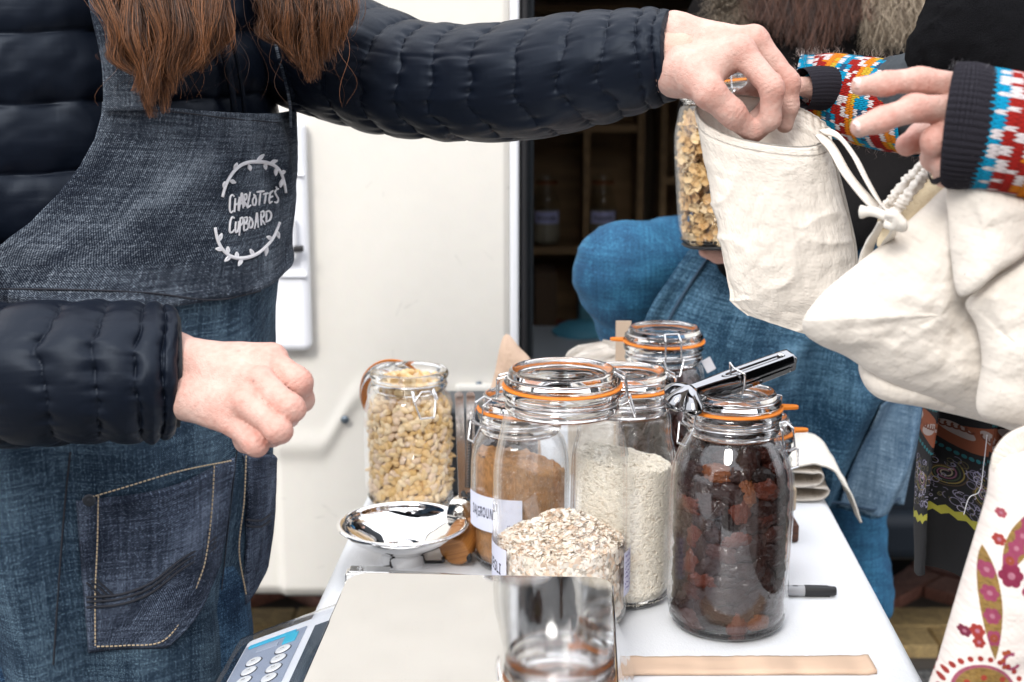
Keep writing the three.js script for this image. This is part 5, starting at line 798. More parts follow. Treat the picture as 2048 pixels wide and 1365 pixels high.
// ================================================================ the vendor
{
  const w = thing('person', 'person in black puffer jacket and denim apron reaching into a cotton bag', 'person');
  // --- body: torso, neck, head and both arms and hands, one surface per grid, merged
  const ax = at(206, 682, 1.45); const AX = V(ax.x, 0, ax.z), yaw = R(35), FR = V(Math.sin(yaw), 0, Math.cos(yaw)), LF = V(Math.cos(yaw), 0, -Math.sin(yaw));
  const TP = (psi, y, a, b) => V(AX.x, y, AX.z).addScaledVector(FR, b * Math.cos(psi)).addScaledVector(LF, a * Math.sin(psi));
  const kT = new THREE.CatmullRomCurve3([[0.6, 0.66], [0.74, 0.705], [0.85, 0.79], [0.95, 0.835], [1.04, 0.85], [1.09, 0.89], [1.17, 0.93], [1.25, 0.94], [1.36, 0.9], [1.41, 0.66], [1.45, 0.44], [1.52, 0.42]].map(([y, k]) => V(y, k, 0)), false, 'catmullrom', 0.4).getPoints(180);
  const kY = (y) => { for (let i = 1; i < kT.length; i++) if (kT[i].x >= y) return lerp(kT[i - 1].y, kT[i].y, clamp((y - kT[i - 1].x) / (kT[i].x - kT[i - 1].x))); return 0.42; };

  // left arm (reaching) and its hand
  const sh = at(560, 30, 1.47), el = at(905, 172, 1.36), wr = at(1345, 112, 1.235);
  const wU = at(1346, 77, 1.24), wL = at(1356, 143, 1.225);
  const ix = J([[1480, 101, 1.2], [1545, 176, 1.19], [1540, 238, 1.2], [1512, 266, 1.212]]), md = J([[1508, 80, 1.222], [1577, 164, 1.222], [1577, 210, 1.228], [1570, 250, 1.235]]), rg = J([[1500, 80, 1.248], [1556, 160, 1.252], [1540, 212, 1.25], [1510, 238, 1.245]]), pk = J([[1484, 92, 1.27], [1520, 163, 1.275], [1500, 190, 1.268], [1475, 196, 1.262]]);
  const th = J([[1392, 150, 1.205], [1418, 184, 1.19], [1462, 224, 1.195], [1500, 262, 1.208]]);
  const gA = [
    { k: 0.014, prims: [[wU, md[0], 0.0165, 0.0115], [wL, ix[0], 0.0165, 0.0118], [wU, rg[0], 0.0155, 0.011], [wU, pk[0], 0.0155, 0.0105], [wU, wL, 0.016, 0.0165], [wL, th[0], 0.0155, 0.0165], [th[0], at(1446, 122, 1.205), 0.0165, 0.012], [at(1250, 95, 1.27), wU, 0.021, 0.0165], [at(1250, 140, 1.265), wL, 0.021, 0.0165]] },
    { k: 0.006, join: 0.005, prims: chain([at(1440, 112, 1.222), ...ix], [0.011, 0.0118, 0.0099, 0.0086, 0.0076]) }, { k: 0.006, join: 0.0042, prims: chain([at(1470, 98, 1.24), ...md], [0.011, 0.0118, 0.0098, 0.0086, 0.0074]) },
    { k: 0.006, join: 0.004, prims: chain([at(1470, 95, 1.24), ...rg], [0.01, 0.0112, 0.0093, 0.0082, 0.0072]) }, { k: 0.006, join: 0.004, prims: chain(pk, [0.0105, 0.0083, 0.0074, 0.0065]) },
    { k: 0.007, join: 0.007, prims: chain(th, [0.0162, 0.0132, 0.0115, 0.0086]) },
  ];
  const kA = [ix[0], ix[1], md[0], md[1], th[1], th[2], ix[3], rg[1]];
  const handA = colored(body(gA, 0.0016, creased([jd(ix, 1), jd(ix, 2), jd(md, 1), jd(th, 2), jd(md, 2)])), skinTone(kA, 3));
  // right hand: a loose fist
  const fU = at(330, 716, 1.125), fL = at(330, 782, 1.12);
  const F1 = J([[542, 722, 1.094], [597, 764, 1.078], [603, 800, 1.096], [570, 800, 1.112]]), F2 = J([[521, 764, 1.074], [582, 817, 1.054], [572, 830, 1.09], [535, 815, 1.105]]), F3 = J([[491, 806, 1.066], [557, 861, 1.048], [544, 868, 1.088], [510, 840, 1.105]]), F4 = J([[462, 842, 1.072], [512, 888, 1.058], [492, 882, 1.092], [470, 852, 1.105]]);
  const FT = J([[410, 735, 1.135], [470, 770, 1.14], [520, 815, 1.128], [540, 850, 1.115]]);
  const gB = [
    { k: 0.013, prims: [[fU, F1[0], 0.0168, 0.0108], [fU, F2[0], 0.0165, 0.0108], [fL, F3[0], 0.0165, 0.0106], [fL, F4[0], 0.0165, 0.011], [fU, fL, 0.0165, 0.0165], [at(220, 712, 1.15), fU, 0.02, 0.0168], [at(220, 785, 1.145), fL, 0.02, 0.0165], [fU, FT[0], 0.015, 0.0145], [FT[0], F1[0], 0.013, 0.011]] },
    { k: 0.006, join: 0.0012, prims: chain([at(480, 728, 1.118), ...F1], [0.0095, 0.0108, 0.0099, 0.009, 0.0085]) }, { k: 0.006, join: 0.0012, prims: chain([at(465, 755, 1.104), ...F2], [0.0095, 0.0108, 0.01, 0.0096, 0.0085]) },
    { k: 0.006, join: 0.0012, prims: chain([at(442, 785, 1.102), ...F3], [0.0095, 0.0105, 0.0096, 0.0092, 0.0082]) }, { k: 0.006, join: 0.0012, prims: chain([at(420, 815, 1.1), ...F4], [0.009, 0.01, 0.009, 0.0086, 0.0075]) },
    { k: 0.007, join: 0.005, prims: chain(FT, [0.0145, 0.0125, 0.0112, 0.009]) },
  ];
  const handB = colored(body(gB, 0.0016, creased([jd(F1, 1), jd(F2, 1), jd(F3, 1), jd(F4, 1)])), skinTone([F1[0], F1[1], F2[0], F2[1], F3[0], F3[1], F4[0], F4[1]], 8, [at(477, 703, 1.09), at(507, 762, 1.062), at(428, 719, 1.1), at(384, 793, 1.1)]));
  // the rest of the body, under the clothes
  const y0 = 0.62, neck = V(AX.x, 1.46, AX.z).addScaledVector(FR, 0.02), head = V(AX.x, 1.6, AX.z).addScaledVector(FR, 0.05), rs = TP(-Math.PI / 2, 1.36, 0.17, 0), re = at(-150, 700, 1.27);
  const trunk = colored(body([{ k: 0.06, prims: [[V(AX.x, 0.8, AX.z), V(AX.x, 1.26, AX.z), 0.105, 0.105], [TP(Math.PI / 2, 1.36, 0.13, 0), rs, 0.05, 0.05], [neck.clone().setY(1.36), head, 0.055, 0.055], [head.clone().setY(1.57), head.clone().setY(1.67), 0.068, 0.082], [sh, el, 0.042, 0.036], [el, wr, 0.036, 0.028], [rs, re, 0.042, 0.036], [re, at(340, 748, 1.12), 0.036, 0.027], [V(AX.x, 0.8, AX.z).addScaledVector(LF, 0.05), V(AX.x, 0.1, AX.z).addScaledVector(LF, 0.08), 0.055, 0.035], [V(AX.x, 0.8, AX.z).addScaledVector(LF, -0.06), V(AX.x, 0.1, AX.z).addScaledVector(LF, -0.085), 0.055, 0.035]] }], 0.014), () => [0.62, 0.39, 0.31]);
  part('body', merge([boxUV(handA), boxUV(handB), boxUV(trunk)]), M.skin, w);

  // --- jacket
  const jk = part('jacket', sheet(200, 220, (u, v) => {
    const psi = lerp(-Math.PI, Math.PI, u), y = lerp(1.45, 1.02, v), nB = (1.45 - y) / 0.062 + 0.12 * noise(Math.sin(psi) * 2, Math.cos(psi) * 2, 5), f = nB % 1, puff = Math.pow(Math.max(0, Math.sin(Math.PI * f)), 0.5), near = Math.pow(Math.abs(2 * f - 1), 2.4);
    const d = 0.011 * puff - 0.011 + near * 0.007 * noise(psi * 8, Math.floor(nB + 0.5) * 2.7) + 0.014 * fbm(psi * 2, y * 9, 2), girth = kY(y);
    return TP(psi, y, 0.208 * girth + d, 0.143 * girth + d);
  }, 0, [1.1, 0.43]), M.nylon, w);
  part('sleeve', puffer([at(470, 40, 1.49), at(570, 72, 1.47), at(700, 122, 1.43), at(820, 158, 1.39), at(930, 166, 1.35), at(1080, 158, 1.3), at(1210, 132, 1.265), at(1310, 114, 1.245), at(1350, 110, 1.238)], (t) => lerp(0.07, 0.0605, sstep(0.0, 0.4, t)) * lerp(1, 0.64, sstep(0.55, 0.98, t)) * (1 + 0.06 * Math.sin(t * 9)), { baffle: 0.037, seed: 3, puff: 0.07, seg: 460, rad: 220, line: 1.15, endK: 0.9 }), M.nylon, w);
  part('sleeve', puffer([at(40, -60, 1.36), at(-60, 150, 1.34), at(-130, 420, 1.3), at(-160, 640, 1.22), at(-60, 742, 1.15), at(140, 744, 1.128), at(290, 744, 1.128), at(358, 745, 1.134)], (t) => lerp(0.066, 0.0555, t) * (t > 0.9 ? lerp(1, 0.9, (t - 0.9) / 0.1) : 1), { baffle: 0.047, seed: 9, puff: 0.1, seg: 440, rad: 220, endK: 0.86 }), M.nylon, w);
  part('cuff_lining', tube([at(340, 745, 1.132), at(359, 745, 1.134)], 0.044, 4, 40, { open: true }), M.nylonSeam, w);
  part('cuff_lining', tube([at(1318, 112, 1.244), at(1346, 110, 1.239)], 0.0365, 4, 40, { open: true }), M.nylonSeam, w);
  // a stitched line along the reaching sleeve
  const onJ = (psi, y, d) => TP(psi, y, 0.208 * kY(y) + d, 0.143 * kY(y) + d);
  part('zip', [tube([onJ(0.42, 1.4, 0.0), onJ(0.44, 1.33, 0.004), onJ(0.52, 1.27, 0.004), onJ(0.55, 1.22, 0.0)], 0.0035, 30, 8), tube([onJ(0.5, 1.4, 0.0), onJ(0.52, 1.33, 0.004), onJ(0.6, 1.27, 0.004), onJ(0.63, 1.22, 0)], 0.0022, 30, 8)], M.nylon, w);

  // --- apron: bib over skirt, both wrapped round the body
  const lay = (psi, y, d) => { const k = kY(y), f = 0.006 * Math.sin(psi * 7 + y * 9) * sstep(1.2, 0.9, y) + 0.006 * fbm(psi * 2.2, y * 7, 6) ; return TP(psi, y, 0.212 * k + d + f, 0.15 * k + d + f); };
  const solve = (fn, px, py, g = [0.2, 1.1]) => { let [a, y] = g; for (let i = 0; i < 18; i++) { const p = pix(fn(a, y)), e = [px - p[0], py - p[1]], pa = pix(fn(a + 0.004, y)), py_ = pix(fn(a, y - 0.003)), A = (pa[0] - p[0]) / 0.004, B = (py_[0] - p[0]) / -0.003, C = (pa[1] - p[1]) / 0.004, Dd = (py_[1] - p[1]) / -0.003, det = A * Dd - B * C; a = clamp(a + clamp((e[0] * Dd - e[1] * B) / det, -0.15, 0.15), -1.5, 1.06); y += clamp((A * e[1] - C * e[0]) / det, -0.06, 0.06); } return [a, y]; };
  const hemY = (psi) => 1.087 - 0.017 * Math.exp(-((psi - 0.25) ** 2) / 0.25) + 0.004 * Math.sin(psi * 6);
  const bibFold = (psi, y) => 0.005 * fbm(psi * 3, y * 12, 2) + 0.0045 * Math.sin((psi * 0.21 + (y - 1.2) * 0.9) * 70) * Math.exp(-((psi - 0.85) ** 2) / 0.05) * sstep(1.12, 1.2, y);
  const bibP = (psi, y, d = 0) => { const hem = Math.exp(-((y - hemY(psi) - 0.006) ** 2) / 0.00004) * 0.0022; return lay(psi, y, 0.011 + d + bibFold(psi, y) + hem + 0.004 * sstep(1.13, 1.08, y)); };
  const topY = (psi) => lerp(1.2705, 1.247, sstep(-0.5, 1.1, psi)) - 0.004 * Math.sin((psi + 0.5) * 2.2);
  
  const edgeL = [[206, 186], [203, 230], [190, 280], [160, 335], [115, 395], [60, 455], [0, 505], [-60, 545], [-90, 600]].map(([x, y]) => solve(bibP, x, y, [-0.2, 1.2]));
  const leftPsi = (y) => { if (y >= edgeL[0][1]) return edgeL[0][0]; for (let i = 1; i < edgeL.length; i++) if (edgeL[i][1] <= y) return lerp(edgeL[i - 1][0], edgeL[i][0], (edgeL[i - 1][1] - y) / (edgeL[i - 1][1] - edgeL[i][1])); return edgeL[edgeL.length - 1][0]; };
  const bib = part('bib', sheet(150, 110, (u, v) => { const psiT = lerp(edgeL[0][0], 1.32, u), yy = lerp(topY(psiT), hemY(psiT), v), psi = lerp(leftPsi(yy), 1.32, u); const q = lerp(topY(psi), hemY(psi), v); return bibP(psi, lerp(yy, q, 0.5)); }, 0.0022, [0.34, 0.19]), M.bib, w);
  const skirtBottom = (psi) => lerp(0.58, 0.775, sstep(0.35, 1.15, psi)) + 0.006 * Math.sin(psi * 9);
  const skirtP = (psi, y, d = 0) => lay(psi, y, 0.004 + d + 0.007 * Math.sin(psi * 5.2 + 0.6) * sstep(1.05, 0.75, y));
  const skirt = part('skirt', sheet(150, 130, (u, v) => { const psi = lerp(-1.5, 1.42, u); return skirtP(psi, lerp(1.13, skirtBottom(psi), v)); }, 0.0022, [0.56, 0.5]), M.skirt, w);
  const stL = solve(bibP, 250, 185, [0, 1.25])[0], strap = (pts, wd, name) => { const c = new THREE.CatmullRomCurve3(pts, false, 'centripetal'); return part(name, sheet(8, 40, (u, v) => { const p = c.getPoint(v), t = c.getTangent(v), n = p.clone().sub(V(AX.x, p.y, AX.z)).normalize(), s = V().crossVectors(t, n).normalize(); return p.addScaledVector(s, (u - 0.5) * wd); }, 0.003, [wd, 0.2]), M.bib, w); };
  strap([bibP(stL, 1.258, 0.004), bibP(stL, 1.3, 0.006), onJ(stL - 0.02, 1.35, 0.014), onJ(stL, 1.41, 0.0), V(neck.x, 1.5, neck.z)], 0.042, 'strap');
  strap([bibP(0.98, 1.235, 0.004), bibP(0.96, 1.26, 0.006), onJ(0.9, 1.3, 0.014), onJ(0.8, 1.36, 0.008), V(neck.x, 1.5, neck.z)], 0.024, 'strap');
  const line = (fn, pts, r, d, mat, name, parent, dash) => { // stitches: short threads laid on the cloth
    const q = pts.map(([x, y]) => solve(fn, x, y, x > 440 ? [0.7, y > 640 ? 0.9 : 1.15] : [0.2, y > 640 ? 0.88 : 1.15])), W = q.map(([a, y]) => fn(a, y, d)), c = new THREE.CatmullRomCurve3(W, false, 'centripetal'), L = c.getLength(), out = [];
    if (!dash) return part(name, tube(W, r, Math.max(12, pts.length * 6), 7), mat, parent);
    for (let s = 0; s < L; s += dash) { const a = c.getPointAt(clamp(s / L)), b = c.getPointAt(clamp((s + dash * 0.68) / L)); if (a.distanceTo(b) < 1e-4) continue; out.push(tube([a, a.clone().lerp(b, 0.5), b], r, 3, 5)); }
    return part(name, out, mat, parent);
  };
  // pockets
  const pocket = (px, name, mat, d, seams) => {
    const q = px.map(([x, y]) => solve(skirtP, x, y, x > 440 ? [0.75, 0.9] : [0.2, 0.88])), [a, b, c, e, f] = q; // tl, tr, br-high, br-low, bl
    const right = (v) => { const k = v < 0.62 ? v / 0.62 : (v - 0.62) / 0.38; return v < 0.62 ? [lerp(b[0], c[0], k), lerp(b[1], c[1], k)] : [lerp(c[0], e[0], k), lerp(c[1], e[1], k)]; }, left = (v) => [lerp(a[0], f[0], v), lerp(a[1], f[1], v)];
    return part(name, sheet(50, 50, (u, v) => { const l = left(v), r = right(v), edge = Math.min(u, 1 - u, v * 0.9, 1 - v); return skirtP(lerp(l[0], r[0], u), lerp(l[1], r[1], u), d * sstep(0, 0.03, edge) + 0.0022 + 0.002 * fbm(u * 4, v * 4) * sstep(0, 0.1, edge) + 0.0012 * Math.exp(-((edge - 0.03) ** 2) / 0.0002)); }, 0.003, [0.15, 0.18]), mat, w);
  };
  const p1 = pocket([[152, 1002], [466, 914], [436, 1120], [330, 1296], [176, 1306]], 'pocket', M.pocket, 0.0045);
  const p2 = pocket([[482, 908], [546, 898], [541, 1050], [524, 1140], [486, 1212]], 'pocket', M.pocket, 0.004);
  const sp = (a, y, d = 0) => skirtP(a, y, d + 0.0078);
  line(sp, [[165, 1000], [250, 975], [350, 945], [462, 922]], 0.0008, 0, M.tan, 'stitching', p1, 0.0042);
  line(sp, [[196, 992], [194, 1090], [190, 1180], [190, 1292]], 0.0008, 0, M.tan, 'stitching', p1, 0.0042);
  line(sp, [[428, 932], [424, 1010], [414, 1100], [402, 1150], [330, 1280], [250, 1292], [192, 1294]], 0.0008, 0, M.tan, 'stitching', p1, 0.0042);
  for (const dy of [0, 9, 20]) line(sp, [[172, 1196 + dy], [240, 1190 + dy], [300, 1168 + dy], [360, 1122 + dy], [432, 1076 + dy]], 0.0013, -0.0006, M.darkThread, 'seam', p1);
  for (const [x0, y0] of [[172, 1166], [182, 1162], [192, 1160]]) line(sp, [[x0, y0], [x0 + 36, y0 + 32]], 0.001, 0, M.darkThread, 'seam', p1);
  { const q = solve(sp, 178, 1001, [0, 0.9]), c = sp(q[0], q[1], 0.0005), n = c.clone().sub(V(AX.x, c.y, AX.z)).normalize(), g = lathe([[0, 0.0022], [0.002, 0.002], [0.0026, 0.001], [0.0035, 0.0018], [0.0058, 0.001], [0.0062, 0]], 24); g.applyQuaternion(new THREE.Quaternion().setFromUnitVectors(V(0, 1, 0), n)).translate(c.x, c.y, c.z); part('rivet', g, S({ color: rgb(0.05, 0.055, 0.065), metalness: 0.8, roughness: 0.4 }), p1); }
  line((a, y, d = 0) => skirtP(a, y, d + 0.007), [[492, 912], [488, 1000], [478, 1100], [492, 1190]], 0.0008, 0, M.tan, 'stitching', p2, 0.004);
  for (const k of [0, 12]) line((a, y, d = 0) => skirtP(a, y, d + 0.007), [[492, 1040 + k], [520, 1042 + k], [540, 1030 + k]], 0.0012, 0, M.darkThread, 'seam', p2);
  line(skirtP, [[140, 905], [130, 1000], [118, 1150], [106, 1330]], 0.0009, 0.0002, M.darkThread, 'seam', skirt);
  line(skirtP, [[505, 690], [480, 850], [462, 1000], [440, 1200]], 0.0007, 0.0002, M.darkThread, 'seam', skirt);
  line(bibP, [[-30, 578], [60, 578], [180, 580], [300, 586], [430, 600], [520, 582]], 0.0009, 0.0008, M.darkThread, 'seam', bib);
  line(bibP, [[225, 214], [330, 222], [450, 236], [560, 246]], 0.0008, 0.0006, M.darkThread, 'seam', bib);
  // embroidered emblem: white thread, raised on the cloth
  const em = (x, y) => [420 + x / 5.25, 290 + y / 5.25], threads = [];
  const stroke = (pts, r = 0.0013) => { const W = pts.map(([x, y]) => { const [X, Y] = em(x, y), [a, h] = solve(bibP, X, Y, [0.7, 1.18]); return bibP(a, h, 0.0009); }); threads.push(tube(W, (t) => r * (0.75 + 0.25 * Math.sin(Math.PI * clamp(t, 0.06, 0.94))), Math.max(8, pts.length * 5), 6)); };
  stroke([[122, 548], [135, 490], [160, 415], [200, 335], [255, 262], [330, 205], [410, 180], [500, 178], [590, 188], [660, 215], [710, 255], [745, 320], [770, 410], [785, 500]], 0.0019);
  stroke([[46, 868], [55, 930], [80, 1020], [125, 1100], [190, 1158], [260, 1186], [350, 1188], [440, 1165], [520, 1120], [590, 1055], [650, 980], [690, 895], [720, 815]], 0.0019);
  for (const [a, b] of [[[480, 172], [555, 102]], [[398, 205], [415, 268]], [[565, 190], [575, 258]], [[620, 190], [695, 165]], [[680, 240], [680, 322]], [[738, 292], [780, 280]], [[745, 360], [728, 445]], [[200, 375], [258, 395]], [[140, 460], [146, 385]], [[245, 265], [275, 190]], [[690, 900], [715, 980]], [[640, 985], [588, 965]], [[590, 1060], [573, 1165]], [[450, 1158], [412, 1098]], [[275, 1185], [270, 1125]], [[330, 1190], [290, 1268]], [[210, 1165], [145, 1222]], [[180, 1140], [178, 1068]], [[125, 1100], [52, 1090]], [[85, 1010], [115, 930]]]) { // leaves
    const dx = b[0] - a[0], dy = b[1] - a[1], L = Math.hypot(dx, dy), nx = -dy / L * 12, ny = dx / L * 12; stroke([a, [a[0] + dx * 0.5 + nx, a[1] + dy * 0.5 + ny], b], 0.0011); stroke([a, [a[0] + dx * 0.5 - nx, a[1] + dy * 0.5 - ny], b], 0.0011); if ((dx + dy) % 3 > 0) stroke([a, b], 0.0011);
  }
  const letters = [ // traced capitals
    [[243, 540], [225, 525], [205, 545], [198, 620], [200, 690], [212, 710], [235, 690]], [[256, 560], [250, 640], [248, 705]], [[300, 545], [290, 620], [286, 690]], [[252, 630], [294, 612]],
    [[292, 695], [310, 580], [325, 505], [330, 590], [338, 665]], [[303, 622], [332, 608]], [[348, 650], [346, 580], [345, 530]], [[345, 525], [372, 520], [372, 560], [348, 590]], [[350, 592], [382, 655]],
    [[412, 492], [396, 570], [380, 660]], [[380, 660], [420, 632]], [[452, 548], [438, 580], [442, 625], [462, 630], [474, 590], [466, 550], [452, 535]], [[448, 520], [470, 540]],
    [[482, 495], [520, 490], [556, 486]], [[520, 495], [510, 570], [504, 636]], [[548, 520], [575, 512], [600, 508]], [[575, 518], [568, 570], [560, 618]], [[640, 490], [622, 510], [610, 570], [614, 608], [640, 595]], [[616, 552], [648, 540]], [[612, 512], [650, 482]],
    [[708, 462], [685, 470], [672, 500], [690, 540], [706, 570], [692, 605], [668, 600]], [[680, 440], [688, 455]],
    [[245, 768], [225, 758], [208, 790], [198, 860], [200, 915], [222, 918], [245, 890]], [[262, 805], [256, 870], [262, 918], [282, 900], [290, 840], [292, 800]], [[308, 780], [302, 860], [296, 952]], [[306, 772], [332, 765], [336, 810], [308, 850]],
    [[352, 780], [345, 840], [345, 900]], [[352, 765], [380, 762], [376, 805], [352, 825], [385, 830], [384, 880], [346, 900]], [[408, 790], [400, 830], [408, 868], [430, 862], [438, 815], [424, 785], [408, 780]], [[404, 760], [432, 785]],
    [[456, 882], [472, 790], [482, 715], [490, 790], [496, 868]], [[464, 812], [492, 800]], [[528, 845], [524, 780], [525, 720]], [[522, 708], [552, 698], [556, 740], [528, 775]], [[530, 778], [566, 836]], [[582, 715], [580, 770], [580, 815]], [[575, 705], [610, 695], [632, 735], [618, 785], [582, 808]]];
  for (const l of letters) stroke(l, 0.00112);
  part('emblem', threads, M.thread, bib);

  // --- jeans below the apron
  part('jeans', boxUV(body([{ k: 0.05, prims: [[V(AX.x, 0.88, AX.z).addScaledVector(LF, 0.055).addScaledVector(FR, 0.005), V(AX.x, 0.45, AX.z).addScaledVector(LF, 0.06).addScaledVector(FR, 0.02), 0.085, 0.075], [V(AX.x, 0.45, AX.z).addScaledVector(LF, 0.06).addScaledVector(FR, 0.02), V(AX.x, 0.06, AX.z).addScaledVector(LF, 0.09), 0.075, 0.055], [V(AX.x, 0.88, AX.z).addScaledVector(LF, -0.065), V(AX.x, 0.45, AX.z).addScaledVector(LF, -0.075), 0.085, 0.075], [V(AX.x, 0.45, AX.z).addScaledVector(LF, -0.075), V(AX.x, 0.06, AX.z).addScaledVector(LF, -0.09), 0.075, 0.055]] }], 0.009, (x, y, z) => 0.006 * fbm(x * 9, y * 22, z * 9))), M.jeans, w);
  for (const s of [1, -1]) part('shoe', boxUV(body([{ k: 0.03, prims: [[V(AX.x, 0.045, AX.z).addScaledVector(LF, s * 0.1), V(AX.x, 0.035, AX.z).addScaledVector(LF, s * 0.11).addScaledVector(FR, 0.17), 0.045, 0.035]] }], 0.008)), M.black, w);

  // --- hair: long, brown, wavy, falling in two locks over the jacket
  const hc = { c0: [0.022, 0.009, 0.005], c1: [0.37, 0.15, 0.06] };
  const lock = (guides, n, seed, rad) => { // strands gathered round bent guides, thinning towards the tips
    const G = guides.map((g) => new THREE.CatmullRomCurve3(g.map(at3), false, 'centripetal')), r = rng(seed), out = [];
    G.forEach((c, gi) => {
      const pos = [], col = [], idx = [], S_ = 22, shade = 0.55 + r() * 0.6;
      for (let i = 0; i < n; i++) {
        const a = r() * TAU, q = Math.sqrt(r()) * rad * (0.8 + 0.4 * r()), end = 0.6 + 0.4 * Math.pow(r(), 0.6), ph = r() * 6, wv = 0.0018 + 0.003 * r() * r(), fly = r() < 0.08 ? 2.8 : 1, tone = Math.pow(r(), 1.5) * shade, w0 = 0.0003 * (0.6 + 0.7 * r()), b0 = pos.length / 3;
        for (let s = 0; s <= S_; s++) { const t = s / S_ * end, p = c.getPoint(t), sp = q * (1 - 0.72 * t * t) * (0.75 + 0.25 * Math.sin(t * 9 + gi)) * (fly > 1 ? 1 + 1.6 * t : 1); p.x += Math.cos(a + t * 1.4) * sp + wv * fly * Math.sin(t * 13 + ph) * t; p.z += Math.sin(a + t * 1.4) * sp * 0.7 + wv * Math.cos(t * 11 + ph) * t; p.y += wv * fly * 0.4 * Math.sin(t * 17 + ph); const rr = w0 * (1 - 0.6 * s / S_); for (let m = 0; m < 3; m++) { const an = m / 3 * TAU + ph; pos.push(p.x + Math.cos(an) * rr, p.y, p.z + Math.sin(an) * rr); col.push(lerp(hc.c0[0], hc.c1[0], tone), lerp(hc.c0[1], hc.c1[1], tone), lerp(hc.c0[2], hc.c1[2], tone)); } }
        for (let s = 0; s < S_; s++) for (let m = 0; m < 3; m++) { const A = b0 + s * 3 + m, B = b0 + s * 3 + (m + 1) % 3; idx.push(A, B, A + 3, B, B + 3, A + 3); }
      }
      const g = new THREE.BufferGeometry(); g.setAttribute('position', new THREE.Float32BufferAttribute(pos, 3)); g.setAttribute('color', new THREE.Float32BufferAttribute(col, 3)); g.setAttribute('uv', new THREE.Float32BufferAttribute(new Float32Array(pos.length / 3 * 2), 2)); g.setIndex(idx); g.computeVertexNormals(); out.push(g);
    });
    return out;
  };
  const g1 = [], g2 = [], gr = rng(77);
  for (let i = 0; i < 15; i++) { const k = i / 14, x = lerp(210, 438, k), tip = lerp(150, 226, Math.exp(-((k - 0.42) ** 2) / 0.06)) + (gr() - 0.5) * 34, d = 1.205 + (i % 3) * 0.014, sw = (gr() - 0.5) * 44; g1.push([[x + (gr() - 0.5) * 16, -120, d + 0.01], [x + sw * 0.5, -20, d], [x - sw * 0.6 + 12, 70, d - 0.004], [lerp(x, 330, 0.28) + sw * 0.7, lerp(70, tip, 0.55), d], [lerp(x, 325, 0.46) - sw * 0.3 + (gr() - 0.5) * 40, tip, d + 0.006]]); }
  for (let i = 0; i < 12; i++) { const k = i / 11, x = lerp(525, 682, k), tip = lerp(95, 165, Math.exp(-((k - 0.6) ** 2) / 0.1)) + (gr() - 0.5) * 30, d = 1.27 + (i % 3) * 0.014, sw = (gr() - 0.5) * 46; g2.push([[x - 10, -130, d + 0.01], [x + sw * 0.5, -40, d], [x - sw * 0.6 + 6, 30, d - 0.004], [x + sw * 0.8 + 4, lerp(30, tip, 0.6), d], [lerp(x, 640, 0.3) - sw * 0.4, tip, d + 0.006]]); }
  part('hair', [...lock(g1, 330, 5, 0.0135), ...lock(g2, 300, 7, 0.0135),
    strands(45, (r, k) => at(lerp(230, 690, k), -60, 1.2 + 0.075 * k), (r, k) => at(lerp(220, 730, k) + (r() - 0.5) * 110, 80 + r() * 140, 1.195 + 0.075 * k), { seed: 9, wave: 0.009, locks: 40, r: 0.00015, fly: 0.3, seg: 22, ...hc }),
    strands(5200, (r, k) => { const a = lerp(-2.6, 1.4, k), p = head.clone().setY(1.7); return p.add(V(Math.sin(a) * 0.03, 0.04, Math.cos(a) * 0.03)); }, (r, k) => { const a = lerp(-2.6, 1.4, k); return V(head.x, 1.48 + 0.1 * r(), head.z).addScaledVector(FR, -0.1 * Math.cos(a)).addScaledVector(LF, 0.11 * Math.sin(a)); }, { seed: 12, wave: 0.006, r: 0.0007, mid: (t) => V(0, 0.06 * Math.sin(Math.PI * t), 0), ...hc }),
  ], M.hair, w).userData.kind = 'stuff';
  rebase(w, V(AX.x, 0, AX.z));
}
// ---------------------------------------------------------------- knitted wrist warmers
const knitPat = (() => { // stitches in coloured yarn: bands of teal, white, rust and orange
  const C = { c: [0.2, 0.19, 0.22], t: [0.05, 0.56, 0.72], w: [0.86, 0.82, 0.82], r: [0.62, 0.14, 0.12], o: [0.86, 0.5, 0.12], y: [0.8, 0.66, 0.2], b: [0.18, 0.3, 0.42] };
  const rows = ['tttt', 'twtw', 'wrwr', 'rrwr', 'wrow', 'oooo', 'yoyo', 'wtwt', 'tttb', 'twtr', 'rrrw', 'wrwr', 'oowo', 'yooy', 'wtyt', 'ttbt', 'wwtw', 'rwrr', 'rrrr', 'owro', 'ooyo', 'wtow', 'tttt', 'bwtw'], n = rows.length, px = 14;
  const t = tex(4 * px * 4, n * px, (i, j) => {
    const cx = Math.floor(i / px), u = (i % px) / px, sl = Math.abs(u - 0.5) * 0.9, jj = (j / px - sl * 0.9 + n * 2) % n, row = rows[Math.floor(jj) % n], v = jj % 1, c = C[row[((cx * 7 + Math.floor(jj) * 5 + ((cx * cx) % 3)) >> 1) % 4]] ?? C.w;
    const edge = 1 - 0.3 * Math.pow(Math.abs(v - 0.5) * 2, 4) - 0.22 * Math.pow(Math.abs(Math.abs(u - 0.5) * 4 - 1), 6), f = 0.9 + 0.2 * weaveT(i * 0.9, j * 0.9, 97, 89);
    return c.map((x) => x * edge * f);
  });
  const b = gray(4 * px * 4, n * px, (i, j) => { const u = (i % px) / px, sl = Math.abs(u - 0.5) * 0.9, v = (j / px - sl * 0.9 + n) % 1; return (1 - Math.pow(Math.abs(v - 0.5) * 2, 2)) * (1 - Math.pow(Math.abs(Math.abs(u - 0.5) * 4 - 1), 2)); });
  return [t, b];
})();
const knit = (a, l) => Ph({ map: rep(knitPat[0], a, l), bumpMap: rep(knitPat[1], a, l), bumpScale: 0.0012, roughness: 0.95, specularIntensity: 0.2 });
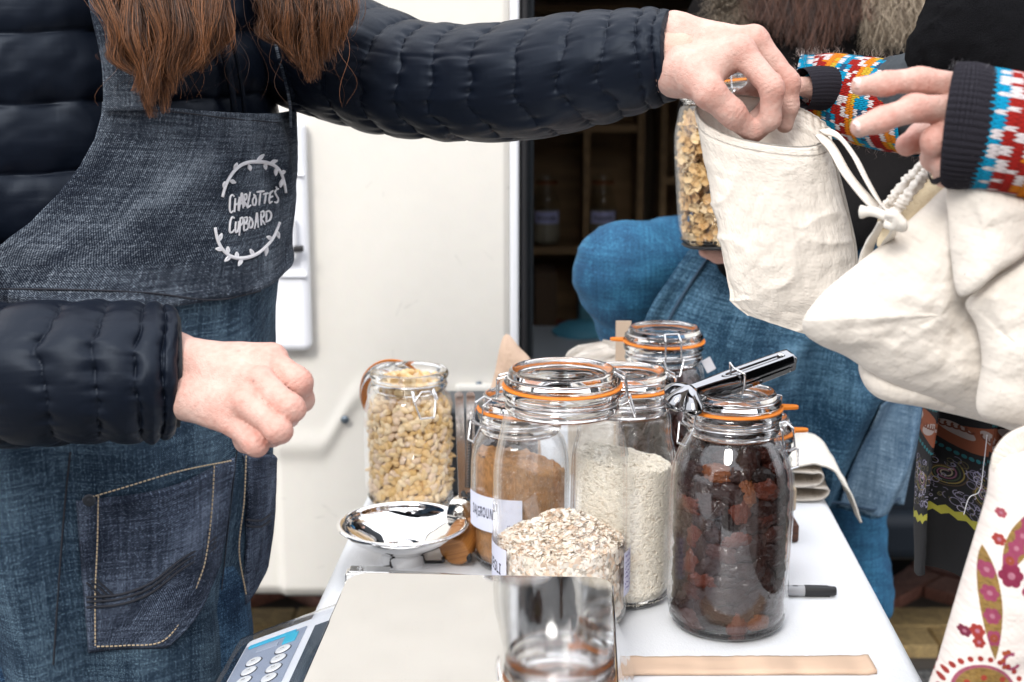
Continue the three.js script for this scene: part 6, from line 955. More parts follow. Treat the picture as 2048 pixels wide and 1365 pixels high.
const ribYarn = Ph({ color: rgb(0.028, 0.026, 0.034), roughness: 0.95, specularIntensity: 0.25, bumpMap: rep(weave, 40, 3), bumpScale: 0.0008 });
const ribbed = (r, n) => (t, a) => (typeof r === 'function' ? r(t, a) : r) * (1 + 0.022 * Math.pow(Math.abs(Math.cos(a * n / 2)), 0.7) + 0.012 * noise(t * 3, a * 2));
function fuzz(pts, r, n, seed, len, c0, c1) { const P = pts.map(at3), c = new THREE.CatmullRomCurve3(P, false, 'centripetal'), q = rng(seed + 99); const base = []; return strands(n, (rr) => { const t = rr(), p = c.getPoint(t), a = rr() * TAU, R0 = typeof r === 'function' ? r(t, a) : r; base[0] = V(0, Math.cos(a), Math.sin(a)); return p.addScaledVector(base[0], R0 * 0.98); }, (rr, k, a) => a.clone().addScaledVector(base[0], len * (0.3 + rr())).add(V((rr() - 0.5) * len * 1.6, (rr() - 0.5) * len, (rr() - 0.5) * len)), { seed, seg: 4, r: 0.00013, wave: len * 0.4, c0, c1, fly: 0 }); }

// ================================================================ the customer, mostly outside the frame
{
  const w = thing('person', 'customer in striped knitted wrist warmers holding out cotton bags', 'person');
  // right hand, fingers stretched to the left
  const f1 = J([[1935, 178, 0.955], [1838, 161, 0.944], [1768, 168, 0.936], [1722, 173, 0.932]]), f2 = J([[1930, 222, 0.945], [1828, 216, 0.93], [1762, 240, 0.922], [1722, 254, 0.918]]), f3 = J([[1930, 262, 0.94], [1872, 282, 0.935], [1868, 318, 0.952], [1890, 345, 0.965]]), f4 = J([[1935, 300, 0.945], [1892, 326, 0.942], [1888, 356, 0.96]]), tm = J([[1950, 270, 0.985], [1895, 262, 0.985], [1846, 274, 0.978], [1814, 290, 0.97]]);
  const wc = at(2030, 235, 0.965), gR = [
    { k: 0.013, prims: [[wc, f1[0], 0.021, 0.0105], [wc, f2[0], 0.021, 0.011], [wc, f3[0], 0.021, 0.011], [wc, f4[0], 0.02, 0.01], [wc, tm[0], 0.02, 0.014], [at(2250, 300, 0.93), wc, 0.03, 0.021]] },
    { k: 0.005, join: 0.0028, prims: chain(f1, [0.0102, 0.0086, 0.0077, 0.0063]) }, { k: 0.005, join: 0.0028, prims: chain(f2, [0.0105, 0.0089, 0.008, 0.0066]) }, { k: 0.005, join: 0.0028, prims: chain(f3, [0.0102, 0.0092, 0.0078, 0.0066]) }, { k: 0.005, join: 0.0028, prims: chain(f4, [0.0095, 0.008, 0.0068]) }, { k: 0.006, join: 0.003, prims: chain(tm, [0.0135, 0.011, 0.0098, 0.0078]) }];
  const handR = colored(body(gR, 0.0015, creased([jd(f1, 1), jd(f2, 1), jd(f1, 2), jd(f2, 2)])), skinTone([f1[1], f2[1], f1[2], f2[2], tm[3], f3[1]], 14));
  // left hand, behind the small bag
  const wl = at(1720, 190, 1.3), gl = [
    { k: 0.013, prims: [[wl, at(1650, 165, 1.31), 0.02, 0.012], [wl, at(1650, 215, 1.3), 0.02, 0.012], [at(1900, 215, 1.24), wl, 0.026, 0.02]] },
    { k: 0.005, join: 0.003, prims: chain(J([[1670, 176, 1.29], [1630, 176, 1.278], [1600, 172, 1.272]]), [0.011, 0.0098, 0.0084]) }, { k: 0.005, join: 0.003, prims: chain(J([[1650, 200, 1.31], [1600, 240, 1.305], [1570, 300, 1.29]]), [0.01, 0.009, 0.007]) }, { k: 0.005, join: 0.003, prims: chain(J([[1655, 222, 1.305], [1615, 275, 1.3], [1590, 330, 1.285]]), [0.01, 0.009, 0.007]) }];
  const handL = colored(body(gl, 0.0022, creaseNoise), skinTone([], 17));
  const ch = at(2420, 300, 1.15), rest = colored(body([{ k: 0.06, prims: [[V(ch.x, 0.85, ch.z), V(ch.x, 1.3, ch.z), 0.12, 0.12], [V(ch.x, 1.4, ch.z), V(ch.x, 1.62, ch.z), 0.055, 0.06], [V(ch.x, 1.6, ch.z), V(ch.x, 1.68, ch.z), 0.07, 0.08], [V(ch.x - 0.05, 1.38, ch.z - 0.08), at(2150, 300, 1.2), 0.045, 0.036], [at(2150, 300, 1.2), at(1880, 212, 1.25), 0.036, 0.028], [V(ch.x - 0.05, 1.38, ch.z + 0.1), at(2420, 520, 0.9), 0.045, 0.036], [at(2420, 520, 0.9), at(2230, 300, 0.93), 0.036, 0.03], [V(ch.x, 0.85, ch.z + 0.07), V(ch.x, 0.08, ch.z + 0.08), 0.08, 0.045], [V(ch.x, 0.85, ch.z - 0.07), V(ch.x, 0.08, ch.z - 0.08), 0.08, 0.045]] }], 0.014), () => [0.62, 0.39, 0.31]);
  part('body', [boxUV(handR), boxUV(handL), boxUV(rest)], M.skin, w);
  const camUp = V(0, 0.5, 1);
  nail(at(1727, 164, 0.9275), at(1716, 172, 0.93).sub(f1[2]), camUp, 0.0074, 0.0125, w); nail(at(1728, 246, 0.9135), at(1700, 262, 0.915).sub(f2[2]), camUp, 0.0076, 0.013, w);
  nail(at(1596, 168, 1.264), at(1590, 172, 1.268).sub(at(1630, 176, 1.278)), V(-0.2, 0.3, 1), 0.0098, 0.011, w);
  // wrist warmers
  const cR = [[1898, 250, 0.953], [1925, 252, 0.95], [1965, 258, 0.948]], rR = (t, a) => 0.0402 + 0.0015 * Math.sin(t * Math.PI) - 0.0012 * sstep(0.15, 0, t);
  const wR = part('wrist_warmer', tube([[1952, 256, 0.949], [2010, 265, 0.945], [2120, 285, 0.94], [2260, 320, 0.93]], (t) => lerp(0.0412, 0.04, t), 90, 90, { open: true }), knit(5, 6.6), w);
  part('ribbed_cuff', tube(cR, ribbed(rR, 56), 30, 336, { open: true }), ribYarn, wR);
  part('cuff_edge', tube([[1898, 250, 0.953], [1893, 249, 0.953]], ribbed((t) => 0.0402 - 0.004 * t, 56), 4, 336, { open: true }), ribYarn, wR);
  const cL = [[1592, 176, 1.32], [1640, 182, 1.315], [1740, 205, 1.29], [1850, 222, 1.25]], rL = (t) => lerp(0.0305, 0.0405, sstep(0, 0.7, t));
  const wL2 = part('wrist_warmer', tube(cL, (t, a) => rL(t) * (1 + 0.04 * noise(t * 5, a)), 120, 90, { open: true }), knit(5, 7.4), w);
  const cT = [[1660, 178, 1.285], [1630, 176, 1.276], [1604, 178, 1.272]];
  part('ribbed_cuff', tube(cT, ribbed((t) => lerp(0.02, 0.0182, t), 34), 24, 204, { open: true }), ribYarn, wL2);
  part('fuzz', [fuzz(cL, rL, 900, 4, 0.006, [0.25, 0.16, 0.14], [0.7, 0.6, 0.55]), fuzz(cR, 0.041, 500, 6, 0.0035, [0.05, 0.05, 0.06], [0.3, 0.28, 0.3])], M.hair, wL2).userData.kind = 'stuff';
  // grey sleeve and black woollen cardigan
  part('sleeve', tube([[1790, 205, 1.28], [1850, 200, 1.25], [1940, 200, 1.22], [2160, 290, 1.18]], (t, a) => lerp(0.04, 0.052, t) * (1 + 0.03 * Math.sin(t * 60 + 2 * Math.sin(a)) * sstep(0.5, 0, t) + 0.03 * noise(t * 7, a)), 90, 40, { open: true }), S({ color: rgb(0.05, 0.06, 0.07), roughness: 0.95, bumpMap: rep(weave, 20, 10), bumpScale: 0.001 }), w);
  const wool = Ph({ color: rgb(0.012, 0.012, 0.014), roughness: 1, specularIntensity: 0.12, bumpMap: rep(speck(6, 40, 0, 1), 10), bumpScale: 0.004 }), cg = [[1845, 118, 1.19], [1895, 90, 1.17], [1970, 70, 1.15], [2120, 40, 1.12]], cr = (t) => lerp(0.014, 0.055, sstep(0, 0.55, t));
  const cd = part('cardigan', [boxUV(body([{ k: 0.03, prims: [[at(1842, 112, 1.2), at(1900, 85, 1.185), 0.012, 0.026], [at(1900, 85, 1.185), at(1990, 80, 1.17), 0.026, 0.042], [at(1990, 80, 1.17), at(2060, 105, 1.155), 0.042, 0.055], [at(1930, 40, 1.2), at(2060, 10, 1.19), 0.03, 0.055]] }], 0.0032, (x, y, z) => 0.006 * fbm(x * 85, y * 85, z * 85, 3) + 0.008 * fbm(x * 20, y * 20, z * 20, 2)), 4),
    boxUV(body([{ k: 0.03, prims: [[at(2040, 100, 1.16), at(2200, 160, 1.13), 0.05, 0.075], [at(2040, 20, 1.19), at(2140, 0, 1.18), 0.05, 0.07], [V(ch.x, 0.9, ch.z), V(ch.x, 1.3, ch.z), 0.16, 0.15], [at(2200, 160, 1.13), V(ch.x - 0.05, 1.36, ch.z), 0.07, 0.08]] }], 0.008), 4)], wool, w);
  part('fuzz', [fuzz([[1842, 110, 1.2], [1900, 85, 1.18], [1995, 75, 1.17]], (t) => lerp(0.013, 0.042, t), 2600, 8, 0.005, [0.012, 0.012, 0.014], [0.1, 0.1, 0.11])], M.hair, cd).userData.kind = 'stuff';
  part('trousers', boxUV(body([{ k: 0.04, prims: [[V(ch.x, 0.9, ch.z + 0.07), V(ch.x, 0.08, ch.z + 0.08), 0.1, 0.06], [V(ch.x, 0.9, ch.z - 0.07), V(ch.x, 0.08, ch.z - 0.08), 0.1, 0.06]] }], 0.012)), M.black, w);
  // printed scarf hanging down
  const scarfTex = drawn(1024, 1024, (c, W, H) => {
    c.fillStyle = '#0b0b10'; c.fillRect(0, 0, W, H); const r = rng(17);
    c.fillStyle = '#8a4a2e'; c.beginPath(); c.moveTo(0, 320); for (let x = 0; x <= W; x += 32) c.lineTo(x, 316 + 30 * Math.sin(x / 60)); for (let x = W; x >= 0; x -= 32) c.lineTo(x, 214 + 30 * Math.sin(x / 60 + 0.8)); c.fill();
    c.fillStyle = '#a89a95'; for (let x = 0; x < W; x += 128) { c.beginPath(); c.ellipse(x + 50, 250 + 20 * Math.sin(x), 60, 26, 0.3, 0, TAU); c.fill(); c.strokeStyle = '#6a3520'; c.lineWidth = 7; for (let k = 0; k < 5; k++) { c.beginPath(); c.arc(x + 10 + k * 20, 250, 12, 0, 4); c.stroke(); } }
    c.fillStyle = '#1f6a72'; for (let x = 0; x < W; x += 22) { c.beginPath(); c.arc(x, 352 + 22 * Math.sin(x / 60), 9, 0, TAU); c.fill(); c.beginPath(); c.arc(x, 172, 8, 0, TAU); c.fill(); }
    const pais = (x, y, s, rot, col) => { c.save(); c.translate(x, y); c.rotate(rot); c.scale(s, s); for (let k = 0; k < 5; k++) { c.strokeStyle = col[k % col.length]; c.lineWidth = 4; c.beginPath(); const m = 1 - k * 0.18; c.moveTo(0, -70 * m); c.bezierCurveTo(70 * m, -50 * m, 60 * m, 50 * m, 0, 56 * m); c.bezierCurveTo(-60 * m, 50 * m, -50 * m, -20 * m, 10 * m, -30 * m); c.stroke(); } c.restore(); };
    for (let k = 0; k < 9; k++) pais(60 + k * 118, 480 + 16 * Math.sin(k * 2), 1.15, k % 2 ? 0.5 : -0.4, ['#4b3a26', '#8d7a3a', '#3c4a35', '#86506b', '#a0937f']);
    for (let k = 0; k < 9; k++) pais(60 + k * 118, 80, 1.0, k % 2 ? 2.6 : -2.6, ['#c46a3e', '#d9c7b8', '#2b6e74', '#6b4a2a']);
    c.lineWidth = 3.4; for (let k = 0; k < 420; k++) { const x = r() * W, y = 400 + r() * 230; c.strokeStyle = ['#8b86a0', '#6f6a80', '#5d5636', '#a7a2b8'][(r() * 4) | 0]; c.beginPath(); c.arc(x, y, 5 + r() * 13, r() * 6, r() * 6 + 3.6); c.stroke(); }
    c.fillStyle = '#a5a03a'; c.beginPath(); for (let x = 0; x <= W; x += 26) c.lineTo(x, 640 + ((x / 26) % 2) * 16 + 10 * Math.sin(x / 90)); for (let x = W; x >= 0; x -= 26) c.lineTo(x, 668 + ((x / 26) % 2) * 16 + 10 * Math.sin(x / 90)); c.fill();
  });
  const sc = (u, v, d = 0) => { const x0 = lerp(1850, 1822, sstep(0.45, 0.85, v)), x = lerp(x0, 2110, u), y = lerp(380, 1128 + 120 * u, v), f = Math.sin(u * 15 + 1.2 * v + 0.8 * Math.sin(v * 3)); const p = at(x + 24 * Math.cos(u * 15 + 1.2 * v), y, 1.135); p.z += 0.024 * f * sstep(0.1, 0.6, v) + 0.004 * fbm(u * 9, v * 9) + d; return p; };
  part('scarf', sheet(140, 150, (u, v) => sc(u, v), 0.0014, [1, 1]), S({ map: (() => { const t = rep(scarfTex, 1.15, 1.754); t.offset.set(0.1, 0.08); return t; })(), roughness: 0.95, bumpMap: rep(weave, 12, 40), bumpScale: 0.0008 }), w);
  part('loose_thread', tube([at(1975, 870, 1.11), at(1968, 930, 1.108), at(1958, 985, 1.108), at(1940, 995, 1.108), at(1928, 1030, 1.11)], 0.00035, 30, 5), M.thread, w);
  rebase(w, V(ch.x, 0, ch.z));
}
// ---------------------------------------------------------------- printed tote by the customer
{
  const flor = drawn(1024, 1536, (c, W, H) => { // 1024 px = 0.2 m
    c.fillStyle = '#ddd3cc'; c.fillRect(0, 0, W, H); const r = rng(23);
    const gold = (x0, y0, n, inside) => { for (let k = 0; k < n; k++) { const x = x0 + r() * inside[0], y = y0 + r() * inside[1]; c.strokeStyle = ['#7c5d27', '#674e20', '#937236', '#85662c'][(r() * 4) | 0]; c.lineWidth = 3; c.beginPath(); c.moveTo(x, y); c.lineTo(x + (r() - 0.5) * 30, y + (r() - 0.5) * 14); c.stroke(); } };
    const leaf = (x, y, w, h, rot) => { c.save(); c.translate(x, y); c.rotate(rot); c.beginPath(); c.moveTo(0, -h); c.bezierCurveTo(w, -h * 0.5, w * 0.9, h * 0.4, 0, h); c.bezierCurveTo(-w * 0.9, h * 0.4, -w, -h * 0.5, 0, -h); c.fillStyle = '#826635'; c.fill(); c.save(); c.clip(); gold(-w, -h, 800, [2 * w, 2 * h]); c.fillStyle = '#843651'; for (let k = 0; k < 4; k++) flower(0, -h * 0.6 + k * h * 0.4, 26, '#883551'); c.restore(); c.strokeStyle = '#883b22'; c.lineWidth = 11; c.stroke(); c.restore(); };
    const flower = (x, y, s, col) => { c.fillStyle = col; for (let k = 0; k < 6; k++) { c.beginPath(); c.arc(x + Math.cos(k * TAU / 6) * s * 0.6, y + Math.sin(k * TAU / 6) * s * 0.6, s * 0.42, 0, TAU); c.fill(); } c.fillStyle = '#a06676'; c.beginPath(); c.arc(x, y, s * 0.3, 0, TAU); c.fill(); };
    const dots = (pts, col) => { c.fillStyle = col; for (const [x, y] of pts) { c.beginPath(); c.arc(x, y, 15, 0, TAU); c.fill(); } };
    const X = (px) => (px - 2140) * 1.71 + 512, Y = (py) => 614 - (1240 - py) * 1.71;
    const L = (x, y, w, h, rot) => leaf(X(x), Y(y), w * 1.71, h * 1.71, rot), Fl = (x, y, q, col) => flower(X(x), Y(y), q * 1.71, col);
    L(1956, 1180, 26, 102, -0.05); L(2010, 1060, 30, 66, 0.5); L(2060, 1200, 30, 110, 0.2); L(2140, 1060, 30, 90, -0.2); L(2180, 1240, 30, 100, 0.1); L(2290, 1150, 32, 110, -0.1); L(2380, 1260, 30, 100, 0.2);
    for (const [x, y, q, col] of [[1992, 1122, 22, '#78183a'], [1931, 1232, 13, '#8f2a22'], [1933, 1252, 11, '#8f2a22'], [1911, 1238, 10, '#691832'], [1976, 1060, 11, '#8f302a'], [1983, 1012, 9, '#94424e'], [2030, 1150, 20, '#88334e'], [2110, 1180, 22, '#78183a'], [2240, 1090, 22, '#78183a'], [2240, 1240, 20, '#88334e'], [2340, 1080, 20, '#8f302a']]) Fl(x, y, q, col);
    c.strokeStyle = '#8e3b5a'; c.lineWidth = 12; for (const [x, y] of [[1992, 1284], [2120, 1290], [2300, 1290]]) { c.beginPath(); c.arc(X(x), Y(y), 26, 0.4, 5); c.stroke(); }
    for (const bx of [1944, 2130, 2320]) { const x = X(bx), y = Y(1352); c.fillStyle = '#826635'; c.beginPath(); c.ellipse(x, y, 95, 90, 0.4, 0, TAU); c.fill(); c.save(); c.clip(); gold(x - 100, y - 100, 900, [200, 200]); c.fillStyle = '#91321f'; for (let k = 0; k < 12; k++) { c.beginPath(); c.arc(x - 80 + r() * 160, y - 70 + r() * 150, 10, 0, TAU); c.fill(); } c.restore(); c.strokeStyle = '#91475b'; c.lineWidth = 10; c.beginPath(); c.ellipse(x, y, 100, 95, 0.4, 0, TAU); c.stroke(); c.fillStyle = '#8f2a22'; for (let k = 0; k < 26; k++) { c.beginPath(); c.arc(x + Math.cos(k / 26 * TAU) * 126, y + Math.sin(k / 26 * TAU) * 120, 9, 0, TAU); c.fill(); } }
    c.fillStyle = '#943f22'; for (const [x, y] of [[1978, 1268], [1976, 1282], [1979, 1296], [1985, 1265]]) { c.beginPath(); c.arc(X(x), Y(y), 8, 0, TAU); c.fill(); }
  });
  const s = thing('printed_tote', 'white tote embroidered with orange and pink flowers, below the scarf', 'bag'), t = rep(flor, 5, 3.3333); t.offset.set(0.5, 0.6);
  part('cloth', pillow([[1992, 905, 0.95], [1976, 985, 0.945], [1948, 1080, 0.945], [1915, 1190, 0.945], [1880, 1310, 0.945], [1850, 1420, 0.95], [1900, 1560, 0.95], [2150, 1600, 0.95], [2420, 1560, 0.95], [2420, 950, 0.95], [2200, 890, 0.95], [2060, 890, 0.95]], [2140, 1240, 0.95], 0.03, { normal: V(0, 0.05, 1), seed: 2, rough: 0.006, pow: 5 }), Ph({ map: t, color: rgb(0.86, 0.85, 0.84), roughness: 0.9, bumpMap: rep(cottonBump, 6), bumpScale: 0.0015 }), s);
  part('handle', tape([[2030, 960, 0.95], [2006, 925, 0.945], [2024, 890, 0.945], [2090, 860, 0.95]], 0.016, 0.003), M.cotton, s);
  rebase(s, at(2140, 1560, 0.95));
}
// ================================================================ the helper behind the table, one knee up on the van's step
{
  const w = thing('person', 'person in dark parka and denim apron behind the table, one knee raised', 'person');
  const hipL = at(1500, 520, 2.2), kneeL = at(1246, 545, 2.06), footL = at(1330, 830, 2.35), hipR = at(1640, 560, 2.25), kneeR = at(1712, 1190, 2.24), footR = V(kneeR.x + 0.02, 0.07, kneeR.z - 0.06), chest = at(1590, 230, 2.25), neck = at(1610, -60, 2.25), headP = at(1610, -230, 2.22);
  const shL = at(1490, 60, 2.2), elL = at(1505, 340, 2.12), wrL = at(1500, 500, 1.93), shR = at(1800, 60, 2.3), elR = at(1830, 330, 2.2), wrR = at(1640, 470, 1.95);
  const fing = []; for (let k = 0; k < 4; k++) fing.push({ k: 0.005, join: 0.004, prims: chain(J([[1470, 498 + k * 5, 1.9 - k * 0.012], [1436, 503 + k * 3, 1.865 - k * 0.012], [1410, 497 + k * 2, 1.85 - k * 0.012]]), [0.0105, 0.0095, 0.008]) });
  const sk = body([{ k: 0.04, prims: [[hipL, kneeL, 0.06, 0.045], [kneeL, footL, 0.045, 0.035], [hipR, kneeR, 0.06, 0.036], [kneeR, footR, 0.036, 0.03], [at(1570, 500, 2.22), chest, 0.12, 0.12], [chest, neck, 0.11, 0.05], [neck, headP, 0.05, 0.085], [shL, elL, 0.04, 0.035], [elL, wrL, 0.035, 0.026], [shR, elR, 0.04, 0.035], [elR, wrR, 0.035, 0.026], [shL, shR, 0.05, 0.05]] }], 0.014);
  const hnd = body([{ k: 0.01, prims: [[wrL, at(1470, 505, 1.885), 0.022, 0.014]] }, ...fing], 0.003);
  part('body', [boxUV(colored(sk, () => [0.6, 0.37, 0.3])), boxUV(colored(hnd, () => [0.58, 0.33, 0.26]))], M.skin, w);
  part('jeans', boxUV(body([{ k: 0.03, prims: [[hipL, kneeL, 0.088, 0.0655], [kneeL, footL, 0.0655, 0.055], [hipR, kneeR, 0.09, 0.0515], [kneeR, footR.clone().setY(0.14), 0.0515, 0.042]] }], 0.006, (x, y, z) => 0.006 * fbm(x * 10, y * 26, z * 10) + 0.003 * Math.pow(1 - Math.abs(noise(x * 12, y * 34 + x * 18, z * 9)), 5))), S({ map: rep(denim(53, [0.0, 0.2, 0.33], [0.3, 0.58, 0.72], 0.9).map, 4), roughness: 0.85 }), w);
  for (const [a, b] of [[footL, footL.clone().add(V(-0.15, -0.02, 0.05))], [footR, footR.clone().add(V(-0.08, -0.025, 0.14))]]) part('boot', boxUV(body([{ k: 0.03, prims: [[a, b, 0.05, 0.04], [a, a.clone().add(V(0, 0.1, 0)), 0.05, 0.05]] }], 0.008)), M.black, w);
  const coat = Ph({ specularIntensity: 0.12, color: rgb(0.008, 0.007, 0.007), roughness: 0.85, bumpMap: rep(weave, 8), bumpScale: 0.001 });
  part('parka', boxUV(body([{ k: 0.06, prims: [[at(1590, 430, 2.24), chest, 0.17, 0.17], [chest, at(1605, 0, 2.25), 0.17, 0.11], [shL, shR, 0.08, 0.08], [shL, elL, 0.075, 0.062], [elL, wrL, 0.062, 0.05], [shR, elR, 0.075, 0.062], [elR, wrR, 0.062, 0.05]] }], 0.012, (x, y, z) => 0.01 * fbm(x * 12, y * 16, z * 12))), coat, w);
  // apron, falling over the raised thigh
  const Lx = new THREE.CatmullRomCurve3([at(1440, 380, 2.05), at(1392, 480, 1.985), at(1290, 640, 1.965), at(1262, 800, 2.0), at(1285, 1000, 2.06)]), Rx = new THREE.CatmullRomCurve3([at(1760, 380, 2.1), at(1800, 520, 2.1), at(1842, 720, 2.1), at(1836, 850, 2.1), at(1800, 1010, 2.1)]);
  const ap = (u, v) => { const p = Lx.getPoint(v).lerp(Rx.getPoint(v), u); p.z += 0.085 * Math.sin(Math.PI * Math.pow(u, 0.8)) * sstep(0, 0.3, v) + 0.034 * Math.sin(u * 17 + v * 5 + 2 * Math.sin(v * 4 + u * 3)) * sstep(0.15, 0.7, v) * sstep(0, 0.06, u) * sstep(1, 0.94, u) + 0.012 * fbm(u * 5, v * 4, 3) + 0.018 * Math.exp(-(((u - 0.35) * 0.9 + (v - 0.62)) ** 2) / 0.004); return p; };
  const apr = part('apron', sheet(140, 130, ap, 0.003, [0.42, 0.5]), M.apronDenim, w);
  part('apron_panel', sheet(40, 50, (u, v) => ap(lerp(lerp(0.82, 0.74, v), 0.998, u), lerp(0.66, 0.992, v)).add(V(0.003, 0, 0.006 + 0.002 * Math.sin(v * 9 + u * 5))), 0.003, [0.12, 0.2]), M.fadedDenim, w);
  const sm = (a, b) => tube(Array.from({ length: 8 }, (_, i) => { const t = i / 7; return ap(lerp(a[0], b[0], t), lerp(a[1], b[1], t)).add(V(0, 0, 0.004)); }), 0.0022, 40, 6);
  part('seam', [sm([0.08, 0.12], [0.07, 0.5]), sm([0.02, 0.975], [0.99, 0.975])], S({ color: rgb(0.03, 0.06, 0.1), roughness: 0.9 }), apr);
  const h2 = { c0: [0.02, 0.008, 0.005], c1: [0.17, 0.07, 0.04] };
  part('hair', [strands(1100, (r, k) => at(lerp(1510, 1750, k), -200, 2.06 + r() * 0.06), (r, k) => at(lerp(1500, 1752, k) + (r() - 0.5) * 24, 40 + 80 * r() * Math.sin(Math.PI * clamp(k * 1.2 - 0.1)), 2.03 + r() * 0.05), { seed: 31, wave: 0.01, locks: 6, r: 0.0005, seg: 12, ...h2 })], M.hair, w).userData.kind = 'stuff';
  part('hood_fur', [strands(2200, (r, k) => at(lerp(1735, 1865, k) + (r() - 0.5) * 20, -60 + 70 * r() + 20 * k, 2.04 + r() * 0.05), (r, k, a) => a.clone().add(V(0.022 * Math.sin(Math.floor(k * 9) * 2.3) + (r() - 0.4) * 0.03, -0.085 * (0.45 + 0.6 * r()) * (1 - 0.45 * k), 0.02 * r())), { seed: 33, wave: 0.006, locks: 12, r: 0.0005, seg: 8, c0: [0.12, 0.085, 0.055], c1: [0.68, 0.56, 0.42] }), strands(500, (r, k) => at(lerp(1430, 1500, k), -40 + 40 * r(), 2.08), (r, k, a) => a.clone().add(V((r() - 0.6) * 0.05, -0.06 * r(), 0.02)), { seed: 35, wave: 0.01, r: 0.0008, seg: 7, c0: [0.07, 0.05, 0.035], c1: [0.45, 0.37, 0.28] })], M.hair, w).userData.kind = 'stuff';
  rebase(w, V(kneeR.x, 0, kneeR.z));
}
// the jar of flakes held by the helper
{
  const Rb = 0.0585, Rn = 0.049, H = 0.225, b = at(1448, 487, 1.835), j = jar({ base: b, Rb, Rn, H, turn: R(-60), label: 'tilted clip-top jar of corn flakes held behind the small bag' });
  j.rotation.set(0, 0, 0.07); const ir = innerR(Rb, Rn, H), r = rng(71);
  part('base_disc', lathe([[0, -0.001], [Rb - 0.008, -0.001], [Rb - 0.004, 0.002], [Rb - 0.008, 0.004], [0, 0.004]], 40), M.black, j);
  const fl = [1, 2, 3].map((k) => sheet(8, 8, (u, v) => { const a = (u - 0.5) * 2, c = (v - 0.5) * 2, m = Math.sqrt(Math.max(0, 1 - c * c * 0.8)); return V(a * 0.0085 * m, c * 0.0085 * (0.8 + 0.2 * Math.sin(k * 3 + a * 3)), 0.0032 * (a * a + c * c * 0.6) + 0.0016 * Math.sin(a * 4 + k) * Math.cos(c * 5 + k)); }, 0.0012));
  const mats = [[0.6, 0.39, 0.17], [0.68, 0.5, 0.27], [0.5, 0.3, 0.12], [0.72, 0.56, 0.35]].map((c) => S({ color: rgb(...c), roughness: 0.7 })), deep = [], rest = stuff('flakes_within', 'corn flakes packed in the held jar', 'flakes', j.position); rest.rotation.copy(j.rotation);
  for (let L = 0; L < 13; L++) for (let k = 0; k < 22; k++) { const y = 0.014 + L * 0.0125 + (r() - 0.5) * 0.006, a = (k + (L % 2) * 0.5 + r() * 0.6) / 22 * TAU, rr = ir(y) - 0.006 - r() * 0.003, e = [(r() - 0.5) * 1.3, a + (r() - 0.5) * 1.2, r() * 6], an = a > Math.PI ? a - TAU : a; if (an > R(-88) && an < R(20)) { const m = single('corn_flake', fl[(r() * 3) | 0], mats[(r() * 4) | 0], 'golden curled corn flake in the jar behind the small bag', 'flake', 'corn flakes in the held jar'); m.position.set(Math.sin(a) * rr, y, Math.cos(a) * rr).applyEuler(j.rotation).add(j.position); m.rotation.order = 'YXZ'; m.rotation.set(...e); } else deep.push([a, y, rr, e]); deep.push([a + 0.1, y, rr - 0.013, e]); if (k % 2) deep.push([a, y, rr - 0.028, e]); }
  scatter('flakes', fl[0], mats[0], deep.length, (i, p, e, s) => { const [a, y, rr, q] = deep[i]; p.set(Math.sin(a) * rr, y, Math.cos(a) * rr); e.order = 'YXZ'; e.set(...q); s.set(1, 1, 1); }, rest);
}
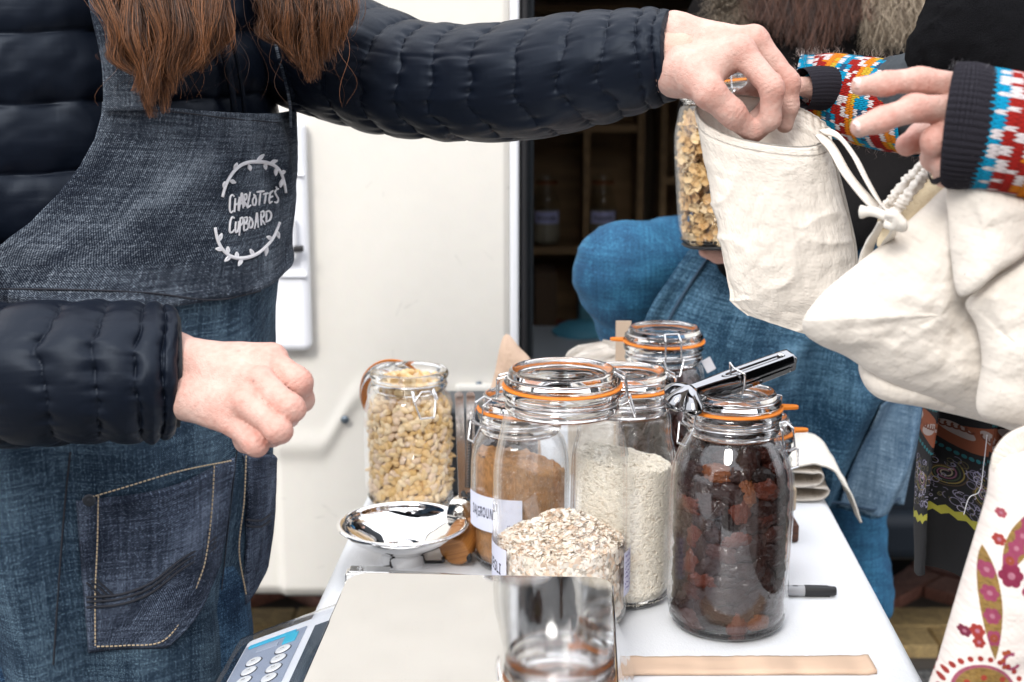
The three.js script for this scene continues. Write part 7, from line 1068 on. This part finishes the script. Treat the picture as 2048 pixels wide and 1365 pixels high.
// ---------------------------------------------------------------- unseen photographer, added behind the lens to darken what steel and jars mirror
{
  const w = thing('person', 'unseen photographer in a dark coat, added in front of the stall for dark reflections', 'person'), p = V(0.02, 0, 0.36);
  const q = (x, y, z) => V(p.x + x, y, p.z + z), coat = S({ color: rgb(0.02, 0.022, 0.028), roughness: 0.85 });
  part('body', boxUV(colored(body([{ k: 0.04, prims: [[q(0, 1.5, 0.02), q(0, 1.56, 0), 0.055, 0.06], [q(0, 1.58, -0.01), q(0, 1.68, 0.01), 0.072, 0.085], [q(0.05, 1.3, -0.2), q(0.04, 1.33, -0.26), 0.03, 0.032], [q(-0.05, 1.3, -0.2), q(-0.06, 1.3, -0.26), 0.03, 0.03], [q(0, 1.3, 0.02), q(0, 1.5, 0.02), 0.08, 0.05], [q(-0.19, 1.38, 0.02), q(-0.22, 1.13, -0.05), 0.04, 0.035], [q(-0.22, 1.13, -0.05), q(-0.05, 1.3, -0.2), 0.035, 0.028], [q(0.19, 1.38, 0.02), q(0.22, 1.13, -0.05), 0.04, 0.035], [q(0.22, 1.13, -0.05), q(0.05, 1.3, -0.2), 0.035, 0.028], [q(-0.19, 1.38, 0.02), q(0.19, 1.38, 0.02), 0.04, 0.04]] }], 0.012), () => [0.55, 0.36, 0.3])), M.skin, w);
  part('coat', boxUV(body([{ k: 0.07, prims: [[q(0, 0.8, 0.02), q(0, 1.3, 0.02), 0.18, 0.16], [q(-0.18, 1.38, 0.02), q(0.18, 1.38, 0.02), 0.08, 0.08], [q(-0.2, 1.38, 0.02), q(-0.23, 1.12, -0.05), 0.07, 0.058], [q(-0.23, 1.12, -0.05), q(-0.09, 1.26, -0.16), 0.058, 0.045], [q(0.2, 1.38, 0.02), q(0.23, 1.12, -0.05), 0.07, 0.058], [q(0.23, 1.12, -0.05), q(0.09, 1.26, -0.16), 0.058, 0.045]] }], 0.014, (x, y, z) => 0.01 * fbm(x * 9, y * 12, z * 9))), coat, w);
  part('trousers', boxUV(body([{ k: 0.05, prims: [[q(-0.09, 0.8, 0.02), q(-0.11, 0.1, 0.03), 0.095, 0.06], [q(0.09, 0.8, 0.02), q(0.11, 0.1, 0.03), 0.095, 0.06]] }], 0.014)), S({ color: rgb(0.025, 0.03, 0.045), roughness: 0.9 }), w);
  for (const s of [-1, 1]) part('shoe', boxUV(body([{ k: 0.03, prims: [[q(s * 0.11, 0.05, 0.05), q(s * 0.13, 0.035, -0.13), 0.05, 0.035]] }], 0.01)), M.black, w);
  part('hair', boxUV(body([{ k: 0.05, prims: [[q(0, 1.7, 0.04), q(0, 1.66, 0.07), 0.09, 0.085]] }], 0.012)), S({ color: rgb(0.03, 0.018, 0.012), roughness: 0.7 }), w);
  rebase(w, p);
}
renderer.render(scene, camera);
